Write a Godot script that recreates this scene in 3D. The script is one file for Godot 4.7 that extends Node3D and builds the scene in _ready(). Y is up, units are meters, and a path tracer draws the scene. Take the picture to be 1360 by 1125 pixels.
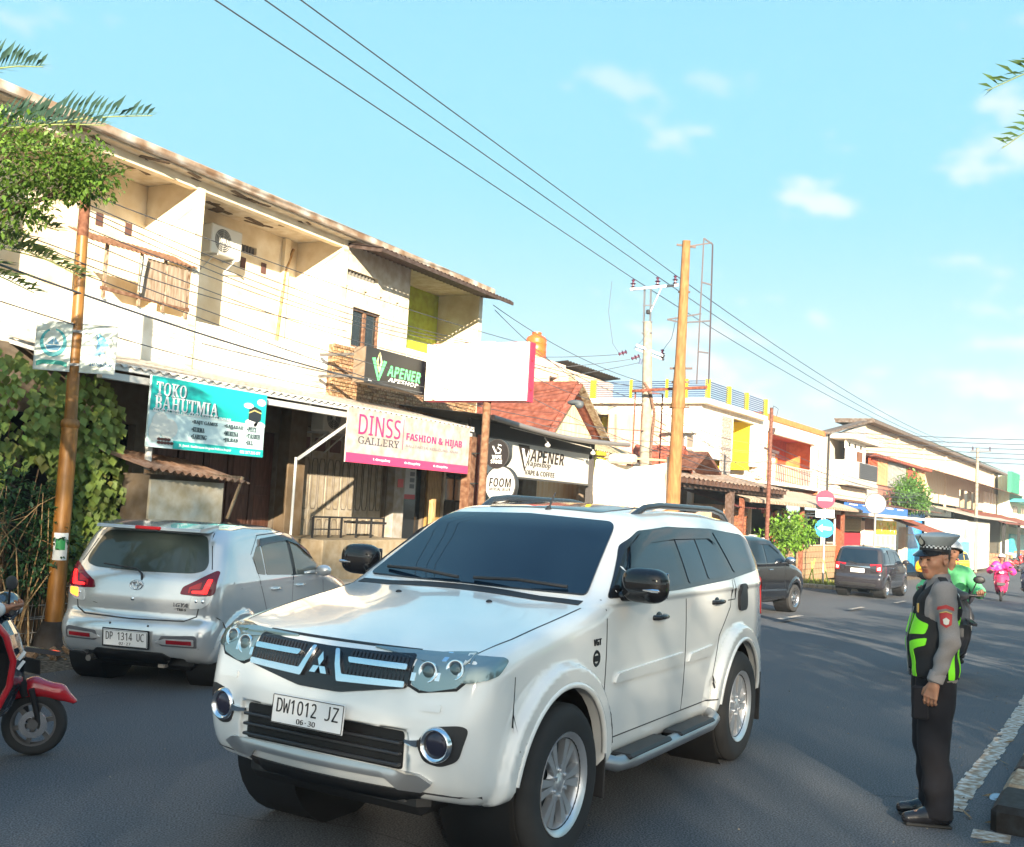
extends Node3D

# ------------------------------------------------------------------ mesh builder
class Mb:
	var v := PackedVector3Array()
	var n := PackedVector3Array()
	var c := PackedColorArray()
	var uv := PackedVector2Array()
	var col := Color(1, 1, 1)
	var xf := Transform3D()
	var use_uv := false
	func t3n(a: Vector3, b: Vector3, d: Vector3, na: Vector3, nb: Vector3, nd: Vector3) -> void:
		a = xf * a; b = xf * b; d = xf * d
		na = (xf.basis * na).normalized(); nb = (xf.basis * nb).normalized(); nd = (xf.basis * nd).normalized()
		if (d - a).cross(b - a).dot(na + nb + nd) < 0.0:
			v.append(a); v.append(d); v.append(b); n.append(na); n.append(nd); n.append(nb)
		else:
			v.append(a); v.append(b); v.append(d); n.append(na); n.append(nb); n.append(nd)
		c.append(col); c.append(col); c.append(col)
	func t3(a: Vector3, b: Vector3, d: Vector3, hint: Vector3) -> void:
		var g := (d - a).cross(b - a)
		if g.length_squared() < 1e-16: return
		g = g.normalized()
		if g.dot(hint) < 0.0: g = -g
		t3n(a, b, d, g, g, g)
	func quad(a: Vector3, b: Vector3, d: Vector3, e: Vector3, hint: Vector3) -> void:
		t3(a, b, d, hint); t3(a, d, e, hint)
	func quadn(a: Vector3, b: Vector3, d: Vector3, e: Vector3, na: Vector3, nb: Vector3, nd: Vector3, ne: Vector3) -> void:
		t3n(a, b, d, na, nb, nd); t3n(a, d, e, na, nd, ne)
	func box(o: Vector3, s: Vector3, bev := 0.0, r := Basis()) -> Mb:
		var h := s * 0.5
		bev = minf(bev, minf(h.x, minf(h.y, h.z)) * 0.9)
		for ax in 3:
			var u := (ax + 1) % 3
			var w := (ax + 2) % 3
			for sg in [-1.0, 1.0]:
				var nn := Vector3(); nn[ax] = sg
				var q := []
				for k in [[-1.0, -1.0], [1.0, -1.0], [1.0, 1.0], [-1.0, 1.0]]:
					var p := Vector3(); p[ax] = sg * h[ax]; p[u] = k[0] * (h[u] - bev); p[w] = k[1] * (h[w] - bev)
					q.append(o + r * p)
				quad(q[0], q[1], q[2], q[3], r * nn)
		if bev > 0.0:
			for ax in 3:
				var u := (ax + 1) % 3
				var w := (ax + 2) % 3
				for su in [-1.0, 1.0]:
					for sw in [-1.0, 1.0]:
						var pa := Vector3(); pa[u] = su * h[u]; pa[w] = sw * (h[w] - bev)
						var pb := Vector3(); pb[u] = su * (h[u] - bev); pb[w] = sw * h[w]
						var e := Vector3(); e[ax] = h[ax] - bev
						var nn := Vector3(); nn[u] = su; nn[w] = sw
						quad(o + r * (pa - e), o + r * (pa + e), o + r * (pb + e), o + r * (pb - e), r * nn)
			for sx in [-1.0, 1.0]:
				for sy in [-1.0, 1.0]:
					for sz in [-1.0, 1.0]:
						var i := h - Vector3(bev, bev, bev)
						var sv := Vector3(sx, sy, sz)
						t3(o + r * (sv * Vector3(h.x, i.y, i.z)), o + r * (sv * Vector3(i.x, h.y, i.z)), o + r * (sv * Vector3(i.x, i.y, h.z)), r * sv)
		return self
	# a box between two corners
	func bb(a: Vector3, b: Vector3, bev := 0.0) -> Mb:
		return box((a + b) * 0.5, (b - a).abs(), bev)
	static func frame(d: Vector3) -> Basis:
		var y := d.normalized()
		var x := y.cross(Vector3(0, 0, 1) if absf(y.z) < 0.9 else Vector3(1, 0, 0)).normalized()
		return Basis(x, y, x.cross(y))
	func bar(a: Vector3, b: Vector3, w: float, t: float, up := Vector3.UP) -> Mb:
		var d := b - a
		var y := d.normalized()
		var x := y.cross(up)
		if x.length() < 0.01: x = y.cross(Vector3(1, 0, 0))
		x = x.normalized()
		return box((a + b) * 0.5, Vector3(w, d.length(), t), 0.0, Basis(x, y, x.cross(y)))
	func tube(pts: Array, r0: float, r1 := -1.0, seg := 8, caps := true) -> Mb:
		if r1 < 0.0: r1 = r0
		var rings := []
		var nrm := []
		var f := Mb.frame(pts[1] - pts[0])
		var m := pts.size()
		for i in m:
			var d: Vector3 = (pts[mini(i + 1, m - 1)] - pts[maxi(i - 1, 0)]).normalized()
			var x: Vector3 = (f.x - d * f.x.dot(d)).normalized()
			f = Basis(x, d, x.cross(d))
			var r: float = lerpf(r0, r1, float(i) / (m - 1))
			var ring := []
			var rn := []
			for k in seg:
				var a := TAU * k / seg
				var q := f.x * cos(a) + f.z * sin(a)
				ring.append(pts[i] + q * r); rn.append(q)
			rings.append(ring); nrm.append(rn)
		for i in m - 1:
			for k in seg:
				var l := (k + 1) % seg
				quadn(rings[i][k], rings[i][l], rings[i + 1][l], rings[i + 1][k], nrm[i][k], nrm[i][l], nrm[i + 1][l], nrm[i + 1][k])
		if caps:
			for k in seg:
				var l := (k + 1) % seg
				t3(pts[0], rings[0][k], rings[0][l], pts[0] - pts[1])
				t3(pts[m - 1], rings[m - 1][k], rings[m - 1][l], pts[m - 1] - pts[m - 2])
		return self
	# prof: Vector2(radius, height) turned about basis y at o
	func lathe(prof: Array, o := Vector3(), r := Basis(), seg := 24, a0 := 0.0, a1 := TAU) -> Mb:
		var m := prof.size()
		var sn := []
		for i in m - 1:
			var d: Vector2 = prof[i + 1] - prof[i]
			sn.append(Vector2(d.y, -d.x).normalized())
		for i in m - 1:
			var n0: Vector2 = sn[i]
			var n1: Vector2 = sn[i]
			if i > 0 and sn[i - 1].dot(sn[i]) > 0.6: n0 = (sn[i - 1] + sn[i]).normalized()
			if i < m - 2 and sn[i + 1].dot(sn[i]) > 0.6: n1 = (sn[i + 1] + sn[i]).normalized()
			for k in seg:
				var p := a0 + (a1 - a0) * k / seg
				var q := a0 + (a1 - a0) * (k + 1) / seg
				var dp := Vector3(cos(p), 0, sin(p))
				var dq := Vector3(cos(q), 0, sin(q))
				var y := Vector3(0, 1, 0)
				quadn(o + r * (dp * prof[i].x + y * prof[i].y), o + r * (dq * prof[i].x + y * prof[i].y), o + r * (dq * prof[i + 1].x + y * prof[i + 1].y), o + r * (dp * prof[i + 1].x + y * prof[i + 1].y),
					r * (dp * n0.x + y * n0.y), r * (dq * n0.x + y * n0.y), r * (dq * n1.x + y * n1.y), r * (dp * n1.x + y * n1.y))
		return self
	func cyl(a: Vector3, b: Vector3, r0: float, r1 := -1.0, seg := 12) -> Mb:
		if r1 < 0.0: r1 = r0
		var l := (b - a).length()
		return lathe([Vector2(0, 0), Vector2(r0, 0), Vector2(r1, l), Vector2(0, l)], a, Mb.frame(b - a), seg)
	# polygon in the XY plane of t, pushed out along +Z by depth
	func prism(poly: PackedVector2Array, depth: float, t := Transform3D()) -> Mb:
		var tri := Geometry2D.triangulate_polygon(poly)
		var zf := t.basis.z
		for i in range(0, tri.size(), 3):
			for z in [0.0, depth]:
				t3(t * Vector3(poly[tri[i]].x, poly[tri[i]].y, z), t * Vector3(poly[tri[i + 1]].x, poly[tri[i + 1]].y, z), t * Vector3(poly[tri[i + 2]].x, poly[tri[i + 2]].y, z), zf * (1.0 if (z > 0.0) == (depth > 0.0) else -1.0) * signf(depth))
		var ccw := not Geometry2D.is_polygon_clockwise(poly)
		for i in poly.size():
			var p := poly[i]
			var q := poly[(i + 1) % poly.size()]
			var o := Vector2(q.y - p.y, p.x - q.x) * (1.0 if ccw else -1.0)
			quad(t * Vector3(p.x, p.y, 0), t * Vector3(q.x, q.y, 0), t * Vector3(q.x, q.y, depth), t * Vector3(p.x, p.y, depth), t.basis * Vector3(o.x, o.y, 0))
		return self
	func ball(o: Vector3, r: Vector3, b := Basis(), seg := 16, rows := 10, from := -PI / 2, to := PI / 2) -> Mb:
		for i in rows:
			var p := from + (to - from) * i / rows
			var q := from + (to - from) * (i + 1) / rows
			for k in seg:
				var e := TAU * k / seg
				var f := TAU * (k + 1) / seg
				var w := [Vector3(cos(p) * cos(e), sin(p), cos(p) * sin(e)), Vector3(cos(p) * cos(f), sin(p), cos(p) * sin(f)), Vector3(cos(q) * cos(f), sin(q), cos(q) * sin(f)), Vector3(cos(q) * cos(e), sin(q), cos(q) * sin(e))]
				var x := []
				var y := []
				for d in w:
					x.append(o + b * (d * r)); y.append(b * (d / r))
				if i > 0 or from > -1.5: t3n(x[0], x[1], x[2], y[0], y[1], y[2])
				else: t3n(x[0], x[1], x[2], y[2], y[1], y[2])
				if i < rows - 1 or to < 1.5: t3n(x[0], x[2], x[3], y[0], y[2], y[3])
		return self
	# a bent sheet of corrugated iron: runs along +X (width), ribs along +Z, at y = 0
	func corrugated(w: float, l: float, pitch: float, amp: float, t := Transform3D(), sag := 0.0) -> Mb:
		var k := int(ceil(w / pitch)) * 6
		for i in k:
			var x0 := w * i / k
			var x1 := w * (i + 1) / k
			var f := TAU / pitch
			var y0 := sin(x0 * f) * amp - sag * sin(PI * x0 / w)
			var y1 := sin(x1 * f) * amp - sag * sin(PI * x1 / w)
			var n0 := Vector3(-cos(x0 * f) * amp * f, 1, 0).normalized()
			var n1 := Vector3(-cos(x1 * f) * amp * f, 1, 0).normalized()
			var d := Vector3(0, -0.004, 0)
			var a := Vector3(x0, y0, 0)
			var b := Vector3(x1, y1, 0)
			var e := Vector3(0, 0, l)
			quadn(t * a, t * b, t * (b + e), t * (a + e), t.basis * n0, t.basis * n1, t.basis * n1, t.basis * n0)
			quadn(t * (a + d), t * (b + d), t * (b + e + d), t * (a + e + d), t.basis * -n0, t.basis * -n1, t.basis * -n1, t.basis * -n0)
			quad(t * a, t * b, t * (b + d), t * (a + d), t.basis * Vector3(0, 0, -1))
			quad(t * (a + e), t * (b + e), t * (b + e + d), t * (a + e + d), t.basis * Vector3(0, 0, 1))
		return self
	func mesh() -> ArrayMesh:
		var a := []
		a.resize(Mesh.ARRAY_MAX)
		a[Mesh.ARRAY_VERTEX] = v
		a[Mesh.ARRAY_NORMAL] = n
		a[Mesh.ARRAY_COLOR] = c
		if use_uv: a[Mesh.ARRAY_TEX_UV] = uv
		var m := ArrayMesh.new()
		m.add_surface_from_arrays(Mesh.PRIMITIVE_TRIANGLES, a)
		return m

# ------------------------------------------------------------------ nodes
func named(node: Node3D, called: String, parent: Node) -> Node3D:
	var nm := called
	var k := 0
	while parent.has_node(nm):
		k += 1
		nm = "%s_%03d" % [called, k]
	node.name = nm
	parent.add_child(node, true)
	return node
func tag(o: Node3D, label := "", category := "", group := "", kind := "") -> Node3D:
	if label: o.set_meta("label", label)
	if category: o.set_meta("category", category)
	if group: o.set_meta("group", group)
	if kind: o.set_meta("kind", kind)
	return o
func thing(called: String, label: String, category: String, at := Vector3(), turn := 0.0, group := "") -> Node3D:
	var o := named(Node3D.new(), called, self)
	o.position = at
	o.rotation.y = turn
	return tag(o, label, category, group)
func part(called: String, m, mat: Material, parent: Node3D, t := Transform3D()) -> MeshInstance3D:
	var o := MeshInstance3D.new()
	o.mesh = m.mesh() if m is Mb else m
	o.material_override = mat
	o.transform = t
	named(o, called, parent)
	return o
func solo(called: String, m, mat: Material, label: String, category: String, group := "") -> MeshInstance3D:
	var o := part(called, m, mat, self)
	tag(o, label, category, group)
	return o
func struct(called: String, m, mat: Material, parent: Node3D = self) -> MeshInstance3D:
	var o := part(called, m, mat, parent)
	if parent == self: o.set_meta("kind", "structure")
	return o
func copy_of(o: Node3D, label: String, at: Vector3, turn: float, group := "") -> Node3D:
	var k := o.duplicate() as Node3D
	var nm := String(o.name).rstrip("0123456789").trim_suffix("_")
	named(k, nm, self)
	k.position = at
	k.rotation.y = turn
	k.set_meta("label", label)
	if group: k.set_meta("group", group)
	return k

# ------------------------------------------------------------------ materials
var mats := {}
var tex := {}
func noise_tex(key: String, freq: float, lo: float, hi: float, oct := 4, type := FastNoiseLite.TYPE_SIMPLEX_SMOOTH, side := 512, sd := 1, tint := Color(1, 1, 1)) -> NoiseTexture2D:
	if tex.has(key): return tex[key]
	var f := FastNoiseLite.new()
	f.noise_type = type
	f.frequency = freq
	f.fractal_octaves = oct
	f.seed = sd
	var t := NoiseTexture2D.new()
	t.width = side
	t.height = side
	t.seamless = true
	t.noise = f
	var g := Gradient.new()
	g.offsets = PackedFloat32Array([0.15, 0.85])
	g.colors = PackedColorArray([Color(lo * tint.r, lo * tint.g, lo * tint.b), Color(hi, hi, hi)])
	t.color_ramp = g
	tex[key] = t
	return t
func lin(r: float, g: float, b: float) -> Color:
	return Color(r, g, b).linear_to_srgb()
# a plain material from a linear base colour
func mt(r: float, g: float, b: float, rough := 0.7, metal := 0.0) -> StandardMaterial3D:
	var key := "%s %s %s %s %s" % [r, g, b, rough, metal]
	if mats.has(key): return mats[key]
	var m := StandardMaterial3D.new()
	m.albedo_color = lin(r, g, b)
	m.roughness = rough
	m.metallic = metal
	m.vertex_color_use_as_albedo = true
	mats[key] = m
	return m
# plaster, concrete, painted and rusted surfaces: base colour times worn texture, with fine relief
func worn(r: float, g: float, b: float, key := "grime", scale := 0.35, rough := 0.85, bump := 0.25, metal := 0.0) -> StandardMaterial3D:
	var id := "w %s %s %s %s %s %s" % [r, g, b, key, scale, rough]
	if mats.has(id): return mats[id]
	var m := StandardMaterial3D.new()
	m.albedo_color = lin(r, g, b)
	m.albedo_texture = tex["grain" if key == "streak" and scale >= 0.75 else key]
	m.roughness = rough
	m.metallic = metal
	m.vertex_color_use_as_albedo = true
	m.uv1_triplanar = true
	m.uv1_world_triplanar = true
	m.uv1_scale = Vector3(scale, scale, scale)
	if key == "streak": m.uv1_scale = Vector3(scale * 2.5, scale * 0.4, scale * 2.5)
	if bump > 0.0:
		m.heightmap_enabled = true
		m.heightmap_texture = tex["fine"]
		m.heightmap_scale = bump * 0.12
	mats[id] = m
	return m
func paint(r: float, g: float, b: float, metal := 0.0) -> StandardMaterial3D:
	var id := "p %s %s %s" % [r, g, b]
	if mats.has(id): return mats[id]
	var m := mt(r, g, b, 0.32, metal).duplicate() as StandardMaterial3D
	m.clearcoat_enabled = true
	m.clearcoat = 1.0
	m.clearcoat_roughness = 0.03
	m.roughness_texture = tex["fine"]
	m.uv1_triplanar = true
	mats[id] = m
	return m
func leafmat(r: float, g: float, b: float) -> StandardMaterial3D:
	var id := "l %s %s %s" % [r, g, b]
	if mats.has(id): return mats[id]
	var m := mt(r, g, b, 0.55).duplicate() as StandardMaterial3D
	m.backlight_enabled = true
	m.backlight = Color(0.5, 0.6, 0.2)
	m.cull_mode = BaseMaterial3D.CULL_DISABLED
	mats[id] = m
	return m
func glow(r: float, g: float, b: float, e: float) -> StandardMaterial3D:
	var m := mt(r, g, b, 0.25).duplicate() as StandardMaterial3D
	m.emission_enabled = true
	m.emission = lin(r, g, b)
	m.emission_energy_multiplier = e
	return m
func make_textures() -> void:
	noise_tex("grime", 0.006, 0.88, 1.0, 5, FastNoiseLite.TYPE_SIMPLEX_SMOOTH, 1024, 3, Color(1, 0.95, 0.86))
	noise_tex("streak", 0.005, 0.965, 1.0, 5, FastNoiseLite.TYPE_SIMPLEX_SMOOTH, 1024, 8, Color(1, 0.93, 0.84))
	noise_tex("grain", 0.012, 0.74, 1.0, 5, FastNoiseLite.TYPE_SIMPLEX_SMOOTH, 512, 18, Color(1, 0.93, 0.84))
	noise_tex("fine", 0.06, 0.25, 0.75, 5, FastNoiseLite.TYPE_SIMPLEX_SMOOTH, 512, 5)
	noise_tex("rust", 0.007, 0.66, 1.0, 6, FastNoiseLite.TYPE_SIMPLEX_SMOOTH, 1024, 11, Color(1, 0.8, 0.62))
	noise_tex("asphalt", 0.16, 0.45, 1.0, 3, FastNoiseLite.TYPE_SIMPLEX, 1024, 21)
	noise_tex("patches", 0.006, 0.70, 1.0, 2, FastNoiseLite.TYPE_SIMPLEX_SMOOTH, 1024, 31)
	noise_tex("cloth", 0.05, 0.86, 1.0, 5, FastNoiseLite.TYPE_SIMPLEX_SMOOTH, 512, 51)
	noise_tex("soil", 0.05, 0.35, 1.0, 6, FastNoiseLite.TYPE_SIMPLEX, 512, 41, Color(1, 0.9, 0.8))

# ------------------------------------------------------------------ lettering
var fonts := {}
func font(kind: String) -> SystemFont:
	if fonts.has(kind): return fonts[kind]
	var f := SystemFont.new()
	f.font_names = PackedStringArray([kind.replace("!", "")])
	f.font_weight = 700 if kind.ends_with("!") else 400
	fonts[kind] = f
	return f
# words of the given height and width, their middle at t, facing +Z of t
func words(text: String, kind: String, w: float, h: float, mat: Material, parent: Node3D, t: Transform3D, called := "lettering", slant := 0.0) -> MeshInstance3D:
	var m := TextMesh.new()
	m.text = text
	m.font = font(kind)
	m.font_size = 32
	m.pixel_size = 0.01
	m.depth = 0.02
	m.curve_step = 3.0
	var b := m.get_aabb().size
	var o := part(called, m, mat, parent)
	var s := Basis(Vector3(w / b.x, 0, 0), Vector3(slant * w / b.x, h / b.y, 0), Vector3(0, 0, 0.2))
	o.transform = t * Transform3D(s, -(s * m.get_aabb().get_center()))
	return o
# frames for signs: facing the street (+X), reading towards -Z
func facing_x(p: Vector3) -> Transform3D:
	return Transform3D(Basis(Vector3(0, 0, -1), Vector3(0, 1, 0), Vector3(1, 0, 0)), p)

# ------------------------------------------------------------------ signed distance solids
func smax(a: float, b: float, k: float) -> float:
	var h := maxf(k - absf(a - b), 0.0) / k
	return maxf(a, b) + h * h * k * 0.25
func smin(a: float, b: float, k: float) -> float:
	var h := maxf(k - absf(a - b), 0.0) / k
	return minf(a, b) - h * h * k * 0.25
func sd_box(p: Vector3, o: Vector3, h: Vector3) -> float:
	var q := (p - o).abs() - h
	return q.max(Vector3.ZERO).length() + minf(maxf(q.x, maxf(q.y, q.z)), 0.0)
func grad(f: Callable, p: Vector3, e := 0.004) -> Vector3:
	var g := Vector3(f.call(p + Vector3(e, 0, 0)) - f.call(p - Vector3(e, 0, 0)), f.call(p + Vector3(0, e, 0)) - f.call(p - Vector3(0, e, 0)), f.call(p + Vector3(0, 0, e)) - f.call(p - Vector3(0, 0, e)))
	return g.normalized() if g.length_squared() > 1e-12 else Vector3.UP
func nets(f: Callable, lo: Vector3, hi: Vector3, h: float, mirror := false, tint = null, ge := 0.0) -> Mb:
	if mirror: lo.x = -h * 0.5
	if ge == 0.0: ge = h * 0.3
	var nb := Vector3i(((hi - lo) / (h * 4.0)).ceil())
	var nx := nb.x * 4 + 1
	var ny := nb.y * 4 + 1
	var nz := nb.z * 4 + 1
	var val := PackedFloat32Array()
	val.resize(nx * ny * nz)
	var got := PackedByteArray()
	got.resize(nx * ny * nz)
	var live: Array[Vector3i] = []
	for bk in nb.z:
		for bj in nb.y:
			for bi in nb.x:
				var d: float = f.call(lo + Vector3(bi * 4 + 2, bj * 4 + 2, bk * 4 + 2) * h)
				if absf(d) < h * 4.6:
					live.append(Vector3i(bi, bj, bk))
					for k in range(bk * 4, bk * 4 + 5):
						for j in range(bj * 4, bj * 4 + 5):
							var row := (k * ny + j) * nx
							for i in range(bi * 4, bi * 4 + 5):
								if got[row + i] != 2:
									got[row + i] = 2
									val[row + i] = f.call(lo + Vector3(i, j, k) * h)
				else:
					for k in range(bk * 4, bk * 4 + 5):
						for j in range(bj * 4, bj * 4 + 5):
							var row := (k * ny + j) * nx
							for i in range(bi * 4, bi * 4 + 5):
								if got[row + i] == 0:
									got[row + i] = 1
									val[row + i] = d
	var ids := {}
	var pos := PackedVector3Array()
	var nrm := PackedVector3Array()
	var cells: Array[Vector3i] = []
	for b in live:
		for k in range(b.z * 4, b.z * 4 + 4):
			for j in range(b.y * 4, b.y * 4 + 4):
				for i in range(b.x * 4, b.x * 4 + 4):
					var o := (k * ny + j) * nx + i
					var e := [val[o], val[o + 1], val[o + nx], val[o + nx + 1], val[o + nx * ny], val[o + nx * ny + 1], val[o + nx * ny + nx], val[o + nx * ny + nx + 1]]
					var neg := 0
					for q in e:
						if q < 0.0: neg += 1
					if neg == 0 or neg == 8: continue
					var s := Vector3()
					var m := 0
					for pr in EDGES:
						var a: float = e[pr[0]]
						var c: float = e[pr[1]]
						if (a < 0.0) != (c < 0.0):
							var t := a / (a - c)
							var pa := Vector3(pr[0] & 1, (pr[0] >> 1) & 1, pr[0] >> 2)
							var pb := Vector3(pr[1] & 1, (pr[1] >> 1) & 1, pr[1] >> 2)
							s += pa.lerp(pb, t)
							m += 1
					var p := lo + (Vector3(i, j, k) + s / m) * h
					var g := grad(f, p, ge)
					p -= g * clampf(f.call(p), -h * 0.5, h * 0.5)
					if mirror and i == 0:
						p.x = 0.0
						g.x = 0.0
						g = g.normalized()
					ids[o] = pos.size()
					pos.append(p)
					nrm.append(g)
					cells.append(Vector3i(i, j, k))
	var out := Mb.new()
	for w in cells.size():
		var q := cells[w]
		var o := (q.z * ny + q.y) * nx + q.x
		for ax in 3:
			var st: int = [1, nx, nx * ny][ax]
			if (val[o] < 0.0) == (val[o + st] < 0.0): continue
			var s1: int = [nx, nx * ny, 1][ax]
			var s2: int = [nx * ny, 1, nx][ax]
			var a = ids.get(o - s1); var b = ids.get(o - s1 - s2); var c = ids.get(o - s2)
			if a == null or b == null or c == null: continue
			if tint != null: out.col = tint.call((pos[w] + pos[b]) * 0.5)
			out.quadn(pos[w], pos[a], pos[b], pos[c], nrm[w], nrm[a], nrm[b], nrm[c])
			if mirror:
				var r := Vector3(-1, 1, 1)
				out.quadn(pos[w] * r, pos[a] * r, pos[b] * r, pos[c] * r, nrm[w] * r, nrm[a] * r, nrm[b] * r, nrm[c] * r)
	return out
const EDGES := [[0, 1], [2, 3], [4, 5], [6, 7], [0, 2], [1, 3], [4, 6], [5, 7], [0, 4], [1, 5], [2, 6], [3, 7]]
# lay a flat outline on a solid: axis "x" reads (z, y) from the +X side, "z" / "-z" read (x, y), "y" reads (x, z) from above
func lay_point(f: Callable, q: Vector2, axis: String) -> Array:
	var p: Vector3
	var d: Vector3
	match axis:
		"x": p = Vector3(1.6, q.y, q.x); d = Vector3(-1, 0, 0)
		"z": p = Vector3(q.x, q.y, 1.6); d = Vector3(0, 0, -1)
		"-z": p = Vector3(q.x, q.y, -6.0); d = Vector3(0, 0, 1)
		_: p = Vector3(q.x, 2.4, q.y); d = Vector3(0, -1, 0)
	var best := p
	var least := 1e9
	for i in 48:
		var s: float = f.call(p)
		if s < least:
			least = s
			best = p
		if s < 0.0006: break
		p += d * maxf(s * 0.9, 0.0015)
		if least < 0.03 and s > least + 0.05: break
	return [best, grad(f, best, 0.01)]
func lay(f: Callable, poly: PackedVector2Array, axis: String, h: float, off: float, deep := 0.012, mirror := false, out: Mb = null) -> Mb:
	if out == null: out = Mb.new()
	var seen := {}
	var at := func(q: Vector2) -> Array:
		var key := Vector2i((q * 5000.0).round())
		if not seen.has(key): seen[key] = lay_point(f, q, axis)
		return seen[key]
	var box := Rect2(poly[0], Vector2())
	for q in poly: box = box.expand(q)
	var emit := func(a: Vector3, b: Vector3, c: Vector3, na: Vector3, nb: Vector3, nc: Vector3) -> void:
		out.t3n(a, b, c, na, nb, nc)
		if mirror:
			var r := Vector3(-1, 1, 1)
			out.t3n(a * r, b * r, c * r, na * r, nb * r, nc * r)
	for i in int(ceil(box.size.x / h)):
		for j in int(ceil(box.size.y / h)):
			var o := box.position + Vector2(i, j) * h
			for piece in Geometry2D.intersect_polygons(poly, PackedVector2Array([o, o + Vector2(h, 0), o + Vector2(h, h), o + Vector2(0, h)])):
				var tri := Geometry2D.triangulate_polygon(piece)
				for k in range(0, tri.size(), 3):
					var a = at.call(piece[tri[k]]); var b = at.call(piece[tri[k + 1]]); var c = at.call(piece[tri[k + 2]])
					emit.call(a[0] + a[1] * off, b[0] + b[1] * off, c[0] + c[1] * off, a[1], b[1], c[1])
	var ring := []
	for i in poly.size():
		var p := poly[i]
		var q := poly[(i + 1) % poly.size()]
		var k := maxi(1, int(ceil(p.distance_to(q) / h)))
		for s in k: ring.append(p.lerp(q, float(s) / k))
	for i in ring.size():
		var a = at.call(ring[i]); var b = at.call(ring[(i + 1) % ring.size()])
		var a0: Vector3 = a[0] + a[1] * off
		var b0: Vector3 = b[0] + b[1] * off
		var a1: Vector3 = a[0] + a[1] * (off - deep)
		var b1: Vector3 = b[0] + b[1] * (off - deep)
		var nn: Vector3 = (b0 - a0).cross(a[1]).normalized()
		emit.call(a0, b0, b1, nn, nn, nn)
		emit.call(a0, b1, a1, nn, nn, nn)
	return out
func lay_line(f: Callable, pts: Array, axis: String, w: float, off: float, mirror := false, out: Mb = null, h := 0.1) -> Mb:
	if out == null: out = Mb.new()
	for poly in Geometry2D.offset_polyline(PackedVector2Array(pts), w * 0.5, Geometry2D.JOIN_MITER, Geometry2D.END_BUTT):
		if not Geometry2D.is_polygon_clockwise(poly): lay(f, poly, axis, h, off, off + 0.004, mirror, out)
	return out
func pv(a: Array) -> PackedVector2Array:
	var r := PackedVector2Array()
	for i in range(0, a.size(), 2): r.append(Vector2(a[i], a[i + 1]))
	return r
# round the corners of an outline
func soft(poly: PackedVector2Array, r: float, k := 4) -> PackedVector2Array:
	var o := PackedVector2Array()
	var m := poly.size()
	for i in m:
		var p := poly[i]
		var a := poly[(i + m - 1) % m]
		var b := poly[(i + 1) % m]
		var ra := minf(r, p.distance_to(a) * 0.45)
		var rb := minf(r, p.distance_to(b) * 0.45)
		var s := p + (a - p).normalized() * ra
		var e := p + (b - p).normalized() * rb
		for j in k + 1:
			var t := float(j) / k
			o.append(s.lerp(p, t).lerp(p.lerp(e, t), t))
	return o
func disc(x: float, y: float, r: float, k := 20, ry := -1.0) -> PackedVector2Array:
	var o := PackedVector2Array()
	for i in k: o.append(Vector2(x + cos(TAU * i / k) * r, y + sin(TAU * i / k) * (r if ry < 0.0 else ry)))
	return o
func rectp(x0: float, y0: float, x1: float, y1: float) -> PackedVector2Array:
	return pv([x0, y0, x1, y0, x1, y1, x0, y1])

# ------------------------------------------------------------------ the lie of the land: level near the junction, falling away along the street, cambered to the left
func ground(z: float, x := 0.0) -> float:
	var s := -z - 14.0
	var y := 0.0 if s <= 0.0 else -1.05 * (1.0 - exp(-pow(s / 28.0, 1.3)))
	return y - 0.03 * clampf(-x - 2.5, 0.0, 7.0) * clampf((z + 40.0) / 20.0, 0.0, 1.0)

const NTH := ["topmost", "second from the top", "third from the top", "fourth from the top", "fifth from the top", "sixth from the top", "seventh from the top", "eighth from the top", "ninth from the top", "tenth from the top", "eleventh from the top", "lowest"]

# ------------------------------------------------------------------ the scene
const SUN := Vector3(1.0, 0.49, 1.5)
func _ready() -> void:
	var cam := Camera3D.new()
	cam.name = "camera"
	cam.fov = 43.79
	cam.near = 0.05
	cam.far = 4000.0
	add_child(cam)
	# standing at the kerb, looking a little up and left across the road, the phone held slightly tilted
	cam.transform = Transform3D(Basis(Vector3.UP, 0.4936) * Basis(Vector3.RIGHT, 0.0762) * Basis(Vector3.BACK, 0.057), Vector3(0, 1.74, 0))
	var env := Environment.new()
	env.background_mode = Environment.BG_SKY
	var sky := Sky.new()
	var pano := PanoramaSkyMaterial.new()
	pano.panorama = ImageTexture.create_from_image(sky_image())
	sky.sky_material = pano
	env.sky = sky
	env.tonemap_mode = Environment.TONE_MAPPER_LINEAR
	env.tonemap_exposure = 4.4
	env.sdfgi_enabled = true
	env.ssao_enabled = true
	env.ssil_enabled = true
	env.fog_enabled = true
	env.fog_density = 0.0008
	env.fog_light_color = Color(0.86, 0.95, 1.0)
	var we := WorldEnvironment.new()
	we.name = "world_environment"
	we.environment = env
	add_child(we)
	var sun := DirectionalLight3D.new()
	sun.name = "sun"
	sun.light_energy = 1.6
	sun.light_color = Color(1.0, 0.94, 0.84)
	sun.light_angular_distance = 0.5
	sun.shadow_enabled = true
	add_child(sun)
	sun.look_at_from_position(SUN, Vector3.ZERO)
	make_textures()
	build_ground()
	build_shophouse()
	build_middle()
	build_far_row()
	build_plants()
	build_poles()
	build_cars()
	build_riders()
	build_policeman()
	build_litter()

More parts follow.
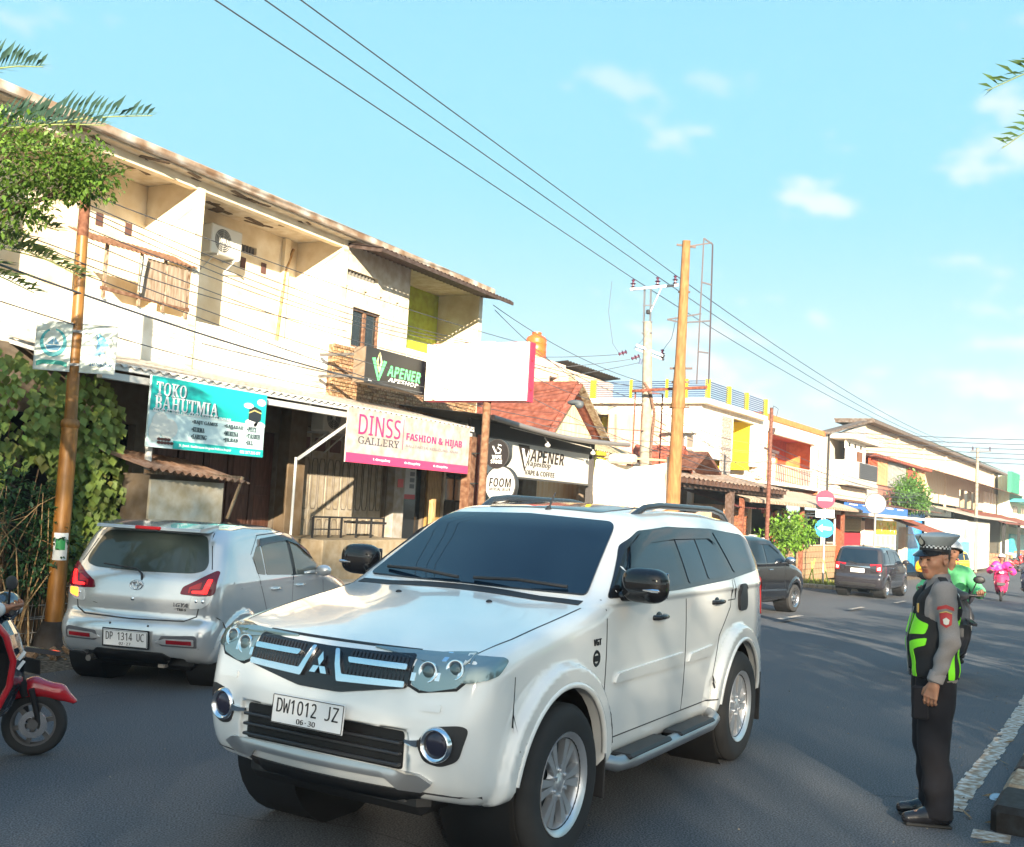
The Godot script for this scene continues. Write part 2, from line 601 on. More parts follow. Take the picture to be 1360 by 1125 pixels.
func sky_image() -> Image:
	var w := 1536
	var h := 768
	var f := FastNoiseLite.new()
	f.seed = 4
	f.frequency = 0.06
	f.fractal_octaves = 6
	var f2 := FastNoiseLite.new()
	f2.seed = 9
	f2.frequency = 0.022
	f2.fractal_octaves = 4
	var blobs := [[-6.0, 18.4, 5.0, 1.8, 0.7], [-11.8, 17.0, 3.2, 1.2, 0.75], [-3.6, 19.0, 4.6, 2.2, 0.65], [-23.9, 22.4, 2.6, 1.0, 0.4], [-20.9, 20.2, 2.0, 1.5, 0.5], [-17.5, 22.7, 1.8, 0.8, 0.3], [-4.0, 13.2, 2.4, 1.0, 0.7], [-3.0, 8.7, 2.8, 1.0, 0.6], [-8.0, 27.6, 2.4, 0.9, 0.3], [-5.0, 8.0, 17.0, 5.0, 0.85], [8.0, 24.0, 9.0, 3.0, 0.7], [22.0, 16.0, 12.0, 3.0, 0.7], [60.0, 30.0, 16.0, 5.0, 0.7], [-70.0, 22.0, 14.0, 4.0, 0.6], [-120.0, 35.0, 16.0, 5.0, 0.6], [130.0, 40.0, 20.0, 6.0, 0.7]]
	var data := PackedFloat32Array()
	data.resize(w * h * 3)
	var sd := SUN.normalized()
	var top := Vector3(0.0428, 0.1138, 0.2070)
	var mid := Vector3(0.0773, 0.1808, 0.2311)
	var low := Vector3(0.1725, 0.2242, 0.2380)
	for y in h:
		var el := 90.0 - 180.0 * (y + 0.5) / h
		var se := sin(deg_to_rad(el))
		var t := clampf(el / 60.0, 0.0, 1.0)
		var base := low.lerp(mid, smoothstep(0.0, 0.3, t)).lerp(top, smoothstep(0.3, 1.0, t))
		if el < 0.0: base = low.lerp(Vector3(0.2, 0.19, 0.17), smoothstep(0.0, 6.0, -el))
		var ce := cos(deg_to_rad(el))
		for x in w:
			var c := base
			if el > -1.0 and el < 60.0:
				var az := wrapf(360.0 * (x + 0.5) / w, -180.0, 180.0)
				var a := deg_to_rad(az)
				var dir := Vector3(sin(a) * ce, se, -cos(a) * ce)
				var cs := maxf(0.0, dir.dot(sd))
				if cs > 0.5:
					c = c.lerp(Vector3(0.6900, 0.6210, 0.5244), pow(cs, 5.0) * 0.85)
				var k := 0.0
				for b in blobs:
					var dx: float = (az - b[0]) / b[2]
					var dy: float = (el - b[1]) / b[3]
					if absf(dx) < 2.0 and absf(dy) < 2.0:
						var n := f.get_noise_3d(az * 4.5, el * 11.0 + az * 1.5, 0.0) * 1.3 + f2.get_noise_3d(az * 3.0, el * 5.0, 7.0) * 1.2
						k = maxf(k, b[4] * smoothstep(0.0, 1.7, 0.62 - dx * dx - dy * dy + n * 1.9))
				if k > 0.0: c = c.lerp(Vector3(0.2311, 0.2380, 0.2415), k)
			var o := (y * w + x) * 3
			data[o] = c.x
			data[o + 1] = c.y
			data[o + 2] = c.z
	return Image.create_from_data(w, h, false, Image.FORMAT_RGBF, data.to_byte_array())

func build_ground() -> void:
	# terrain: one sheet to the horizon
	var g := Mb.new()
	var xs := [-1500.0, -300.0, -80.0, -30.0, -16.0, -9.5, -6.0, -2.5, 0.2, 8.0, 40.0, 300.0, 1500.0]
	var zs := [1500.0, 200.0, 40.0, 10.0]
	for i in 30: zs.append(4.0 - i * 4.0)
	zs.append_array([-160.0, -300.0, -1500.0])
	sheet(g, xs, zs, -0.03)
	var soil := worn(0.25, 0.205, 0.15, "soil", 0.5, 0.95, 2.0)
	struct("ground", g, soil)
	# road
	var am := StandardMaterial3D.new()
	am.albedo_color = lin(0.148, 0.155, 0.170)
	am.albedo_texture = tex["asphalt"]
	am.uv1_triplanar = true
	am.uv1_world_triplanar = true
	am.uv1_scale = Vector3(0.36, 0.36, 0.36)
	am.roughness = 0.82
	am.vertex_color_use_as_albedo = true
	am.heightmap_enabled = true
	am.heightmap_texture = tex["asphalt"]
	am.heightmap_scale = 0.3
	var r := Mb.new()
	var rows := [30.0, 20.0, 12.0, 6.0]
	for i in 60: rows.append(5.4 - i * 0.6)
	for i in 34: rows.append(-34.0 - i * 4.0)
	for i in rows.size() - 1:
		for k in 30:
			var q := []
			for e in [[rows[i], k], [rows[i], k + 1], [rows[i + 1], k + 1], [rows[i + 1], k]]:
				var x: float = lerpf(road_left(e[0]), -2.5, e[1] / 20.0) if e[1] <= 20 else lerpf(-2.5, road_right(e[0]), (e[1] - 20) / 10.0)
				q.append(Vector3(x, ground(e[0], x), e[0]))
			r.quad(q[0], q[1], q[2], q[3], Vector3.UP)
	# wheel tracks, oil down the lanes, worn and mended places
	var rn := FastNoiseLite.new()
	rn.seed = 6
	rn.frequency = 0.5
	rn.fractal_octaves = 3
	for i in r.v.size():
		var p: Vector3 = r.v[i]
		var t := 1.0 + 0.16 * rn.get_noise_2d(p.x * 0.9, p.z * 0.35) + 0.14 * rn.get_noise_2d(p.x * 0.12 + 40.0, p.z * 0.1)
		for c in [-3.1, -7.2]:
			var d: float = p.x - c
			t -= 0.16 * exp(-d * d * 6.0)
			t += 0.09 * exp(-pow(absf(d) - 0.78, 2.0) * 14.0)
		if p.x < -8.0: t += 0.12 * (-8.0 - p.x)
		for q in [[-5.6, -4.3, -14.5, -10.0], [-2.4, -1.2, -21.0, -16.5], [-8.0, -6.6, -3.6, -1.0]]:
			if p.x > q[0] and p.x < q[1] and p.z > q[2] and p.z < q[3]: t *= 0.78
		r.c[i] = Color(t, t, t * 1.01)
	struct("road", r, am)
	# cracks, tar seams, oil drips and grit on it
	var cr := RandomNumberGenerator.new()
	cr.seed = 44
	var ck := Mb.new()
	for i in 22:
		var p := Vector3(cr.randf_range(-8.5, 0.0), 0, cr.randf_range(-26.0, -2.5))
		var a := cr.randf() * TAU
		for k in 9 + cr.randi() % 14:
			a += cr.randfn() * 0.22
			var q := p + Vector3(cos(a), 0, sin(a)) * (0.05 + cr.randf() * 0.09)
			if q.x > road_right(q.z) - 0.2 or q.x < -8.8: break
			var w := Vector3(-sin(a), 0, cos(a)) * (0.002 + cr.randf() * 0.0025)
			ck.quad(Vector3(p.x, ground(p.z, p.x) + 0.003, p.z) - w, Vector3(q.x, ground(q.z, q.x) + 0.003, q.z) - w, Vector3(q.x, ground(q.z, q.x) + 0.003, q.z) + w, Vector3(p.x, ground(p.z, p.x) + 0.003, p.z) + w, Vector3.UP)
			p = q
	var ckp := struct("road_cracks", ck, mt(0.02, 0.02, 0.021, 0.9))
	ckp.set_meta("kind", "structure")
	var gt := Mb.new()
	for i in 1500:
		var z := cr.randf_range(-20.0, -1.5)
		var x := lerpf(-9.0, 0.3, cr.randf())
		if i % 3 == 0: x = -0.35 - absf(cr.randfn()) * 0.35
		elif i % 3 == 1: x = -9.0 + absf(cr.randfn()) * 0.7
		var e := 0.003 + cr.randf() * cr.randf() * 0.012
		var t := 0.5 + cr.randf()
		gt.col = Color(t, t * 0.95, t * 0.88)
		gt.t3(Vector3(x - e, ground(z, x) + 0.002, z), Vector3(x + e, ground(z, x) + 0.002, z + e * 0.5), Vector3(x, ground(z, x) + e, z), Vector3(0, 1, 1))
		gt.t3(Vector3(x, ground(z, x) + e, z), Vector3(x + e, ground(z, x) + 0.002, z + e * 0.5), Vector3(x, ground(z, x) + 0.002, z - e), Vector3(1, 1, 0))
	tag(part("road_grit", gt, mt(0.22, 0.20, 0.17, 0.9), self), "", "", "", "stuff")
	# forecourts in front of the shops
	var pav := Mb.new()
	for i in 4:
		pav.bb(Vector3(-12.5, -0.1, -13.2 - i * 3.0), Vector3(-10.55, 1.02 - 0.72, -16.18 - i * 3.0), 0.01)
	struct("forecourt_pavement", pav, worn(0.38, 0.36, 0.33, "grime", 0.4))
	# white edge line, worn, and the dashes down the middle
	var el := Mb.new()
	var rng := RandomNumberGenerator.new()
	rng.seed = 5
	var pts := [Vector2(-0.66, -7.25), Vector2(-0.46, -10.9), Vector2(-0.30, -16.0), Vector2(0.05, -24.0), Vector2(1.2, -40.0), Vector2(3.8, -70.0)]
	for i in pts.size() - 1:
		var k := int(pts[i].distance_to(pts[i + 1]) / 0.12)
		for s in k:
			var p: Vector2 = pts[i].lerp(pts[i + 1], float(s) / k)
			var q: Vector2 = pts[i].lerp(pts[i + 1], (s + 1.0) / k)
			var a := 0.055 + rng.randf() * 0.02
			var b := 0.055 + rng.randf() * 0.02
			if rng.randf() < 0.05: a *= 0.4
			el.quad(Vector3(p.x - a, ground(p.y) + 0.004, p.y), Vector3(p.x + b, ground(p.y) + 0.004, p.y), Vector3(q.x + b, ground(q.y) + 0.004, q.y), Vector3(q.x - a, ground(q.y) + 0.004, q.y), Vector3.UP)
	el.bb(Vector3(-0.50, 0.0, -6.72), Vector3(-0.30, 0.004, -6.9))
	var lm := worn(0.62, 0.62, 0.6, "rust", 1.6, 0.8, 0.0)
	struct("edge_line", el, lm)
	var dash := Mb.new()
	for d in [[-4.9, -22.0, -20.2], [-4.7, -28.0, -26.2], [-4.5, -34.0, -32.0], [-4.2, -40.0, -38.0], [-3.8, -47.0, -45.0], [-4.9, -16.0, -14.2]]:
		dash.quad(Vector3(d[0] - 0.06, ground(d[1]) + 0.006, d[1]), Vector3(d[0] + 0.06, ground(d[1]) + 0.006, d[1]), Vector3(d[0] + 0.06, ground(d[2]) + 0.006, d[2]), Vector3(d[0] - 0.06, ground(d[2]) + 0.006, d[2]), Vector3.UP)
	struct("centre_line", dash, lm)
	# the kerb and its median on the right
	var kb := part("median_kerb", Mb.new().bb(Vector3(-0.40, -0.05, -6.9), Vector3(0.6, -0.02, -7.0)), mt(0.3, 0.3, 0.3), self)
	tag(kb, "", "", "", "structure")
	for i in 16:
		var z := -6.92 - i * 0.62
		var x := -0.40 + (i * 0.62) * 0.052
		var s := Mb.new()
		s.box(Vector3(x + 0.11, 0.05, z - 0.3), Vector3(0.22, 0.2, 0.6), 0.035, Basis(Vector3.UP, -0.052))
		part("kerb_stone", s, worn(0.03, 0.03, 0.032, "rust", 1.5) if i % 2 == 0 else worn(0.42, 0.38, 0.3, "rust", 1.5), kb)
	var md := Mb.new()
	for i in 12:
		var z := -7.0 - i * 5.0
		md.quad(Vector3(-0.12 + (-z - 7.0) * 0.052, ground(z) + 0.13, z), Vector3(9, ground(z) + 0.16, z), Vector3(9, ground(z - 5.0) + 0.16, z - 5.0), Vector3(-0.12 + (-z - 2.0) * 0.052, ground(z - 5.0) + 0.13, z - 5.0), Vector3.UP)
	struct("right_verge", md, soil)
	# far hills, just showing over the last roofs
	var hl := Mb.new()
	for i in 60:
		var a := -1.1 + i * 0.04
		var b := a + 0.04
		var ha := 26.0 + 16.0 * sin(i * 0.5) + 9.0 * sin(i * 1.7 + 1.0)
		var hb := 26.0 + 16.0 * sin((i + 1) * 0.5) + 9.0 * sin((i + 1) * 1.7 + 1.0)
		for k in 2:
			var r0 := 900.0 + k * 260.0
			var r1 := r0 + 260.0
			var s0: float = [0.0, 0.8][k]
			var s1: float = [0.8, 1.0][k]
			hl.quad(Vector3(sin(a) * r0, ha * s0 - 3.0, -cos(a) * r0), Vector3(sin(b) * r0, hb * s0 - 3.0, -cos(b) * r0), Vector3(sin(b) * r1, hb * s1 - 3.0, -cos(b) * r1), Vector3(sin(a) * r1, ha * s1 - 3.0, -cos(a) * r1), Vector3.UP)
	struct("hills", hl, worn(0.07, 0.1, 0.05, "grime", 0.02, 0.95, 0.0))

func road_left(z: float) -> float:
	return -9.0 if z > -32.0 else lerpf(-9.0, -4.0, clampf((-z - 32.0) / 60.0, 0.0, 1.0))
func road_right(z: float) -> float:
	return 0.4 if z > -6.0 else 0.4 + (-z - 6.0) * 0.055

func sheet(g: Mb, xs: Array, zs: Array, dy: float) -> void:
	for i in zs.size() - 1:
		for j in xs.size() - 1:
			var q := []
			for e in [[j, i], [j + 1, i], [j + 1, i + 1], [j, i + 1]]: q.append(Vector3(xs[e[0]], ground(zs[e[1]], xs[e[0]]) + dy, zs[e[1]]))
			g.quad(q[0], q[1], q[2], q[3], Vector3.UP)

# ------------------------------------------------------------------ vehicles
# a car body as a solid: its side outline, its half width, rounded together; x to the car's left, y up, z forward
class Car:
	var grid := PackedFloat32Array()
	var gz := 0.0
	var gy := 0.0
	var gc := 0.03
	var nz := 0
	var ny := 0
	var widths: Array
	var belt := 1.1
	var lean := 0.4
	var bow_f := 0.14
	var bow_r := 0.08
	var z_mid := -1.5
	var crown := 0.07
	var soft := 0.09
	var wheels: Array
	var arch := 0.43
	var flare := 0.0
	var cuts: Array = []
	func setup(poly: PackedVector2Array) -> void:
		var b := Rect2(poly[0], Vector2())
		for p in poly: b = b.expand(p)
		b = b.grow(0.25)
		gz = b.position.x; gy = b.position.y
		nz = int(b.size.x / gc) + 2
		ny = int(b.size.y / gc) + 2
		grid.resize(nz * ny)
		for j in ny:
			for i in nz:
				var p := Vector2(gz + i * gc, gy + j * gc)
				var d := 1e9
				for k in poly.size():
					d = minf(d, p.distance_squared_to(Geometry2D.get_closest_point_to_segment(p, poly[k], poly[(k + 1) % poly.size()])))
				d = sqrt(d)
				grid[j * nz + i] = -d if Geometry2D.is_point_in_polygon(p, poly) else d
	func outline(z: float, y: float) -> float:
		var u := (z - gz) / gc
		var v := (y - gy) / gc
		var uc := clampf(u, 0.0, nz - 1.001)
		var vc := clampf(v, 0.0, ny - 1.001)
		var i := int(uc)
		var j := int(vc)
		var o := j * nz + i
		var fu := uc - i
		var d := lerpf(lerpf(grid[o], grid[o + 1], fu), lerpf(grid[o + nz], grid[o + nz + 1], fu), vc - j)
		return d + (absf(u - uc) + absf(v - vc)) * gc
	func width(z: float) -> float:
		var m := widths.size()
		if z <= widths[0].x: return widths[0].y
		for i in m - 1:
			if z < widths[i + 1].x:
				var t: float = (z - widths[i].x) / (widths[i + 1].x - widths[i].x)
				return lerpf(widths[i].y, widths[i + 1].y, t * t * (3.0 - 2.0 * t))
		return widths[m - 1].y
	func sd(p: Vector3) -> float:
		var x := absf(p.x)
		var x2 := x * x
		var bow := bow_f * smoothstep(z_mid, z_mid + 1.4, p.z) - bow_r * smoothstep(z_mid - 0.5, z_mid - 1.7, p.z)
		var z := p.z + bow * x2
		var y := p.y + crown * x2 * smoothstep(belt - 0.25, belt + 0.4, p.y)
		var d := outline(z, y)
		var w := width(p.z)
		if p.y > belt: w -= lean * (p.y - belt) * (0.75 + 0.5 * (p.y - belt))
		else:
			var e := p.y - belt * 0.72
			w -= 0.10 * e * e
		var ring := 9.0
		for q in wheels:
			ring = minf(ring, Vector2(p.z - q, p.y - wheel_r).length())
		if flare > 0.0: w += flare * smoothstep(arch + 0.115, arch + 0.085, ring)
		w = (x - w) * 0.92
		var h2 := maxf(soft - absf(d - w), 0.0) / soft
		d = maxf(d, w) + h2 * h2 * soft * 0.25
		if ring < arch + 0.3: d = maxf(d, -maxf(ring - arch, width(p.z) - 0.34 - x))
		for c in cuts:
			var h: Vector3 = (Vector3(x, p.y, p.z) - c[0]).abs() - c[1]
			d = maxf(d, -maxf(h.x, maxf(h.y, h.z)))
		return d
	var wheel_r := 0.38

func car_wheel(car: Node3D, at: Vector3, side: float, r: float, w: float, rim: float, spokes: int, metal: Material) -> void:
	var g := named(Node3D.new(), "wheel", car)
	g.position = at
	if side < 0.0: g.rotation.y = PI
	var b := Mb.frame(Vector3(1, 0, 0))
	var t := Mb.new()
	var h := w * 0.5
	var pr := [Vector2(rim - 0.03, -h + 0.02), Vector2(rim, -h + 0.006), Vector2(r - 0.06, -h - 0.004), Vector2(r - 0.018, -h + 0.014), Vector2(r, -h * 0.72)]
	for e in [-0.45, 0.0, 0.45]:
		pr.append_array([Vector2(r, h * (e - 0.05)), Vector2(r - 0.008, h * (e - 0.04)), Vector2(r - 0.008, h * (e + 0.04)), Vector2(r, h * (e + 0.05))])
	pr.append_array([Vector2(r, h * 0.72), Vector2(r - 0.018, h - 0.014), Vector2(r - 0.035, h), Vector2(r - 0.06, h + 0.004), Vector2(rim + 0.03, h - 0.002), Vector2(rim, h - 0.008), Vector2(rim - 0.03, h - 0.03)])
	t.lathe(pr, Vector3(), b, 44)
	part("tyre", t, mt(0.022, 0.022, 0.023, 0.85), g)
	var m := Mb.new()
	m.lathe([Vector2(rim - 0.045, -h), Vector2(rim - 0.035, h - 0.05), Vector2(rim - 0.022, h - 0.02), Vector2(rim - 0.004, h - 0.006), Vector2(rim + 0.004, h - 0.002), Vector2(rim + 0.006, h - 0.012)], Vector3(), b, 40)
	var f := h - 0.035
	m.lathe([Vector2(0.0, f + 0.006), Vector2(0.03, f + 0.006), Vector2(0.036, f), Vector2(0.075, f - 0.004), Vector2(0.085, f - 0.03)], Vector3(), b, 24)
	for i in spokes:
		var a := TAU * (i + 0.5) / spokes
		for s in [-1.0, 1.0]:
			var q := PackedVector2Array()
			var r0 := 0.06
			var r1 := rim - 0.026
			var da: float = 1.15 / spokes
			for e in [[r0, 0.0], [r0, 1.0], [r0 * 1.5, da * 1.5], [r1, da * 1.45], [r1, da * 0.30], [(r0 + r1) * 0.5, 0.03]]:
				q.append(Vector2(cos(a + s * e[1]) * e[0], sin(a + s * e[1]) * e[0]))
			m.prism(q, 0.035, Transform3D(Basis(Vector3(0, 1, 0), Vector3(0, 0, 1), Vector3(1, 0, 0)), Vector3(f - 0.035, 0, 0)))
		var c := a + PI / spokes
		m.cyl(Vector3(f - 0.01, cos(c) * 0.062, sin(c) * 0.062), Vector3(f + 0.014, cos(c) * 0.062, sin(c) * 0.062), 0.011, -1.0, 6)
	part("rim", m, metal, g)
	var k := Mb.new()
	k.cyl(Vector3(f - 0.10, 0, 0), Vector3(f - 0.075, 0, 0), rim * 0.68, -1.0, 24)
	k.cyl(Vector3(-h, 0, 0), Vector3(-h + 0.02, 0, 0), rim - 0.04, -1.0, 24)
	k.box(Vector3(f - 0.07, 0.0, rim * 0.5), Vector3(0.07, 0.14, 0.06), 0.01)
	part("brake", k, mt(0.07, 0.07, 0.07, 0.5, 0.6), g)

func plate(car: Node3D, at: Transform3D, text: String, date: String, w := 0.43, h := 0.135) -> void:
	var p := part("number_plate", Mb.new().box(Vector3(), Vector3(w, h, 0.01), 0.003), mt(0.72, 0.72, 0.72, 0.5), car, at)
	var dark := mt(0.012, 0.012, 0.014, 0.5)
	var rim := Mb.new()
	for s in [-1.0, 1.0]:
		rim.box(Vector3(0, s * (h / 2 - 0.004), 0.006), Vector3(w - 0.01, 0.003, 0.003))
		rim.box(Vector3(s * (w / 2 - 0.004), 0, 0.006), Vector3(0.003, h - 0.01, 0.003))
	part("plate_border", rim, dark, p)
	words(text, "Droid Sans Mono", w * 0.86, h * 0.48, dark, p, Transform3D(Basis(), Vector3(0, h * 0.13, 0.006)))
	words(date, "Droid Sans Mono", w * 0.26, h * 0.17, dark, p, Transform3D(Basis(), Vector3(0, -h * 0.32, 0.006)))

func glassmat() -> StandardMaterial3D:
	return mt(0.006, 0.014, 0.026, 0.03)

func build_cars() -> void:
	build_suv()
	build_hatchback()
	build_vans()

func build_suv() -> void:
	var car := thing("white_suv", "white SUV with bull-nosed chrome grille and dark windscreen driving toward the camera", "SUV", Vector3(-3.09, 0.0, -4.86), -0.03)
	var s := Car.new()
	s.belt = 1.22; s.lean = 0.40; s.crown = 0.07; s.soft = 0.10; s.bow_f = 0.17; s.bow_r = 0.12
	s.wheels = [0.0, -2.8]; s.wheel_r = 0.40; s.arch = 0.46; s.flare = 0.055; s.z_mid = -1.4
	s.widths = [Vector2(-3.9, 0.74), Vector2(-3.2, 0.85), Vector2(-2.4, 0.865), Vector2(-0.4, 0.865), Vector2(0.5, 0.85), Vector2(0.9, 0.79)]
	s.cuts = [[Vector3(0, 0.61, 0.95), Vector3(0.50, 0.095, 0.17)], [Vector3(0, 0.20, -1.5), Vector3(0.5, 0.2, 4)]]
	s.setup(soft(pv([0.72, 0.37, 0.80, 0.44, 0.845, 0.56, 0.85, 0.74, 0.82, 0.90, 0.775, 1.03, 0.60, 1.075, 0.2, 1.15, -0.20, 1.215, -0.36, 1.245, -0.72, 1.46, -1.08, 1.665, -1.32, 1.735, -1.9, 1.775, -2.7, 1.77, -3.35, 1.725, -3.62, 1.66, -3.74, 1.36, -3.82, 1.08, -3.86, 0.85, -3.86, 0.55, -3.80, 0.42, -3.0, 0.38, -2.0, 0.36, -0.5, 0.36]), 0.10))
	var sd := s.sd
	var white := paint(0.74, 0.745, 0.73)
	var black := mt(0.012, 0.012, 0.014, 0.08)
	var plastic := mt(0.02, 0.02, 0.022, 0.55)
	var chrome := mt(0.75, 0.77, 0.8, 0.12, 1.0)
	var dark := mt(0.006, 0.006, 0.007, 0.6)
	var glass := glassmat()
	part("body", nets(sd, Vector3(0, 0.3, -4.0), Vector3(1.05, 1.9, 1.0), 0.024, true), white, car)
	part("underbody", Mb.new().box(Vector3(0, 0.44, -1.5), Vector3(1.1, 0.28, 4.4), 0.05).box(Vector3(0, 0.36, 0.0), Vector3(1.3, 0.09, 0.1)).box(Vector3(0, 0.36, -2.8), Vector3(1.3, 0.11, 0.12)), dark, car)
	pair("window_surround", lay(sd, soft(pv([-0.54, 1.255, -0.95, 1.535, -1.2, 1.618, -1.7, 1.648, -2.5, 1.642, -3.2, 1.605, -3.38, 1.56, -3.575, 1.385, -3.5, 1.345, -2.6, 1.29, -1.6, 1.262]), 0.04), "x", 0.06, 0.008, 0.016), black, car)
	var sides := [["front_window", [-0.70, 1.285, -0.99, 1.51, -1.22, 1.595, -1.62, 1.622, -1.655, 1.29]], ["rear_window", [-1.765, 1.292, -1.735, 1.627, -2.08, 1.627, -2.12, 1.305]], ["vent_window", [-2.15, 1.306, -2.11, 1.627, -2.42, 1.622, -2.62, 1.325]], ["quarter_window", [-2.74, 1.335, -2.54, 1.618, -3.18, 1.582, -3.35, 1.54, -3.53, 1.39, -3.47, 1.365]]]
	for w in sides: pair(w[0], lay(sd, soft(pv(w[1]), 0.03), "x", 0.08, 0.0125, 0.012), glass, car)
	part("windscreen", lay(sd, soft(pv([-0.735, 1.265, 0, 1.272, 0.735, 1.265, 0.615, 1.63, 0.56, 1.66, 0, 1.68, -0.56, 1.66, -0.615, 1.63]), 0.03), "z", 0.08, 0.012, 0.02), glass, car)
	part("rear_glass", lay(sd, soft(pv([-0.6, 1.22, 0.6, 1.22, 0.5, 1.6, -0.5, 1.6]), 0.06), "-z", 0.1, 0.004), glass, car)
	# rain visor over the side windows
	var visor := Mb.new()
	lay(sd, pv([-1.00, 1.525, -1.22, 1.605, -1.68, 1.632, -2.42, 1.626, -2.48, 1.53, -2.38, 1.57, -1.7, 1.565, -1.30, 1.545, -1.0, 1.455, -0.86, 1.39]), "x", 0.12, 0.022, 0.004, false, visor)
	pair("rain_visor", visor, mt(0.01, 0.01, 0.012, 0.05), car)
	# seams
	var seam := Mb.new()
	for l in [[[-0.50, 1.25, -0.485, 0.66, -0.54, 0.50], "x"], [[-1.705, 1.265, -1.70, 0.50], "x"], [[-2.68, 1.30, -2.60, 1.10, -2.36, 0.92, -2.27, 0.66, -2.27, 0.50], "x"], [[-0.54, 0.50, -2.27, 0.50], "x"], [[0.47, 0.95, 0.475, 0.62], "x"], [[-3.3, 0.80, -3.75, 0.80], "x"], [[0.715, 0.60, 0.75, 0.35, 0.765, 0.0, 0.772, -0.34], "y"], [[-2.55, 1.15, -2.72, 1.15, -2.72, 1.30], "x"]]:
		lay_line(sd, Array(pv(l[0])), l[1], 0.007, 0.0015, true, seam)
	lay_line(sd, Array(pv([-0.46, 1.045, 0, 1.045, 0.46, 1.045])), "z", 0.008, 0.0015, false, seam)
	tag(part("panel_gaps", seam, dark, car), "", "", "", "stuff")
	# face
	var gr := part("grille", lay(sd, soft(pv([-0.47, 1.03, -0.3, 1.022, 0, 1.018, 0.3, 1.022, 0.47, 1.03, 0.47, 0.885, 0.3, 0.858, 0.12, 0.828, -0.12, 0.828, -0.3, 0.858, -0.47, 0.885]), 0.02), "z", 0.06, 0.006), mt(0.01, 0.011, 0.014, 0.25), car)
	var mesh := Mb.new()
	for i in 15:
		for sg in [-1.0, 1.0]: lay(sd, rectp(0.14 + i * 0.021, 0.905, 0.15 + i * 0.021, 1.01), "z", 0.12, 0.012, 0.01, false, mesh) if sg > 0 else lay(sd, rectp(-0.15 - i * 0.021, 0.905, -0.14 - i * 0.021, 1.01), "z", 0.12, 0.012, 0.01, false, mesh)
	tag(part("grille_mesh", mesh, mt(0.02, 0.02, 0.024, 0.4), gr), "", "", "", "stuff")
	for sg in [-1.0, 1.0]:
		var a := [0.14, 0.982, 0.455, 0.982, 0.455, 0.960, 0.153, 0.960]
		var b := [0.056, 1.005, 0.080, 1.005, 0.128, 0.907, 0.46, 0.912, 0.46, 0.886, 0.108, 0.874]
		var pa := pv(a)
		var pb := pv(b)
		for i in pa.size(): pa[i].x *= sg
		for i in pb.size(): pb[i].x *= sg
		part("chrome_bar", lay(sd, soft(pa, 0.008), "z", 0.07, 0.022, 0.016), chrome, gr)
		part("chrome_bar", lay(sd, soft(pb, 0.008), "z", 0.07, 0.024, 0.016), chrome, gr)
	var em := Mb.new()
	for i in 3:
		var a := PI / 2 + TAU * i / 3
		var q := PackedVector2Array()
		for e in [[0.0, 0.0], [0.034, 0.5236], [0.059, 0.0], [0.034, -0.5236]]: q.append(Vector2(cos(a + e[1]) * e[0], 0.925 + sin(a + e[1]) * e[0]))
		lay(sd, q, "z", 0.1, 0.032, 0.02, false, em)
	part("emblem", em, chrome, gr)
	for sg in [1.0, -1.0]:
		var hp := pv([0.485, 0.905, 0.478, 1.035, 0.62, 1.05, 0.72, 1.056, 0.735, 1.03, 0.73, 0.95, 0.70, 0.91, 0.58, 0.882, 0.53, 0.885])
		for i in hp.size(): hp[i].x *= sg
		var hl := part("headlight", lay(sd, soft(hp, 0.015), "z", 0.05, 0.006, 0.012), mt(0.24, 0.31, 0.32, 0.07, 0.6), car)
		var wl := lay(sd, soft(pv([0.72, 0.93, 0.73, 1.04, 0.64, 1.045, 0.53, 1.038, 0.515, 1.025, 0.61, 0.965]), 0.012), "x", 0.035, 0.007, 0.014)
		if sg < 0: flip(wl)
		part("lamp_wrap", wl, mt(0.24, 0.31, 0.32, 0.07, 0.6), hl)
		for c in [[0.555, 0.965, 0.046], [0.675, 0.985, 0.044]]:
			var p: Array = lay_point(sd, Vector2(c[0] * sg, c[1]), "z")
			var fr := Mb.frame((p[1] * 0.6 + Vector3(0, 0, 1)).normalized())
			part("reflector", Mb.new().lathe([Vector2(c[2] * 0.7, 0.008), Vector2(c[2] * 0.95, 0.013), Vector2(c[2] * 1.03, 0.012), Vector2(c[2] * 1.06, 0.0)], p[0], fr, 24), chrome, hl)
			part("bulb_lens", Mb.new().ball(p[0], Vector3(c[2] * 0.7, 0.016, c[2] * 0.7), fr, 18, 8), mt(0.10, 0.14, 0.15, 0.03, 0.4), hl)
		for q in [[0.50, 0.92], [0.615, 0.93], [0.62, 1.01], [0.715, 0.96]]: part("reflector_facet", lay(sd, rectp(minf(q[0] * sg, (q[0] - 0.022) * sg), q[1], maxf(q[0] * sg, (q[0] - 0.022) * sg), q[1] + 0.035), "z", 0.05, 0.0085, 0.004), chrome, hl)
		var tl := pv([0.70, 1.0, 0.69, 1.046, 0.715, 1.05, 0.72, 1.02])
		for i in tl.size(): tl[i].x *= sg
		part("turn_lamp", lay(sd, tl, "z", 0.05, 0.010, 0.006), mt(0.55, 0.58, 0.56, 0.1), hl)
		var ed := Mb.new()
		lay_line(sd, Array(pv([0.48 * sg, 1.035, 0.475 * sg, 0.90, 0.53 * sg, 0.878, 0.70 * sg, 0.903, 0.735 * sg, 0.94])), "z", 0.012, 0.004, false, ed)
		part("lamp_edge", ed, dark, hl)
		# fog lamp in its black corner
		var fp := pv([0.545, 0.66, 0.60, 0.735, 0.74, 0.755, 0.775, 0.74, 0.74, 0.60, 0.66, 0.565, 0.58, 0.58])
		for i in fp.size(): fp[i].x *= sg
		var fl := part("fog_lamp", lay(sd, soft(fp, 0.03), "z", 0.05, 0.004, 0.012), plastic, car)
		var q: Array = lay_point(sd, Vector2(0.64 * sg, 0.662), "z")
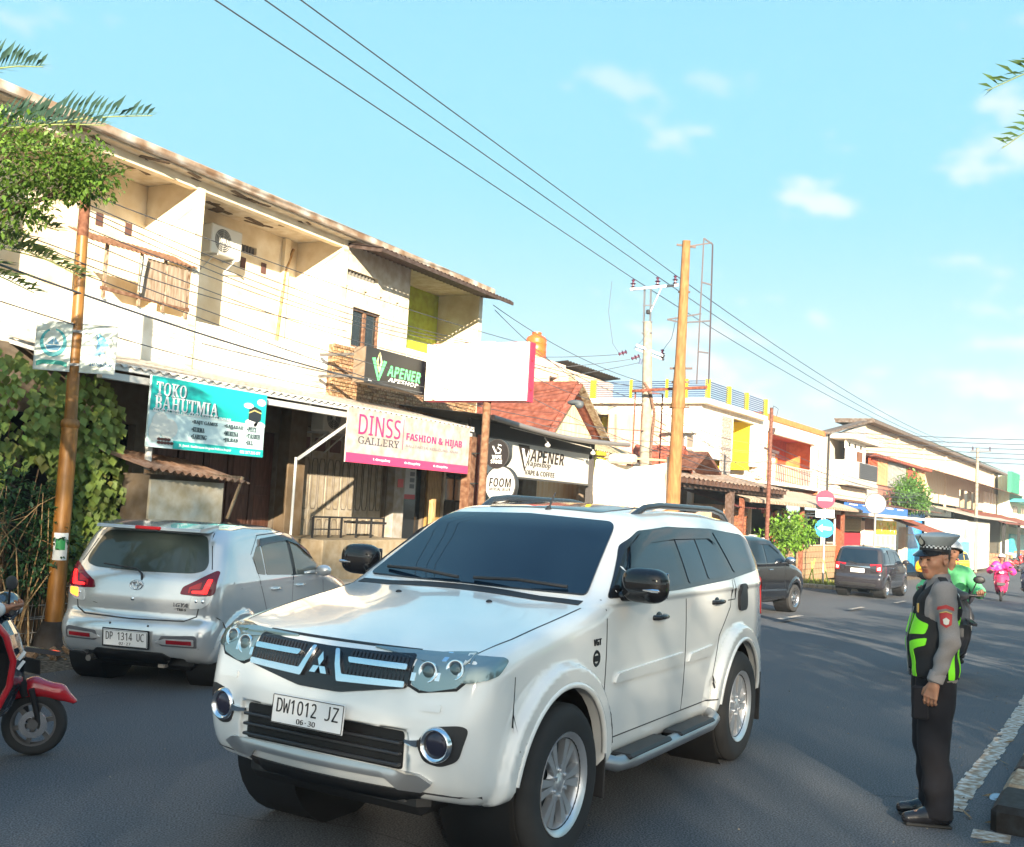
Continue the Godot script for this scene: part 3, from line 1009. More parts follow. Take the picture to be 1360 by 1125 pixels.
		var fb := Mb.frame((q[1] * 0.5 + Vector3(0, 0, 1)).normalized())
		part("chrome_ring", Mb.new().lathe([Vector2(0.054, 0.008), Vector2(0.060, 0.020), Vector2(0.068, 0.025), Vector2(0.076, 0.018), Vector2(0.080, 0.0)], q[0], fb, 28), chrome, fl)
		part("lens", Mb.new().ball(q[0] + q[1] * 0.004, Vector3(0.056, 0.016, 0.056), fb, 20, 8), mt(0.03, 0.03, 0.05, 0.03, 0.2), fl)
		var bl := pv([0.48, 0.665, 0.555, 0.675, 0.555, 0.645, 0.48, 0.652])
		for i in bl.size(): bl[i].x *= sg
		part("chrome_blade", lay(sd, bl, "z", 0.05, 0.02, 0.02), chrome, fl)
		part("washer_cap", lay(sd, soft(rectp(0.60 * sg - 0.045, 0.80, 0.60 * sg + 0.045, 0.835), 0.01), "z", 0.05, 0.008, 0.01), white, car)
	var it := part("lower_intake", lay(sd, soft(pv([-0.47, 0.525, -0.47, 0.695, 0.47, 0.695, 0.47, 0.525]), 0.02), "z", 0.08, 0.004, 0.006), dark, car)
	for i in 3: part("slat", Mb.new().box(Vector3(0, 0.55 + i * 0.048, 0.805), Vector3(0.94, 0.014, 0.03), 0.004), mt(0.03, 0.03, 0.032, 0.4), it)
	part("skid_bar", lay(sd, soft(pv([-0.62, 0.49, -0.56, 0.522, 0.56, 0.522, 0.62, 0.49, 0.56, 0.445, 0.44, 0.442, 0.39, 0.487, -0.39, 0.487, -0.44, 0.442, -0.56, 0.445]), 0.01), "z", 0.07, 0.018, 0.03), mt(0.42, 0.43, 0.44, 0.3, 0.7), car)
	part("front_valance", lay(sd, pv([-0.80, 0.435, -0.4, 0.432, 0.4, 0.432, 0.80, 0.435, 0.76, 0.37, -0.76, 0.37]), "z", 0.08, 0.006, 0.02), plastic, car)
	plate(car, Transform3D(Basis(Vector3.RIGHT, -0.08), Vector3(-0.02, 0.715, 0.875)), "DW1012 JZ", "06·30")
	# mirrors
	for sg in [1.0, -1.0]:
		var mr := Mb.new()
		var msd := func(p: Vector3) -> float:
			var q := Vector3((p.x - 0.985) / 0.135, (p.y - 1.335) / 0.098, (p.z + 0.70) / 0.085)
			var e := (pow(absf(q.x), 3.0) + pow(absf(q.y), 3.0) + pow(absf(q.z), 2.4))
			return (pow(e, 0.36) - 1.0) * 0.085
		mr = nets(msd, Vector3(0.8, 1.2, -0.82), Vector3(1.16, 1.46, -0.58), 0.014)
		mr.tube([Vector3(0.80, 1.262, -0.68), Vector3(0.87, 1.265, -0.69), Vector3(0.95, 1.27, -0.70)], 0.028)
		var t := Transform3D(Basis(Vector3(sg, 0, 0), Vector3(0, 1, 0), Vector3(0, 0, 1)), Vector3())
		if sg < 0:
			for i in mr.v.size():
				mr.v[i].x *= -1.0
				mr.n[i].x *= -1.0
			var w := mr.v.duplicate()
			var wn := mr.n.duplicate()
			for i in range(0, mr.v.size(), 3):
				mr.v[i + 1] = w[i + 2]; mr.v[i + 2] = w[i + 1]; mr.n[i + 1] = wn[i + 2]; mr.n[i + 2] = wn[i + 1]
			t = t
		var mo := part("mirror", mr, mt(0.012, 0.012, 0.014, 0.05), car)
		part("mirror_glass", Mb.new().box(Vector3(sg * 0.985, 1.335, -0.79), Vector3(0.2, 0.14, 0.006), 0.002), mt(0.6, 0.65, 0.7, 0.03, 1.0), mo)
		part("turn_lamp", Mb.new().box(Vector3(sg * 1.05, 1.315, -0.625), Vector3(0.1, 0.018, 0.02), 0.006), chrome, mo)
		for h in [[-1.24, 1.115], [-2.30, 1.15]]:
			var p: Array = lay_point(sd, Vector2(h[0], h[1]), "x")
			var hx: float = p[0].x
			var hm := Mb.new().tube([Vector3(sg * (hx - 0.01), h[1], h[0] + 0.085), Vector3(sg * (hx + 0.03), h[1] + 0.003, h[0] + 0.06), Vector3(sg * (hx + 0.036), h[1] + 0.004, h[0]), Vector3(sg * (hx + 0.03), h[1] + 0.003, h[0] - 0.06), Vector3(sg * (hx - 0.01), h[1], h[0] - 0.085)], 0.016)
			hm.ball(Vector3(sg * hx, h[1] + 0.006, h[0]), Vector3(0.008, 0.028, 0.05))
			part("door_handle", hm, black, car)
		for q in [[-0.60, -1.66], [-1.74, -2.22]]:
			var mo2 := lay(sd, soft(pv([q[0], 0.80, q[0] - 0.05, 0.85, q[1], 0.872, q[1], 0.80]), 0.02), "x", 0.12, 0.014, 0.014)
			if sg < 0: flip(mo2)
			part("side_moulding", mo2, white, car)
		for w in s.wheels:
			car_wheel(car, Vector3(sg * 0.775, 0.385, w), sg, 0.385, 0.255, 0.245, 6, mt(0.62, 0.63, 0.65, 0.32, 0.75))
			part("mud_flap", Mb.new().box(Vector3(sg * 0.77, 0.40, w - 0.47), Vector3(0.26, 0.36, 0.012), 0.004), plastic, car)
			part("wheel_liner", Mb.new().lathe([Vector2(0.455, 0.0), Vector2(0.455, 0.36)], Vector3(sg * 0.48 if sg > 0 else -0.84, 0.40, w), Mb.frame(Vector3(1, 0, 0)), 30).cyl(Vector3(sg * 0.46, 0.40, w), Vector3(sg * 0.48, 0.40, w), 0.455, -1.0, 30), dark, car)
		# running board
		var rb := Mb.new()
		rb.tube([Vector3(sg * 0.80, 0.40, -0.52), Vector3(sg * 0.905, 0.375, -0.60), Vector3(sg * 0.925, 0.37, -0.8), Vector3(sg * 0.925, 0.37, -2.05), Vector3(sg * 0.905, 0.385, -2.2), Vector3(sg * 0.82, 0.42, -2.27)], 0.042, -1.0, 12)
		var ro := part("running_board", rb, mt(0.35, 0.37, 0.4, 0.35, 0.8), car)
		for z in [-0.98, -1.75]: part("step_pad", Mb.new().box(Vector3(sg * 0.90, 0.405, z), Vector3(0.13, 0.03, 0.62), 0.014), plastic, ro)
		# roof rail
		part("roof_rail", Mb.new().tube([Vector3(sg * 0.555, 1.70, -1.45), Vector3(sg * 0.575, 1.765, -1.62), Vector3(sg * 0.585, 1.785, -1.85), Vector3(sg * 0.585, 1.785, -2.9), Vector3(sg * 0.575, 1.76, -3.15), Vector3(sg * 0.56, 1.70, -3.32)], 0.022, -1.0, 10), mt(0.06, 0.065, 0.075, 0.25, 0.5), car)
	part("fuel_lid", lay(sd, soft(pv([-2.80, 1.06, -2.98, 1.06, -3.0, 1.15, -2.97, 1.25, -2.82, 1.25, -2.79, 1.15]), 0.05), "x", 0.1, 0.02, 0.02), plastic, car)
	part("sunroof", lay(sd, soft(pv([-0.42, -1.30, 0.42, -1.30, 0.42, -2.0, -0.42, -2.0]), 0.06), "y", 0.12, 0.005, 0.01), mt(0.02, 0.03, 0.04, 0.05), car)
	part("antenna", Mb.new().cyl(Vector3(0.05, 1.695, -1.28), Vector3(0.05, 1.74, -1.29), 0.035, 0.012).tube([Vector3(0.05, 1.73, -1.29), Vector3(0.05, 1.83, -1.37)], 0.006), plastic, car)
	for w in s.wheels: pair("arch_lip", arch_lip(s, w, s.arch + 0.004, 0.017, 0.42), white, car)
	var wp := Mb.new()
	for l in [[0.62, 1.285, 0.05, 1.29], [-0.05, 1.285, -0.62, 1.30]]:
		var a: Array = lay_point(sd, Vector2(l[0], l[1]), "z")
		var b: Array = lay_point(sd, Vector2(l[2], l[3]), "z")
		wp.tube([a[0] + Vector3(0, 0.02, 0.02), (a[0] + b[0]) * 0.5 + Vector3(0, 0.035, 0.045), b[0] + Vector3(0, 0.02, 0.02)], 0.010)
	part("wiper", wp, plastic, car)
	part("cowl", lay(sd, pv([-0.74, -0.37, -0.5, -0.33, 0.5, -0.33, 0.74, -0.37, 0.74, -0.43, 0.5, -0.39, -0.5, -0.39, -0.74, -0.43]), "y", 0.1, 0.004), plastic, car)
	for x in [-0.3, 0.3]: part("washer_jet", Mb.new().ball(lay_point(sd, Vector2(x, -0.18), "y")[0], Vector3(0.018, 0.012, 0.018)), plastic, car)
	var bp: Array = lay_point(sd, Vector2(-0.37, 0.99), "x")
	words("VGT", "Droid Sans!", 0.09, 0.035, dark, car, facing_x(bp[0] + Vector3(0.003, 0.05, 0)), "badge")
	part("badge", Mb.new().lathe([Vector2(0.026, 0), Vector2(0.04, 0.004), Vector2(0.044, 0)], bp[0] + Vector3(0.001, -0.035, 0), Mb.frame(bp[1]), 18).box(bp[0] + Vector3(0.003, -0.035, 0), Vector3(0.004, 0.03, 0.06)), dark, car)
	for sg in [-1.0, 1.0]:
		var tp := lay(sd, soft(pv([-3.62, 0.98, -3.62, 1.28, -3.79, 1.28, -3.82, 0.98]), 0.03), "x", 0.08, 0.006)
		if sg < 0: flip(tp)
		part("tail_light", tp, mt(0.35, 0.01, 0.012, 0.1), car)

# a panel on the left side and its mirror image on the right
func pair(called: String, m: Mb, mat: Material, parent: Node3D) -> void:
	part(called, m, mat, parent)
	var r := Mb.new()
	r.v = m.v.duplicate(); r.n = m.n.duplicate(); r.c = m.c
	flip(r)
	part(called, r, mat, parent)
# a rolled lip round a wheel arch
func arch_lip(s: Car, w: float, r: float, lip: float, low: float) -> Mb:
	var p := []
	for i in 41:
		var a := lerpf(-0.35, PI + 0.35, i / 40.0)
		var q := Vector2(w + cos(a) * r, s.wheel_r + sin(a) * r)
		if q.y < low: continue
		var e := Vector2(w + cos(a) * (r + 0.028), s.wheel_r + sin(a) * (r + 0.028))
		p.append(Vector3(lay_point(s.sd, e, "x")[0].x - lip * 0.5, q.y, q.x))
	return Mb.new().tube(p, lip, -1.0, 8)
func flip(m: Mb) -> void:
	var w := m.v.duplicate()
	var wn := m.n.duplicate()
	var r := Vector3(-1, 1, 1)
	for i in range(0, w.size(), 3):
		m.v[i] = w[i] * r; m.v[i + 1] = w[i + 2] * r; m.v[i + 2] = w[i + 1] * r
		m.n[i] = wn[i] * r; m.n[i + 1] = wn[i + 2] * r; m.n[i + 2] = wn[i + 1] * r

func mirror_poly(a: Array, sg: float) -> PackedVector2Array:
	var p := pv(a)
	for i in p.size(): p[i].x *= sg
	return p

func build_hatchback() -> void:
	var car := thing("silver_hatchback", "silver hatchback seen from behind with lit red tail lamps by the ochre pole", "car", Vector3(-7.88, -0.165, -7.66), PI + 0.275)
	car.scale = Vector3(1.03, 1.03, 1.03)
	var s := Car.new()
	s.belt = 0.98; s.lean = 0.30; s.crown = 0.05; s.soft = 0.11; s.bow_f = 0.16; s.bow_r = 0.13; s.z_mid = 1.6
	s.wheels = [0.0, 2.455]; s.wheel_r = 0.285; s.arch = 0.325; s.flare = 0.022
	s.widths = [Vector2(-0.6, 0.76), Vector2(-0.1, 0.815), Vector2(0.8, 0.815), Vector2(2.2, 0.815), Vector2(3.1, 0.74)]
	s.cuts = [[Vector3(0, 0.18, 1.2), Vector3(0.5, 0.12, 3)]]
	s.setup(soft(pv([-0.40, 0.235, -0.53, 0.30, -0.60, 0.44, -0.60, 0.56, -0.535, 0.645, -0.515, 0.66, -0.525, 0.80, -0.50, 0.98, -0.45, 1.06, -0.27, 1.385, -0.20, 1.44, -0.10, 1.475, 0.30, 1.505, 0.85, 1.495, 1.25, 1.43, 1.62, 1.25, 1.98, 1.02, 2.2, 0.965, 2.75, 0.86, 3.02, 0.74, 3.10, 0.55, 3.08, 0.35, 2.98, 0.22, 1.5, 0.21]), 0.06))
	var sd := s.sd
	var silver := paint(0.60, 0.62, 0.63, 0.5)
	var plastic := mt(0.02, 0.02, 0.022, 0.55)
	var dark := mt(0.006, 0.006, 0.007, 0.6)
	var chrome := mt(0.75, 0.77, 0.8, 0.12, 1.0)
	var glass := mt(0.045, 0.058, 0.052, 0.03)
	part("body", nets(sd, Vector3(0, 0.16, -0.75), Vector3(0.98, 1.62, 3.25), 0.024, true), silver, car)
	part("underbody", Mb.new().box(Vector3(0, 0.27, 1.2), Vector3(1.1, 0.18, 3.2), 0.04), dark, car)
	part("rear_glass", lay(sd, soft(pv([-0.60, 1.085, -0.5, 1.055, 0, 1.045, 0.5, 1.055, 0.60, 1.085, 0.615, 1.15, 0.53, 1.37, 0.47, 1.395, 0, 1.40, -0.47, 1.395, -0.53, 1.37, -0.615, 1.15]), 0.05), "-z", 0.07, 0.006), glass, car)
	var sp := Mb.new()
	sp.prism(soft(pv([-0.40, 1.425, -0.385, 1.455, -0.05, 1.492, -0.05, 1.45, -0.22, 1.42]), 0.01), 0.0 - 1.06, Transform3D(Basis(Vector3(0, 0, 1), Vector3(0, 1, 0), Vector3(-1, 0, 0)), Vector3(-0.53, 0, 0)))
	var spo := part("spoiler", sp, silver, car)
	part("brake_lamp", Mb.new().box(Vector3(0, 1.442, -0.397), Vector3(0.26, 0.03, 0.02), 0.006), mt(0.5, 0.01, 0.015, 0.15), spo)
	var wins := [["rear_side_glass", [0.28, 1.04, 0.24, 1.19, 0.36, 1.30, 0.42, 1.30, 0.44, 1.02]], ["rear_window", [0.47, 1.02, 0.46, 1.32, 1.05, 1.355, 1.08, 0.99]], ["front_window", [1.16, 0.985, 1.14, 1.355, 1.32, 1.32, 1.60, 1.165, 1.84, 0.995, 1.8, 0.97]]]
	for w in wins: pair(w[0], lay(sd, soft(pv(w[1]), 0.025), "x", 0.09, 0.006), mt(0.16, 0.155, 0.13, 0.03), car)
	pair("pillar_trim", lay(sd, soft(pv([1.05, 0.985, 1.02, 1.365, 1.17, 1.365, 1.19, 0.985]), 0.01), "x", 0.1, 0.003), plastic, car)
	var vis := lay(sd, pv([0.40, 1.29, 0.44, 1.365, 1.1, 1.40, 1.36, 1.355, 1.66, 1.185, 1.62, 1.13, 1.30, 1.285, 1.05, 1.335, 0.55, 1.31]), "x", 0.1, 0.02, 0.004)
	pair("rain_visor", vis, mt(0.012, 0.016, 0.03, 0.05), car)
	part("windscreen", lay(sd, soft(pv([-0.62, 1.03, 0.62, 1.03, 0.5, 1.37, -0.5, 1.37]), 0.04), "z", 0.1, 0.008), glass, car)
	var seam := Mb.new()
	for l in [[[0.22, 1.20, 0.30, 1.02, 0.40, 0.86, 0.52, 0.66, 0.52, 0.30], "x"], [[1.11, 0.99, 1.10, 0.30], "x"], [[1.9, 0.96, 1.98, 0.5, 1.95, 0.30], "x"], [[0.52, 0.30, 1.95, 0.30], "x"], [[0.20, 1.22, 0.42, 1.40, 1.2, 1.43], "x"], [[-0.50, 0.74, -0.33, 0.63, -0.30, 0.56], "x"], [[-0.33, 0.41, -0.52, 0.40], "x"]]:
		lay_line(sd, Array(pv(l[0])), l[1], 0.008, 0.0015, true, seam)
	for sg in [1.0, -1.0]:
		lay_line(sd, Array(mirror_poly([0.0, 0.625, 0.5, 0.635, 0.60, 0.68, 0.62, 0.80], sg)), "-z", 0.010, 0.0015, false, seam)
		lay_line(sd, Array(mirror_poly([0.55, 1.42, 0.66, 1.10], sg)), "-z", 0.008, 0.0015, false, seam)
	tag(part("panel_gaps", seam, dark, car), "", "", "", "stuff")
	var crease := lay_line(sd, Array(pv([-0.05, 0.92, 0.8, 0.93, 2.2, 0.90])), "x", 0.014, 0.004)
	pair("crease", crease, silver, car)
	for sg in [1.0, -1.0]:
		var tl := part("tail_lamp", lay(sd, soft(mirror_poly([0.43, 0.87, 0.45, 0.935, 0.56, 0.995, 0.705, 1.09, 0.73, 1.08, 0.735, 0.90, 0.715, 0.87, 0.6, 0.86], sg), 0.02), "-z", 0.05, 0.012, 0.02), mt(0.13, 0.006, 0.02, 0.06), car)
		part("lit_element", lay(sd, soft(mirror_poly([0.54, 0.885, 0.54, 0.905, 0.635, 0.91, 0.665, 1.01, 0.70, 1.01, 0.675, 0.885], sg), 0.01), "-z", 0.05, 0.016, 0.006), glow(1.0, 0.012, 0.012, 1.0), tl)
		part("red_element", lay(sd, soft(mirror_poly([0.505, 0.885, 0.51, 0.935, 0.62, 0.985, 0.61, 0.925, 0.525, 0.92, 0.525, 0.885], sg), 0.01), "-z", 0.05, 0.0145, 0.006), mt(0.42, 0.012, 0.02, 0.1), tl)
		part("reverse_lamp", lay(sd, soft(mirror_poly([0.53, 0.745, 0.545, 0.855, 0.71, 0.862, 0.70, 0.80, 0.64, 0.755], sg), 0.02), "-z", 0.05, 0.010, 0.016), mt(0.62, 0.64, 0.64, 0.1, 0.2), tl)
		for i in 2: part("lamp_bowl", Mb.new().ball(lay_point(sd, Vector2(sg * (0.585 + i * 0.06), 0.815), "-z")[0], Vector3(0.02, 0.024, 0.012)), chrome, tl)
		if sg > 0: part("turn_lamp", lay(sd, soft(mirror_poly([0.60, 0.775, 0.61, 0.858, 0.70, 0.86, 0.69, 0.80], sg), 0.015), "-z", 0.05, 0.014, 0.006), glow(1.0, 0.20, 0.02, 1.2), tl)
		var bk := part("bumper_reflector", lay(sd, soft(mirror_poly([0.30, 0.44, 0.33, 0.50, 0.63, 0.52, 0.655, 0.50, 0.655, 0.41, 0.33, 0.41], sg), 0.015), "-z", 0.06, 0.004, 0.012), mt(0.09, 0.09, 0.10, 0.5), car)
		part("frame", lay(sd, soft(mirror_poly([0.27, 0.445, 0.36, 0.478, 0.63, 0.485, 0.63, 0.425, 0.36, 0.425], sg), 0.012), "-z", 0.06, 0.010, 0.012), mt(0.6, 0.6, 0.6, 0.3, 0.6), bk)
		part("reflector", lay(sd, rectp(minf(sg * 0.38, sg * 0.61), 0.437, maxf(sg * 0.38, sg * 0.61), 0.47), "-z", 0.06, 0.014, 0.006), mt(0.25, 0.012, 0.02, 0.15), bk)
		for q in [0.19]: part("parking_sensor", Mb.new().ball(lay_point(sd, Vector2(sg * q, 0.575), "-z")[0], Vector3(0.011, 0.011, 0.006)), dark, car)
		for w in s.wheels: car_wheel(car, Vector3(sg * 0.715, 0.285, w), sg, 0.285, 0.175, 0.185, 5, mt(0.5, 0.5, 0.52, 0.3, 1.0))
		for w in s.wheels: part("wheel_liner", Mb.new().lathe([Vector2(0.318, 0.0), Vector2(0.318, 0.32)], Vector3(0.44 if sg > 0 else -0.76, 0.285, w), Mb.frame(Vector3(1, 0, 0)), 24).cyl(Vector3(sg * 0.43, 0.285, w), Vector3(sg * 0.45, 0.285, w), 0.318, -1.0, 24), dark, car)
		var mr := part("mirror", Mb.new().ball(Vector3(sg * 0.89, 1.01, 1.72), Vector3(0.09, 0.062, 0.06), Basis(), 16, 10).tube([Vector3(sg * 0.74, 0.97, 1.72), Vector3(sg * 0.86, 0.98, 1.71)], 0.025), silver, car)
		mr.rotation = Vector3()
		for h in [0.68, 1.28]:
			var p: Vector3 = lay_point(sd, Vector2(h, 0.875), "x")[0]
			part("door_handle", Mb.new().tube([Vector3(sg * (p.x - 0.01), 0.875, h - 0.09), Vector3(sg * (p.x + 0.028), 0.875, h - 0.05), Vector3(sg * (p.x + 0.028), 0.875, h + 0.05), Vector3(sg * (p.x - 0.01), 0.875, h + 0.09)], 0.014), silver, car)
	for w in s.wheels: pair("arch_lip", arch_lip(s, w, s.arch + 0.003, 0.010, 0.30), silver, car)
	part("lower_bumper", lay(sd, soft(pv([-0.40, 0.30, -0.33, 0.345, 0.33, 0.345, 0.40, 0.30, 0.36, 0.25, -0.36, 0.25]), 0.02), "-z", 0.08, 0.010, 0.02), plastic, car)
	plate(car, Transform3D(Basis(Vector3.UP, PI) * Basis(Vector3.RIGHT, 0.12), Vector3(0.0, 0.455, -0.622)), "DP 1314 UC", "02·27", 0.44, 0.145)
	var rm := part("plate_frame", Mb.new().box(Vector3(0, 0.455, -0.613), Vector3(0.47, 0.17, 0.012), 0.004, Basis(Vector3.RIGHT, -0.12)), dark, car)
	rm.rotation = Vector3()
	var ep: Array = lay_point(sd, Vector2(0.0, 0.925), "-z")
	var ef := Mb.frame(ep[1])
	var em := Mb.new()
	for e in [[0.062, 0.042, 0.0], [0.042, 0.018, 0.012], [0.02, 0.040, -0.002]]:
		var ring := []
		for i in 21: ring.append(ep[0] + ep[1] * 0.008 + Vector3(cos(TAU * i / 20) * e[0], sin(TAU * i / 20) * e[1] + e[2], 0.0))
		em.tube(ring, 0.006, -1.0, 6, false)
	part("emblem", em, chrome, car)
	var back := Basis(Vector3.UP, PI)
	var np: Array = lay_point(sd, Vector2(-0.44, 0.775), "-z")
	words("AGYA", "Droid Sans!", 0.17, 0.036, mt(0.12, 0.12, 0.13, 0.3, 0.8), car, Transform3D(back, np[0] + np[1] * 0.004), "badge", 0.25)
	words("TRD S", "Droid Sans!", 0.09, 0.022, dark, car, Transform3D(back, np[0] + np[1] * 0.004 + Vector3(-0.02, -0.04, 0)), "badge")
	part("lock", Mb.new().ball(lay_point(sd, Vector2(0.02, 0.80), "-z")[0], Vector3(0.018, 0.018, 0.008)), chrome, car)
	var wa: Vector3 = lay_point(sd, Vector2(0.02, 1.02), "-z")[0]
	part("rear_wiper", Mb.new().tube([wa + Vector3(-0.06, -0.06, -0.01), wa + Vector3(-0.06, 0.01, -0.03), wa + Vector3(0.0, 0.05, -0.02), wa + Vector3(0.35, 0.075, 0.0)], 0.012, 0.006), plastic, car)
	part("tow_bracket", Mb.new().box(Vector3(-0.28, 0.22, -0.42), Vector3(0.07, 0.05, 0.08), 0.01), mt(0.4, 0.35, 0.3, 0.6), car)
	part("exhaust", Mb.new().cyl(Vector3(0.42, 0.24, -0.30), Vector3(0.42, 0.235, -0.52), 0.028), mt(0.25, 0.22, 0.2, 0.4, 0.8), car)

var van_body: ArrayMesh = null
func make_van(called: String, label: String, at: Vector3, turn: float, body: Material, trim: Material, tail: int) -> Node3D:
	var car := thing(called, label, "car", at, turn)
	var s := Car.new()
	s.belt = 1.05; s.lean = 0.26; s.crown = 0.05; s.soft = 0.11; s.bow_f = 0.16; s.bow_r = 0.10; s.z_mid = 1.5
	s.wheels = [0.0, 2.6]; s.wheel_r = 0.30; s.arch = 0.35; s.flare = 0.02
	s.widths = [Vector2(-0.75, 0.77), Vector2(-0.2, 0.825), Vector2(2.4, 0.825), Vector2(3.35, 0.74)]
	s.setup(soft(pv([-0.55, 0.27, -0.70, 0.34, -0.745, 0.52, -0.74, 0.66, -0.67, 0.72, -0.665, 0.98, -0.62, 1.10, -0.46, 1.50, -0.42, 1.585, -0.30, 1.635, 0.1, 1.665, 0.9, 1.67, 1.5, 1.61, 1.95, 1.36, 2.35, 1.10, 2.8, 1.02, 3.15, 0.91, 3.30, 0.72, 3.32, 0.45, 3.2, 0.29, 1.3, 0.26]), 0.07))
	var sd := s.sd
	var plastic := mt(0.02, 0.02, 0.022, 0.55)
	var dark := mt(0.006, 0.006, 0.007, 0.6)
	var glass := glassmat()
	if van_body == null: van_body = nets(sd, Vector3(0, 0.2, -0.9), Vector3(0.98, 1.8, 3.45), 0.036, true).mesh()
	part("body", van_body, body, car)
	part("underbody", Mb.new().box(Vector3(0, 0.32, 1.3), Vector3(1.2, 0.2, 3.4), 0.04), dark, car)
	part("rear_glass", lay(sd, soft(pv([-0.62, 1.10, 0.62, 1.10, 0.56, 1.54, -0.56, 1.54]), 0.06), "-z", 0.12, 0.008), glass, car)
	part("windscreen", lay(sd, soft(pv([-0.62, 1.14, 0.62, 1.14, 0.5, 1.52, -0.5, 1.52]), 0.05), "z", 0.12, 0.010), glass, car)
	for w in [["quarter_window", [-0.40, 1.12, -0.26, 1.47, 0.16, 1.50, 0.22, 1.10]], ["rear_window", [0.30, 1.10, 0.25, 1.51, 0.98, 1.52, 1.04, 1.09]], ["front_window", [1.13, 1.09, 1.08, 1.52, 1.38, 1.50, 1.75, 1.32, 2.06, 1.11]]]:
		pair(w[0], lay(sd, soft(pv(w[1]), 0.03), "x", 0.14, 0.008), glass, car)
	pair("rain_visor", lay(sd, pv([0.22, 1.42, 0.22, 1.55, 1.4, 1.56, 1.85, 1.32, 1.74, 1.29, 1.36, 1.47, 0.9, 1.48]), "x", 0.15, 0.022, 0.004), mt(0.02, 0.022, 0.03, 0.1), car)
	var seam := Mb.new()
	for l in [[0.24, 1.08, 0.45, 0.75, 0.45, 0.35], [1.09, 1.08, 1.08, 0.35], [2.0, 1.08, 2.05, 0.6, 2.0, 0.35], [0.45, 0.35, 2.0, 0.35]]: lay_line(sd, Array(pv(l)), "x", 0.012, 0.002, true, seam, 0.2)
	tag(part("panel_gaps", seam, dark, car), "", "", "", "stuff")
	pair("chrome_strip", lay_line(sd, Array(pv([0.5, 0.52, 2.1, 0.50])), "x", 0.03, 0.014), trim, car)
	for sg in [1.0, -1.0]:
		var red := mt(0.36, 0.01, 0.02, 0.12)
		var tl := part("tail_lamp", lay(sd, soft(mirror_poly([0.60, 0.86, 0.60, 1.06, 0.40, 1.02, 0.38, 1.08, 0.73, 1.10, 0.75, 0.86] if tail == 0 else [0.62, 0.80, 0.60, 1.10, 0.72, 1.12, 0.74, 0.82], sg), 0.02), "-z", 0.08, 0.012, 0.02), red, car)
		part("clear_lamp", lay(sd, soft(mirror_poly([0.62, 0.90, 0.62, 0.98, 0.71, 1.0, 0.71, 0.90], sg), 0.01), "-z", 0.08, 0.016, 0.01), mt(0.6, 0.55, 0.55, 0.2), tl)
		part("headlight", lay(sd, soft(mirror_poly([0.42, 0.72, 0.40, 0.82, 0.62, 0.90, 0.68, 0.88, 0.66, 0.76], sg), 0.02), "z", 0.08, 0.008), mt(0.4, 0.43, 0.45, 0.08, 0.4), car)
		var mr := part("mirror", Mb.new().ball(Vector3(sg * 0.95, 1.15, 1.98), Vector3(0.12, 0.085, 0.075), Basis(), 14, 8).tube([Vector3(sg * 0.78, 1.08, 1.98), Vector3(sg * 0.92, 1.12, 1.97)], 0.03), trim if tail == 1 else body, car)
		mr.rotation = Vector3()
		for w in s.wheels:
			car_wheel(car, Vector3(sg * 0.725, 0.30, w), sg, 0.30, 0.185, 0.195, 5, mt(0.5, 0.5, 0.52, 0.3, 1.0))
			part("wheel_liner", Mb.new().lathe([Vector2(0.345, 0.0), Vector2(0.345, 0.32)], Vector3(0.44 if sg > 0 else -0.76, 0.30, w), Mb.frame(Vector3(1, 0, 0)), 20).cyl(Vector3(sg * 0.43, 0.30, w), Vector3(sg * 0.45, 0.30, w), 0.345, -1.0, 20), dark, car)
		for h in [0.62, 1.30]:
			var p: Vector3 = lay_point(sd, Vector2(h, 0.95), "x")[0]
			part("door_handle", Mb.new().box(Vector3(sg * (p.x + 0.015), 0.95, h), Vector3(0.03, 0.03, 0.17), 0.01), trim, car)
	part("hatch_strip", lay(sd, soft(rectp(-0.40, 0.965, 0.40, 1.005), 0.01), "-z", 0.1, 0.012, 0.01), trim, car)
	part("number_plate", lay(sd, rectp(-0.22, 0.80, 0.22, 0.93), "-z", 0.2, 0.012, 0.01), mt(0.74, 0.74, 0.72, 0.5), car)
	part("bumper_strip", lay(sd, soft(pv([-0.62, 0.42, -0.50, 0.47, 0.50, 0.47, 0.62, 0.42, 0.55, 0.37, -0.55, 0.37]), 0.02), "-z", 0.1, 0.012, 0.02), plastic, car)
	part("rear_wiper", Mb.new().tube([Vector3(0.02, 1.08, -0.66), Vector3(0.2, 1.13, -0.635), Vector3(0.32, 1.14, -0.625)], 0.012), plastic, car)
	part("grille", lay(sd, soft(rectp(-0.36, 0.60, 0.36, 0.80), 0.03), "z", 0.1, 0.008), plastic, car)
	part("roof_antenna", Mb.new().ball(Vector3(0.0, 1.67, 0.0), Vector3(0.03, 0.05, 0.08)), plastic, car)
	return car

func build_vans() -> void:
	var chrome := mt(0.7, 0.7, 0.72, 0.15, 1.0)
	make_van("black_van", "black family van half hidden behind the white SUV", Vector3(-6.82, ground(-21.7, -6.8) + 0.0, -21.7), PI - 0.2, paint(0.008, 0.008, 0.010), chrome, 1)
	var v := make_van("grey_van", "dark grey family van driving away toward the junction", Vector3(-5.92, ground(-35.0), -35.0), PI - 0.08, paint(0.032, 0.030, 0.036, 0.3), chrome, 0)
	v.scale = Vector3(0.95, 0.95, 0.95)
	var y := make_van("yellow_van", "small bright yellow van parked far off beyond the officer's cap", Vector3(-5.9, ground(-63.0), -63.0), -0.35, paint(0.75, 0.42, 0.01), mt(0.1, 0.1, 0.1), 0)
	y.scale = Vector3(0.92, 0.92, 0.92)

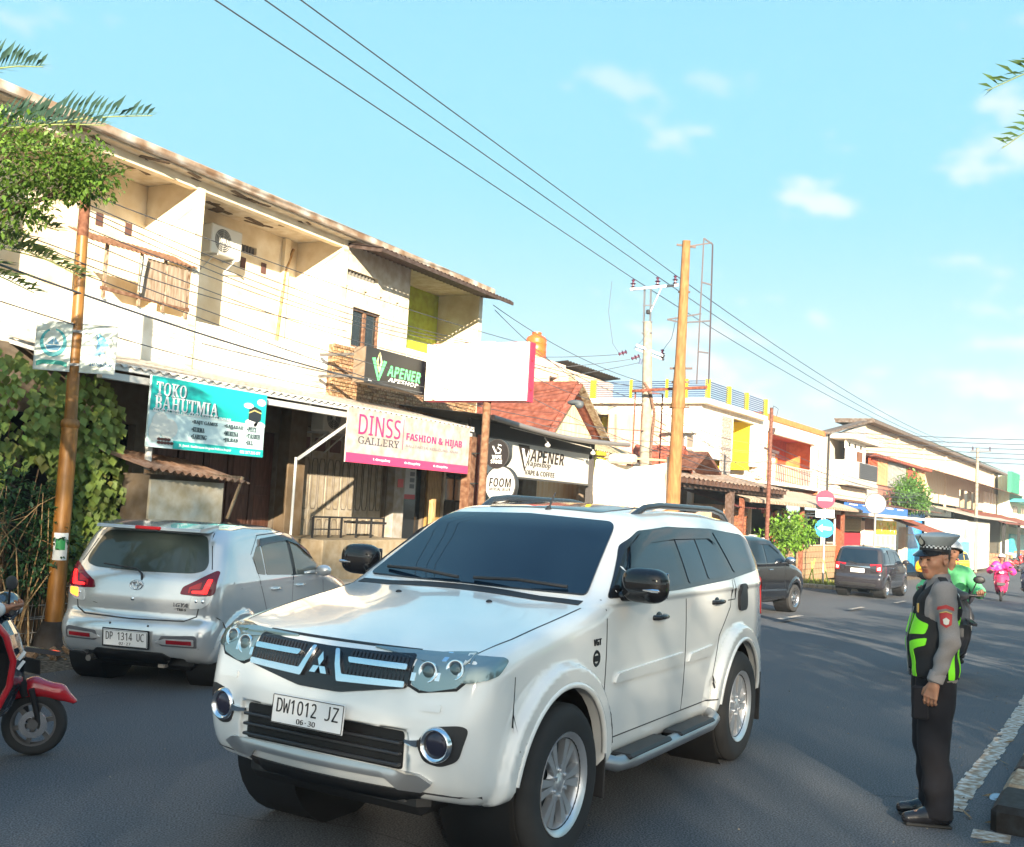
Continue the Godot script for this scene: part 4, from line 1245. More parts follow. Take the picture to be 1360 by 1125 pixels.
# ------------------------------------------------------------------ frames of building: x toward the street, z = -s along it
var fr := Transform3D()
func here(called: String, label: String, category: String, base: Vector3, group := "", turn := 0.0) -> Node3D:
	return thing(called, label, category, fr * base, fr.basis.get_euler().y + turn, group)
# a part whose mesh is given in the frame fr
func wp(called: String, m, mat: Material, parent: Node3D, extra := Transform3D()) -> MeshInstance3D:
	var g := Transform3D()
	var q: Node = parent
	while q != self:
		g = (q as Node3D).transform * g
		q = q.get_parent()
	return part(called, m, mat, parent, g.affine_inverse() * fr * extra)
func ww(text: String, kind: String, w: float, h: float, mat: Material, parent: Node3D, t: Transform3D, called := "lettering", slant := 0.0) -> void:
	var g := Transform3D()
	var q: Node = parent
	while q != self:
		g = (q as Node3D).transform * g
		q = q.get_parent()
	words(text, kind, w, h, mat, parent, g.affine_inverse() * fr * t, called, slant)
# a wall between two x, from s0 to s1 along the street, with holes [s0, s1, y0, y1]
func wall(m: Mb, xa: float, xb: float, s0: float, s1: float, y0: float, y1: float, holes := []) -> Mb:
	var ss := [s0, s1]
	var ys := [y0, y1]
	for h in holes:
		for k in 2:
			if h[k] > s0 and h[k] < s1 and not ss.has(h[k]): ss.append(h[k])
			if h[2 + k] > y0 and h[2 + k] < y1 and not ys.has(h[2 + k]): ys.append(h[2 + k])
	ss.sort()
	ys.sort()
	for i in ss.size() - 1:
		var run := -1.0
		for j in ys.size() - 1:
			var cs: float = (ss[i] + ss[i + 1]) * 0.5
			var cy: float = (ys[j] + ys[j + 1]) * 0.5
			var open := false
			for h in holes:
				if cs > h[0] and cs < h[1] and cy > h[2] and cy < h[3]: open = true
			if not open and run < 0.0: run = ys[j]
			if run >= 0.0 and (open or j == ys.size() - 2):
				var top: float = ys[j] if open else ys[j + 1]
				m.bb(Vector3(xa, run, -ss[i]), Vector3(xb, top, -ss[i + 1]))
				run = -1.0
	return m
# flat print on a street-facing sign: u runs along the street, v up, from the middle of t
func print_on(poly: PackedVector2Array, lift: float, mat: Material, parent: Node3D, t: Transform3D, called := "print") -> MeshInstance3D:
	return wp(called, Mb.new().prism(poly, 0.0015, Transform3D(Basis(), Vector3(0, 0, lift))), mat, parent, t)
func split_unit(o: Node3D, at: Vector3) -> void:
	# outdoor air conditioner, fan toward the street
	var body := mt(0.62, 0.61, 0.56, 0.5)
	var dark := mt(0.05, 0.05, 0.05, 0.6)
	wp("casing", Mb.new().box(at, Vector3(0.30, 0.52, 0.76), 0.02), body, o)
	var fan := Mb.new()
	fan.cyl(at + Vector3(0.145, 0, 0.10), at + Vector3(0.153, 0, 0.10), 0.20, -1.0, 28)
	wp("fan_opening", fan, dark, o)
	var gr := Mb.new()
	for r in [0.06, 0.10, 0.14, 0.175, 0.205]:
		gr.lathe([Vector2(r - 0.004, 0), Vector2(r, 0.006), Vector2(r + 0.004, 0)], at + Vector3(0.154, 0, 0.10), Mb.frame(Vector3(1, 0, 0)), 24)
	for i in 6: gr.bar(at + Vector3(0.158, 0, 0.10), at + Vector3(0.158, cos(i * TAU / 6) * 0.2, 0.10 + sin(i * TAU / 6) * 0.2), 0.006, 0.004)
	gr.cyl(at + Vector3(0.15, 0, 0.10), at + Vector3(0.165, 0, 0.10), 0.035)
	wp("fan_guard", gr, body, o)
	for z in [-0.26, 0.26]:
		wp("bracket", Mb.new().bar(at + Vector3(-0.3, -0.28, z), at + Vector3(0.2, -0.28, z), 0.035, 0.035).bar(at + Vector3(-0.3, -0.62, z), at + Vector3(0.12, -0.29, z), 0.02, 0.02), mt(0.5, 0.5, 0.48, 0.5), o)

func build_shophouse() -> void:
	var cream := worn(0.80, 0.72, 0.58, "grime", 0.22, 0.9, 0.2)
	var white := worn(0.82, 0.80, 0.75, "grime", 0.22, 0.9, 0.2)
	var dirty := worn(0.66, 0.62, 0.54, "grime", 0.5, 0.9, 0.3)
	var conc := worn(0.40, 0.36, 0.30, "rust", 0.7, 0.95, 0.6)
	var dark := mt(0.03, 0.027, 0.025, 0.9)
	var steel := mt(0.55, 0.55, 0.54, 0.5, 0.3)
	var rust := worn(0.22, 0.13, 0.085, "rust", 1.2, 0.8, 0.4)
	var zinc := worn(0.52, 0.52, 0.51, "streak", 0.6, 0.45, 0.0, 0.5)
	var o := here("shophouse", "long two-storey cream shophouse with deep upper balconies and stained concrete eave", "building", Vector3(-12.5, -0.2, -12.0))
	# upper floor
	wp("balcony_wall", wall(Mb.new(), -12.65, -12.5, 3.0, 16.0, 3.5, 4.38), white, o)
	wp("upper_wall", wall(Mb.new(), -13.75, -13.6, 3.0, 16.0, 3.5, 6.62, [[10.55, 11.0, 6.12, 6.24], [14.25, 14.8, 6.10, 6.24]]), cream, o)
	for s in [8.1, 12.2, 16.03]:
		wp("fin_wall", Mb.new().bb(Vector3(-13.6, 3.5, -s + 0.08), Vector3(-12.46, 6.62, -s - 0.08)), cream, o)
	wp("fin_wall", Mb.new().bb(Vector3(-15.0, 3.5, -21.2), Vector3(-12.46, 6.62, -21.36)), cream, o)
	wp("fin_wall", Mb.new().bb(Vector3(-13.6, 3.5, -18.24), Vector3(-12.52, 6.62, -18.36)), dirty, o)
	var bay := [[16.42, 17.36, 4.63, 5.41], [16.17, 17.18, 5.99, 6.11]]
	for s in [16.12, 16.75, 17.28, 17.87]: bay.append([s, s + 0.1, 5.64, 5.78])
	wp("bay_wall", wall(Mb.new(), -12.65, -12.5, 16.11, 18.3, 3.5, 6.62, bay), dirty, o)
	wp("green_wall", Mb.new().bb(Vector3(-13.75, 3.5, -18.3), Vector3(-13.6, 6.62, -21.3)), worn(0.36, 0.44, 0.04, "grime", 0.6), o)
	wp("green_wall", Mb.new().bb(Vector3(-13.6, 3.5, -18.362), Vector3(-12.53, 6.61, -18.37)), worn(0.36, 0.44, 0.04, "grime", 0.6), o)
	wp("balcony_parapet", Mb.new().bb(Vector3(-12.62, 3.5, -18.38), Vector3(-12.5, 4.9, -21.19)), white, o)
	wp("room_shell", Mb.new().bb(Vector3(-14.9, 3.52, -16.15), Vector3(-14.8, 6.62, -18.2)).bb(Vector3(-20, -0.2, -3.0), Vector3(-19.85, 6.62, -21.3)).bb(Vector3(-19.8, -0.2, -21.2), Vector3(-15.0, 6.62, -21.35)).bb(Vector3(-19.8, 3.3, -3.1), Vector3(-12.7, 3.49, -21.2)), cream, o)
	# windows, vents
	var w := wp("window", Mb.new().bb(Vector3(-12.60, 4.63, -16.42), Vector3(-12.55, 5.41, -16.47)).bb(Vector3(-12.60, 4.63, -17.31), Vector3(-12.55, 5.41, -17.36)).bb(Vector3(-12.60, 4.63, -16.85), Vector3(-12.55, 5.41, -16.93)).bb(Vector3(-12.6, 5.36, -16.47), Vector3(-12.55, 5.41, -17.31)).bb(Vector3(-12.6, 4.63, -16.47), Vector3(-12.55, 4.67, -17.31)), rust, o)
	wp("pane", Mb.new().bb(Vector3(-12.60, 4.67, -16.47), Vector3(-12.59, 5.36, -16.85)), mt(0.02, 0.024, 0.026, 0.1), w)
	wp("pane", Mb.new().bb(Vector3(-12.60, 4.67, -16.93), Vector3(-12.59, 5.36, -17.31)), mt(0.02, 0.024, 0.026, 0.1), w)
	var vt := Mb.new()
	for k in 9: vt.bb(Vector3(-12.58, 6.0, -16.2 - k * 0.11), Vector3(-12.55, 6.1, -16.23 - k * 0.11))
	vt.bb(Vector3(-12.60, 5.99, -16.17), Vector3(-12.58, 6.11, -17.18))
	wp("vent_grille", vt, mt(0.16, 0.15, 0.13, 0.9), o)
	for q in [[10.55, 11.0, 6.12, 6.24], [14.25, 14.8, 6.10, 6.24]]:
		var g := Mb.new()
		for k in 6: g.bb(Vector3(-13.66, q[2], -q[0] - 0.02 - k * 0.08), Vector3(-13.63, q[3], -q[0] - 0.05 - k * 0.08))
		g.bb(Vector3(-13.68, q[2], -q[0]), Vector3(-13.66, q[3], -q[1]))
		wp("vent_grille", g, mt(0.12, 0.10, 0.09, 0.9), o)
	for q in [[11.14, 5.84], [11.72, 5.83], [14.39, 5.9], [14.95, 5.92]]:
		wp("vent_block", Mb.new().bb(Vector3(-13.602, q[1] - 0.11, -q[0]), Vector3(-13.585, q[1] + 0.09, -q[0] - 0.13)), mt(0.09, 0.04, 0.032, 0.9), o)
	for q in [[10.6, 10.75], [15.5, 15.65]]:
		wp("pilaster", Mb.new().bb(Vector3(-13.6, 4.3, -q[0]), Vector3(-13.52, 6.61, -q[1])), cream, o)
	wp("drain_pipe", Mb.new().tube([Vector3(-13.53, 6.45, -15.75), Vector3(-13.53, 5.95, -15.55), Vector3(-13.53, 4.5, -15.45)], 0.03), worn(0.6, 0.42, 0.2, "rust", 1.0), o)
	# eave slab, beams under it, flaking edge
	var ev := Mb.new()
	ev.bb(Vector3(-20.0, 6.622, -2.8), Vector3(-12.26, 6.76, -21.45), 0.01)
	wp("eave_slab", ev, worn(0.58, 0.53, 0.45, "grime", 0.5, 0.95, 0.3), o)
	wp("eave_edge", Mb.new().bb(Vector3(-12.256, 6.645, -2.8), Vector3(-12.18, 6.79, -21.45), 0.02), worn(0.40, 0.38, 0.35, "rust", 0.25, 0.95, 0.5), o)
	wp("eave_beam", Mb.new().bb(Vector3(-12.62, 6.48, -2.9), Vector3(-12.47, 6.619, -16.0)), cream, o)
	var rng := RandomNumberGenerator.new()
	rng.seed = 12
	var fl := Mb.new()
	for i in 70:
		var z := -6.0 - rng.randf() * 12.0
		fl.box(Vector3(-13.5 + rng.randf() * 1.2, 6.615, z), Vector3(0.05 + rng.randf() * 0.12, 0.012, 0.1 + rng.randf() * 0.4), 0.004, Basis(Vector3.UP, rng.randf() - 0.5))
	tag(wp("flaking_plaster", fl, worn(0.13, 0.10, 0.07, "rust", 2.0), o), "", "", "", "stuff")
	wp("roof_sheet", Mb.new().corrugated(18.6, 7.6, 0.2, 0.012, Transform3D(Basis(Vector3(0, 0, -1), Vector3(0, 1, 0), Vector3(-1, 0, 0)), Vector3(-12.3, 6.79, -2.8))), rust, o)
	# tin eave over the last bay
	var te := Mb.new()
	var tb := Basis(Vector3(0, 0, -1), Vector3(0.16, 0.987, 0).normalized(), Vector3(0.987, -0.16, 0).normalized())
	te.corrugated(5.3, 0.86, 0.15, 0.014, Transform3D(tb, Vector3(-12.49, 6.585, -16.05)))
	wp("tin_eave", te, worn(0.11, 0.075, 0.065, "rust", 0.8, 0.7, 0.0), o)
	wp("fascia_board", Mb.new().bb(Vector3(-11.66, 6.36, -16.05), Vector3(-11.63, 6.43, -21.36)).bar(Vector3(-12.5, 6.55, -16.1), Vector3(-11.65, 6.40, -16.1), 0.03, 0.08), worn(0.07, 0.05, 0.045, "rust", 1.0), o)
	# the ground floor behind the awning
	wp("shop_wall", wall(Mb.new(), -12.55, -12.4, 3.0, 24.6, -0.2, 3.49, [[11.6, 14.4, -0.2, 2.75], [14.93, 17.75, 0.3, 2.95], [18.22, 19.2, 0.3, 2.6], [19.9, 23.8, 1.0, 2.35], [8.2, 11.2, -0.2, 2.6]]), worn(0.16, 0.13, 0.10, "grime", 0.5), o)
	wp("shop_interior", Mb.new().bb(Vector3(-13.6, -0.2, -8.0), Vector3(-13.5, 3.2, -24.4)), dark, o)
	wp("pillar", Mb.new().bb(Vector3(-12.4, -0.2, -14.42), Vector3(-12.15, 3.48, -14.88), 0.01), worn(0.15, 0.11, 0.07, "grime", 0.6), o)
	wp("pillar", Mb.new().bb(Vector3(-12.39, 0.2, -17.8), Vector3(-12.2, 3.3, -18.18), 0.01), worn(0.3, 0.29, 0.28, "grime", 0.6), o)
	for i in 5:
		var d := wp("wooden_door_leaf", Mb.new().bb(Vector3(-12.53, -0.15, -11.62 - i * 0.56), Vector3(-12.48, 2.74, -12.15 - i * 0.56), 0.008), worn(0.11, 0.045, 0.028, "streak", 0.8, 0.6), o)
		for y in [0.1, 0.95, 1.8]:
			wp("door_panel", Mb.new().bb(Vector3(-12.485, y, -11.72 - i * 0.56), Vector3(-12.465, y + 0.7, -12.05 - i * 0.56), 0.01), worn(0.13, 0.05, 0.03, "streak", 0.8, 0.6), d)
	# folding doors with pressed eight-sided panels
	var leaf := worn(0.30, 0.27, 0.22, "grime", 0.7, 0.6, 0.1)
	for i in 6:
		var z := -14.96 - i * 0.465
		var d := wp("folding_door_leaf", Mb.new().bb(Vector3(-12.5, 0.3, z), Vector3(-12.46, 2.94, z - 0.45), 0.006), leaf, o)
		wp("louvre", Mb.new().bb(Vector3(-12.462, 2.52, z - 0.06), Vector3(-12.45, 2.76, z - 0.38)), mt(0.10, 0.04, 0.03, 0.8), d)
		for y in [[0.42, 1.25], [1.45, 2.38]]:
			for h in 2:
				var zc: float = z - 0.12 - h * 0.21
				var q := []
				for e in [[-0.05, 0.0], [0.05, 0.0], [0.08, 0.1], [0.08, 0.9], [0.05, 1.0], [-0.05, 1.0], [-0.08, 0.9], [-0.08, 0.1], [-0.05, 0.0]]: q.append(Vector3(-12.455, lerpf(y[0], y[1], e[1]), zc + e[0]))
				wp("pressed_panel", Mb.new().tube(q, 0.009, -1.0, 5), mt(0.12, 0.10, 0.08, 0.7), d)
	var gd := wp("glass_door", Mb.new().bb(Vector3(-12.52, 0.3, -18.22), Vector3(-12.48, 2.6, -19.2)), mt(0.012, 0.014, 0.017, 0.06), o)
	wp("door_poster", Mb.new().bb(Vector3(-12.478, 1.72, -18.45), Vector3(-12.472, 2.5, -18.98)), mt(0.42, 0.44, 0.46, 0.5), gd)
	wp("door_poster", Mb.new().bb(Vector3(-12.471, 1.72, -18.45), Vector3(-12.469, 1.82, -18.98)), mt(0.4, 0.05, 0.06, 0.5), gd)
	for k in 4: wp("poster_photo", Mb.new().bb(Vector3(-12.471, 1.95 + k * 0.13, -18.75), Vector3(-12.469, 2.04 + k * 0.13, -18.93)), mt(0.1, 0.12, 0.15, 0.5), gd)
	wp("red_sticker", Mb.new().bb(Vector3(-12.198, 1.95, -17.9), Vector3(-12.19, 2.12, -18.1)), mt(0.45, 0.06, 0.07, 0.5), o)
	wp("timber_panel", Mb.new().bb(Vector3(-12.38, 0.3, -19.25), Vector3(-12.33, 2.5, -19.8)), worn(0.36, 0.21, 0.06, "streak", 1.0, 0.6), o)
	wp("timber_post", Mb.new().bb(Vector3(-11.6, 0.2, -18.2), Vector3(-11.5, 1.75, -18.3)), worn(0.55, 0.36, 0.17, "streak", 1.2), o)
	wp("counter", Mb.new().bb(Vector3(-12.39, 0.2, -19.9), Vector3(-12.0, 1.72, -23.8)), worn(0.06, 0.045, 0.035, "streak", 1.0), o)
	for i in 6: wp("shop_window", Mb.new().bb(Vector3(-12.5, 1.75, -19.95 - i * 0.64), Vector3(-12.46, 2.33, -20.52 - i * 0.64)), mt(0.012, 0.02, 0.035, 0.06), o)
	wp("corner_board", Mb.new().bb(Vector3(-12.36, 0.4, -19.84), Vector3(-12.30, 3.2, -19.93)), worn(0.5, 0.42, 0.32, "streak", 1.0), o)
	wp("forecourt_step", Mb.new().bb(Vector3(-12.3, -0.2, -14.0), Vector3(-10.95, 1.02 - 0.05, -16.9), 0.02), worn(0.30, 0.25, 0.18, "grime", 0.7), o)
	# stone cladding beside the upper sign
	wp("cladding_wall", Mb.new().bb(Vector3(-12.498, 3.56, -15.75), Vector3(-12.40, 4.56, -21.2)), worn(0.34, 0.25, 0.17, "rust", 1.2), o)
	var st := Mb.new()
	var y := 3.58
	while y < 4.54:
		var s := 15.76
		while s < 21.1:
			var l := 0.14 + rng.randf() * 0.26
			var t := 0.6 + rng.randf() * 0.55
			st.col = Color(t, t * (0.9 + rng.randf() * 0.1), t * (0.8 + rng.randf() * 0.15))
			st.bb(Vector3(-12.41, y, -s), Vector3(-12.385 + rng.randf() * 0.025, y + 0.062, -minf(s + l - 0.012, 21.18)), 0.004)
			s += l
		y += 0.072
	tag(wp("cladding_stones", st, worn(0.50, 0.37, 0.24, "rust", 2.0), o), "", "", "", "stuff")
	var bl := Mb.new()
	for i in 15: bl.bb(Vector3(-12.46, 3.5 + i * 0.075, -15.95), Vector3(-12.435, 3.54 + i * 0.075, -16.25))
	tag(wp("white_blocks", bl, mt(0.7, 0.68, 0.62, 0.8), o), "", "", "", "stuff")
	# a light shop awning on steel
	var aw := here("awning", "corrugated zinc awning over the clothes shops, its white fascia above the teal sign", "awning", Vector3(-10.6, 3.0, -13.0))
	var ab := Basis(Vector3(0, 0, -1), Vector3(0.2, 0.98, 0).normalized(), Vector3(0.98, -0.2, 0).normalized())
	wp("sheet", Mb.new().corrugated(9.0, 2.0, 0.16, 0.02, Transform3D(ab, Vector3(-12.45, 3.58, -8.95))), zinc, aw)
	wp("fascia", Mb.new().bb(Vector3(-10.56, 3.12, -8.95), Vector3(-10.52, 3.21, -18.0), 0.006), mt(0.6, 0.6, 0.58, 0.5), aw)
	wp("beam", Mb.new().bb(Vector3(-10.66, 3.0, -8.95), Vector3(-10.56, 3.09, -18.0), 0.004), steel, aw)
	for e in [[9.82, 3.0, 0.045], [12.75, 2.27, 0.022]]:
		wp("post", Mb.new().cyl(Vector3(-10.6, ground(-e[0], -10.6) - 0.02, -e[0]), Vector3(-10.6, e[1], -e[0]), e[2]), mt(0.58, 0.58, 0.56, 0.5), aw)
	wp("brace", Mb.new().bar(Vector3(-10.6, 2.24, -12.78), Vector3(-10.6, 3.02, -14.2), 0.05, 0.03), steel, aw)
	wp("post", Mb.new().bb(Vector3(-10.7, ground(-18.0, -10.6) - 0.02, -17.88), Vector3(-10.5, 3.02, -18.12), 0.01), worn(0.20, 0.11, 0.065, "rust", 1.0), aw)
	for s in [9.0, 11.0, 13.0, 15.0, 17.0]: wp("rafter", Mb.new().bar(Vector3(-12.4, 3.5, -s), Vector3(-10.6, 3.1, -s), 0.05, 0.05), steel, aw)
	# dark awning of the vape shop
	var a2 := here("vape_shop_awning", "dark sagging canopy over the white vape and coffee sign", "awning", Vector3(-10.4, 3.1, -21.4))
	var b2 := Basis(Vector3(0, 0, -1), Vector3(0.09, 0.996, 0).normalized(), Vector3(0.996, -0.09, 0).normalized())
	wp("sheet", Mb.new().corrugated(7.2, 2.3, 0.2, 0.012, Transform3D(b2, Vector3(-12.4, 3.66, -18.0)), 0.12), mt(0.10, 0.095, 0.09, 0.6), a2)
	var fb := []
	for i in 13: fb.append(Vector3(-10.12, 3.42 - 0.12 * sin(PI * i / 12.0), -18.0 - i * 0.6))
	wp("fascia", Mb.new().tube(fb, 0.055, -1.0, 8), mt(0.16, 0.15, 0.145, 0.5), a2)
	wp("header_board", Mb.new().bb(Vector3(-10.82, 3.06, -18.25), Vector3(-10.76, 3.42, -24.5)), mt(0.025, 0.022, 0.022, 0.7), a2)
	for s in [18.32, 24.3]: wp("post", Mb.new().bb(Vector3(-10.84, ground(-s, -10.7) - 0.02, -s + 0.07), Vector3(-10.7, 3.06, -s - 0.07)), mt(0.06, 0.055, 0.055, 0.6), a2)
	wp("red_post", Mb.new().bb(Vector3(-10.68, -0.3, -18.42), Vector3(-10.62, 3.1, -18.5)), mt(0.32, 0.09, 0.06, 0.6), a2)
	wp("white_beam", Mb.new().bar(Vector3(-10.2, 3.3, -18.9), Vector3(-10.2, 3.18, -23.0), 0.02, 0.02).box(Vector3(-10.2, 3.05, -25.0), Vector3(0.7, 0.25, 0.35), 0.05), worn(0.5, 0.47, 0.43, "grime", 1.0), a2)
	for s in [20.9, 23.4]: wp("spot_lamp", Mb.new().tube([Vector3(-10.4, 3.25, -s), Vector3(-10.3, 3.12, -s)], 0.015).ball(Vector3(-10.32, 3.08, -s), Vector3(0.06, 0.05, 0.08)), mt(0.55, 0.53, 0.5, 0.4), a2)
	for q in [[Vector3(-13.42, 6.06, -13.68), "white air conditioner unit on the balcony wall with a round fan"], [Vector3(-12.1, 3.12, -15.45), "air conditioner unit in shadow under the zinc awning"]]:
		var ac := here("air_conditioner", q[1], "air conditioner", q[0] - Vector3(0, 0.26, 0))
		split_unit(ac, q[0])
	shop_signs()
	kiosk_and_fence()
	# weathered boards, old zinc hood and washing on the near balcony
	var bs := here("balcony_screen", "weathered brown boards and rusty zinc hood closing the near balcony", "screen", Vector3(-12.4, 4.4, -11.4))
	for i in 2:
		wp("board", Mb.new().bb(Vector3(-12.47, 4.52, -11.12 - i * 0.47), Vector3(-12.43, 5.14, -11.55 - i * 0.47), 0.004), worn(0.34, 0.265, 0.20, "streak", 1.0), bs)
	for s in [10.45, 11.1, 11.57, 12.05]: wp("post", Mb.new().bb(Vector3(-12.48, 4.38, -s + 0.02), Vector3(-12.44, 5.2, -s - 0.02)), worn(0.36, 0.31, 0.25, "rust", 1.0), bs)
	wp("hood", Mb.new().corrugated(2.1, 0.55, 0.09, 0.012, Transform3D(Basis(Vector3(0, 0.02, -1).normalized(), Vector3(0.4, 0.91, 0).normalized(), Vector3(0.91, -0.4, 0).normalized()), Vector3(-12.85, 5.36, -10.05))), rust, bs)
	wp("rail", Mb.new().bar(Vector3(-12.46, 4.52, -10.4), Vector3(-12.46, 4.52, -12.1), 0.05, 0.05), rust, bs)
	var cl := Mb.new()
	for i in 8:
		for k in 5:
			var p := func(a: int, b: int) -> Vector3: return Vector3(-12.36 + 0.03 * sin(a * 1.3 + b * 0.4), 5.12 - b * 0.11 - 0.015 * sin(a * 2.0), -10.98 - a * 0.02 * (1.0 - b * 0.08))
			cl.quad(p.call(i, k), p.call(i + 1, k), p.call(i + 1, k + 1), p.call(i, k + 1), Vector3(1, 0, 0))
	fr = Transform3D()
	var wash := here("hanging_cloth", "blue and white cloth hanging on the near balcony boards", "cloth", Vector3(-12.36, 4.56, -11.05))
	wp("cloth", cl, worn(0.5, 0.58, 0.6, "rust", 3.0), wash)

func shop_signs() -> void:
	var teal := mt(0.01, 0.42, 0.39, 0.45)
	var white := mt(0.78, 0.8, 0.8, 0.5)
	var ink := mt(0.02, 0.05, 0.06, 0.5)
	# teal banner
	var c := facing_x(Vector3(-10.44, 2.665, -10.72))
	var o := here("shop_banner", "teal and white shop banner reading TOKO BAHUTMIA", "sign", Vector3(-10.46, 2.2, -10.72))
	wp("board", Mb.new().box(Vector3(0, 0, -0.02), Vector3(2.19, 0.92, 0.03), 0.004), mt(0.62, 0.78, 0.78, 0.45), o, c)
	var half := print_on(pv([-1.09, 0.455, 1.09, 0.455, 1.09, -0.02, 0.55, 0.01, -1.09, 0.015]), 0.001, teal, o, c)
	print_on(rectp(-0.65, -0.455, 1.09, -0.35), 0.001, teal, o, c)
	var edge := mt(0.01, 0.05, 0.06, 0.5)
	for e in [[1, "TOKO", -0.75, 0.305, 0.52, 0.17], [1, "BAHUTMIA", -0.45, 0.125, 1.14, 0.175]]:
		ww(e[1], "Droid Serif!", e[4] * 1.02, e[5] * 1.06, edge, o, c * Transform3D(Basis(), Vector3(e[2] + 0.012, e[3] - 0.012, 0.003)), "lettering_shadow")
		ww(e[1], "Droid Serif!", e[4], e[5], white, o, c * Transform3D(Basis(), Vector3(e[2], e[3], 0.006)))
	ww("MENJUAL PERLENGKAPAN HAJI DAN UMRAH", "Droid Serif!", 1.42, 0.055, white, o, c * Transform3D(Basis(), Vector3(-0.33, 0.01, 0.004)))
	var lists := [["BAJU GAMES", -0.10, 0], ["KURMA", -0.16, 1], ["SARUNG", -0.15, 2], ["SAJJADAH", 0.47, 0], ["MUKENA", 0.44, 1], ["JILBAB", 0.41, 2], ["PECI", 0.82, 0], ["TASBIH", 0.86, 1], ["DLL", 0.80, 2]]
	for e in lists:
		var col: float = [-0.34, 0.27, 0.72][lists.find(e) / 3]
		var wd: float = e[0].length() * 0.047
		ww("•" + e[0], "Droid Serif!", wd, 0.062, ink, o, c * Transform3D(Basis(), Vector3(col + wd * 0.5, -0.075 - e[2] * 0.095, 0.003)))
	ww("Jl. Jend. Sudirman Depan Polres Pagar", "Droid Serif!", 0.98, 0.042, white, o, c * Transform3D(Basis(), Vector3(-0.06, -0.405, 0.004)))
	ww("081 377 216 477", "Droid Serif!", 0.42, 0.042, white, o, c * Transform3D(Basis(), Vector3(0.82, -0.405, 0.004)))
	# printed pictures: dates in a bowl, a pale blossom, a black cube before clouds
	for q in [[0.80, 0.02, 0.13, 0.06], [0.97, 0.0, 0.12, 0.05], [0.72, 0.26, 0.1, 0.04], [0.98, 0.33, 0.09, 0.05]]: print_on(disc(q[0], q[1], q[2], 16, q[3]), 0.0032, white, o, c, "printed_cloud")
	print_on(pv([0.73, 0.06, 0.93, 0.03, 0.99, 0.08, 0.99, 0.22, 0.84, 0.26, 0.73, 0.21]), 0.005, mt(0.02, 0.025, 0.03, 0.5), o, c, "printed_cube")
	print_on(pv([0.73, 0.17, 0.84, 0.215, 0.99, 0.185, 0.99, 0.165, 0.84, 0.195, 0.73, 0.15]), 0.0068, mt(0.5, 0.4, 0.15, 0.5), o, c, "printed_band")
	for q in [[-0.9, -0.12, 0.14, 0.12], [-0.75, -0.2, 0.16, 0.13], [-0.98, -0.25, 0.1, 0.13]]: print_on(disc(q[0], q[1], q[2], 18, q[3]), 0.0032 + q[2] * 0.004, mt(0.78, 0.76, 0.68, 0.5), o, c, "printed_blossom")
	for i in 9: print_on(disc(-0.90 + (i % 5) * 0.055, -0.39 + (i / 5) * 0.045, 0.035, 10, 0.02), 0.0048 + i * 0.0002, mt(0.10, 0.03, 0.02, 0.5), o, c, "printed_dates")
	# fashion banner
	c = facing_x(Vector3(-10.46, 2.72, -15.77))
	o = here("fashion_banner", "white and pink banner reading DINSS GALLERY fashion and hijab", "sign", Vector3(-10.48, 2.26, -15.77))
	var grey := worn(0.40, 0.39, 0.40, "grime", 0.6, 0.6, 0.1)
	wp("board", Mb.new().box(Vector3(0, 0, -0.015), Vector3(3.94, 0.90, 0.02), 0.003), grey, o, c)
	print_on(rectp(-1.96, -0.445, 1.96, -0.29), 0.001, mt(0.66, 0.04, 0.13, 0.5), o, c)
	var mag := mt(0.42, 0.02, 0.12, 0.5)
	ww("DINSS", "Droid Sans", 1.22, 0.33, mag, o, c * Transform3D(Basis(), Vector3(-1.05, 0.2, 0.002)))
	ww("GALLERY", "Droid Serif", 1.2, 0.12, mt(0.06, 0.05, 0.06, 0.5), o, c * Transform3D(Basis(), Vector3(-1.05, -0.06, 0.002)))
	print_on(rectp(-0.35, -0.14, -0.335, 0.40), 0.001, mag, o, c)
	ww("FASHION & HIJAB", "Droid Sans!", 1.92, 0.16, mag, o, c * Transform3D(Basis(), Vector3(0.72, 0.09, 0.002)))
	ww("BAJU DASTER, KERUDUNG, ANAK", "Droid Sans", 1.8, 0.055, mt(0.2, 0.18, 0.19, 0.5), o, c * Transform3D(Basis(), Vector3(0.66, -0.06, 0.002)))
	for e in [["f. dinssgallery", -0.95], ["@. dinss.gallery", 0.0], ["tk. dinssgallery", 0.95]]: ww(e[0], "Droid Sans", 0.5, 0.05, white, o, c * Transform3D(Basis(), Vector3(e[1], -0.365, 0.004)))
	# black upper sign
	c = facing_x(Vector3(-11.15, 4.07, -16.12))
	o = here("upper_sign", "black box sign reading VAPENER VAPESHOP above the awning", "sign", Vector3(-11.3, 3.75, -16.12))
	wp("box", Mb.new().bb(Vector3(-11.42, 3.75, -15.12), Vector3(-11.152, 4.39, -17.12)), worn(0.20, 0.15, 0.11, "grime", 1.0), o)
	for q in [[15.4, 3.9], [16.9, 3.9], [15.4, 4.3], [16.9, 4.3]]: wp("bracket", Mb.new().bar(Vector3(-12.4, q[1], -q[0]), Vector3(-11.42, q[1], -q[0]), 0.05, 0.05), mt(0.1, 0.09, 0.08, 0.6), o)
	wp("face", Mb.new().box(Vector3(0, 0, -0.004), Vector3(2.02, 0.66, 0.012), 0.003), mt(0.004, 0.005, 0.008, 0.5), o, c)
	var green := mt(0.10, 0.72, 0.24, 0.4)
	ww("APENER", "Droid Sans!", 1.10, 0.20, green, o, c * Transform3D(Basis(), Vector3(0.24, -0.02, 0.004)), "lettering", 0.2)
	ww("APESHOP", "Droid Sans!", 0.98, 0.075, white, o, c * Transform3D(Basis(), Vector3(0.22, -0.18, 0.004)), "lettering", 0.2)
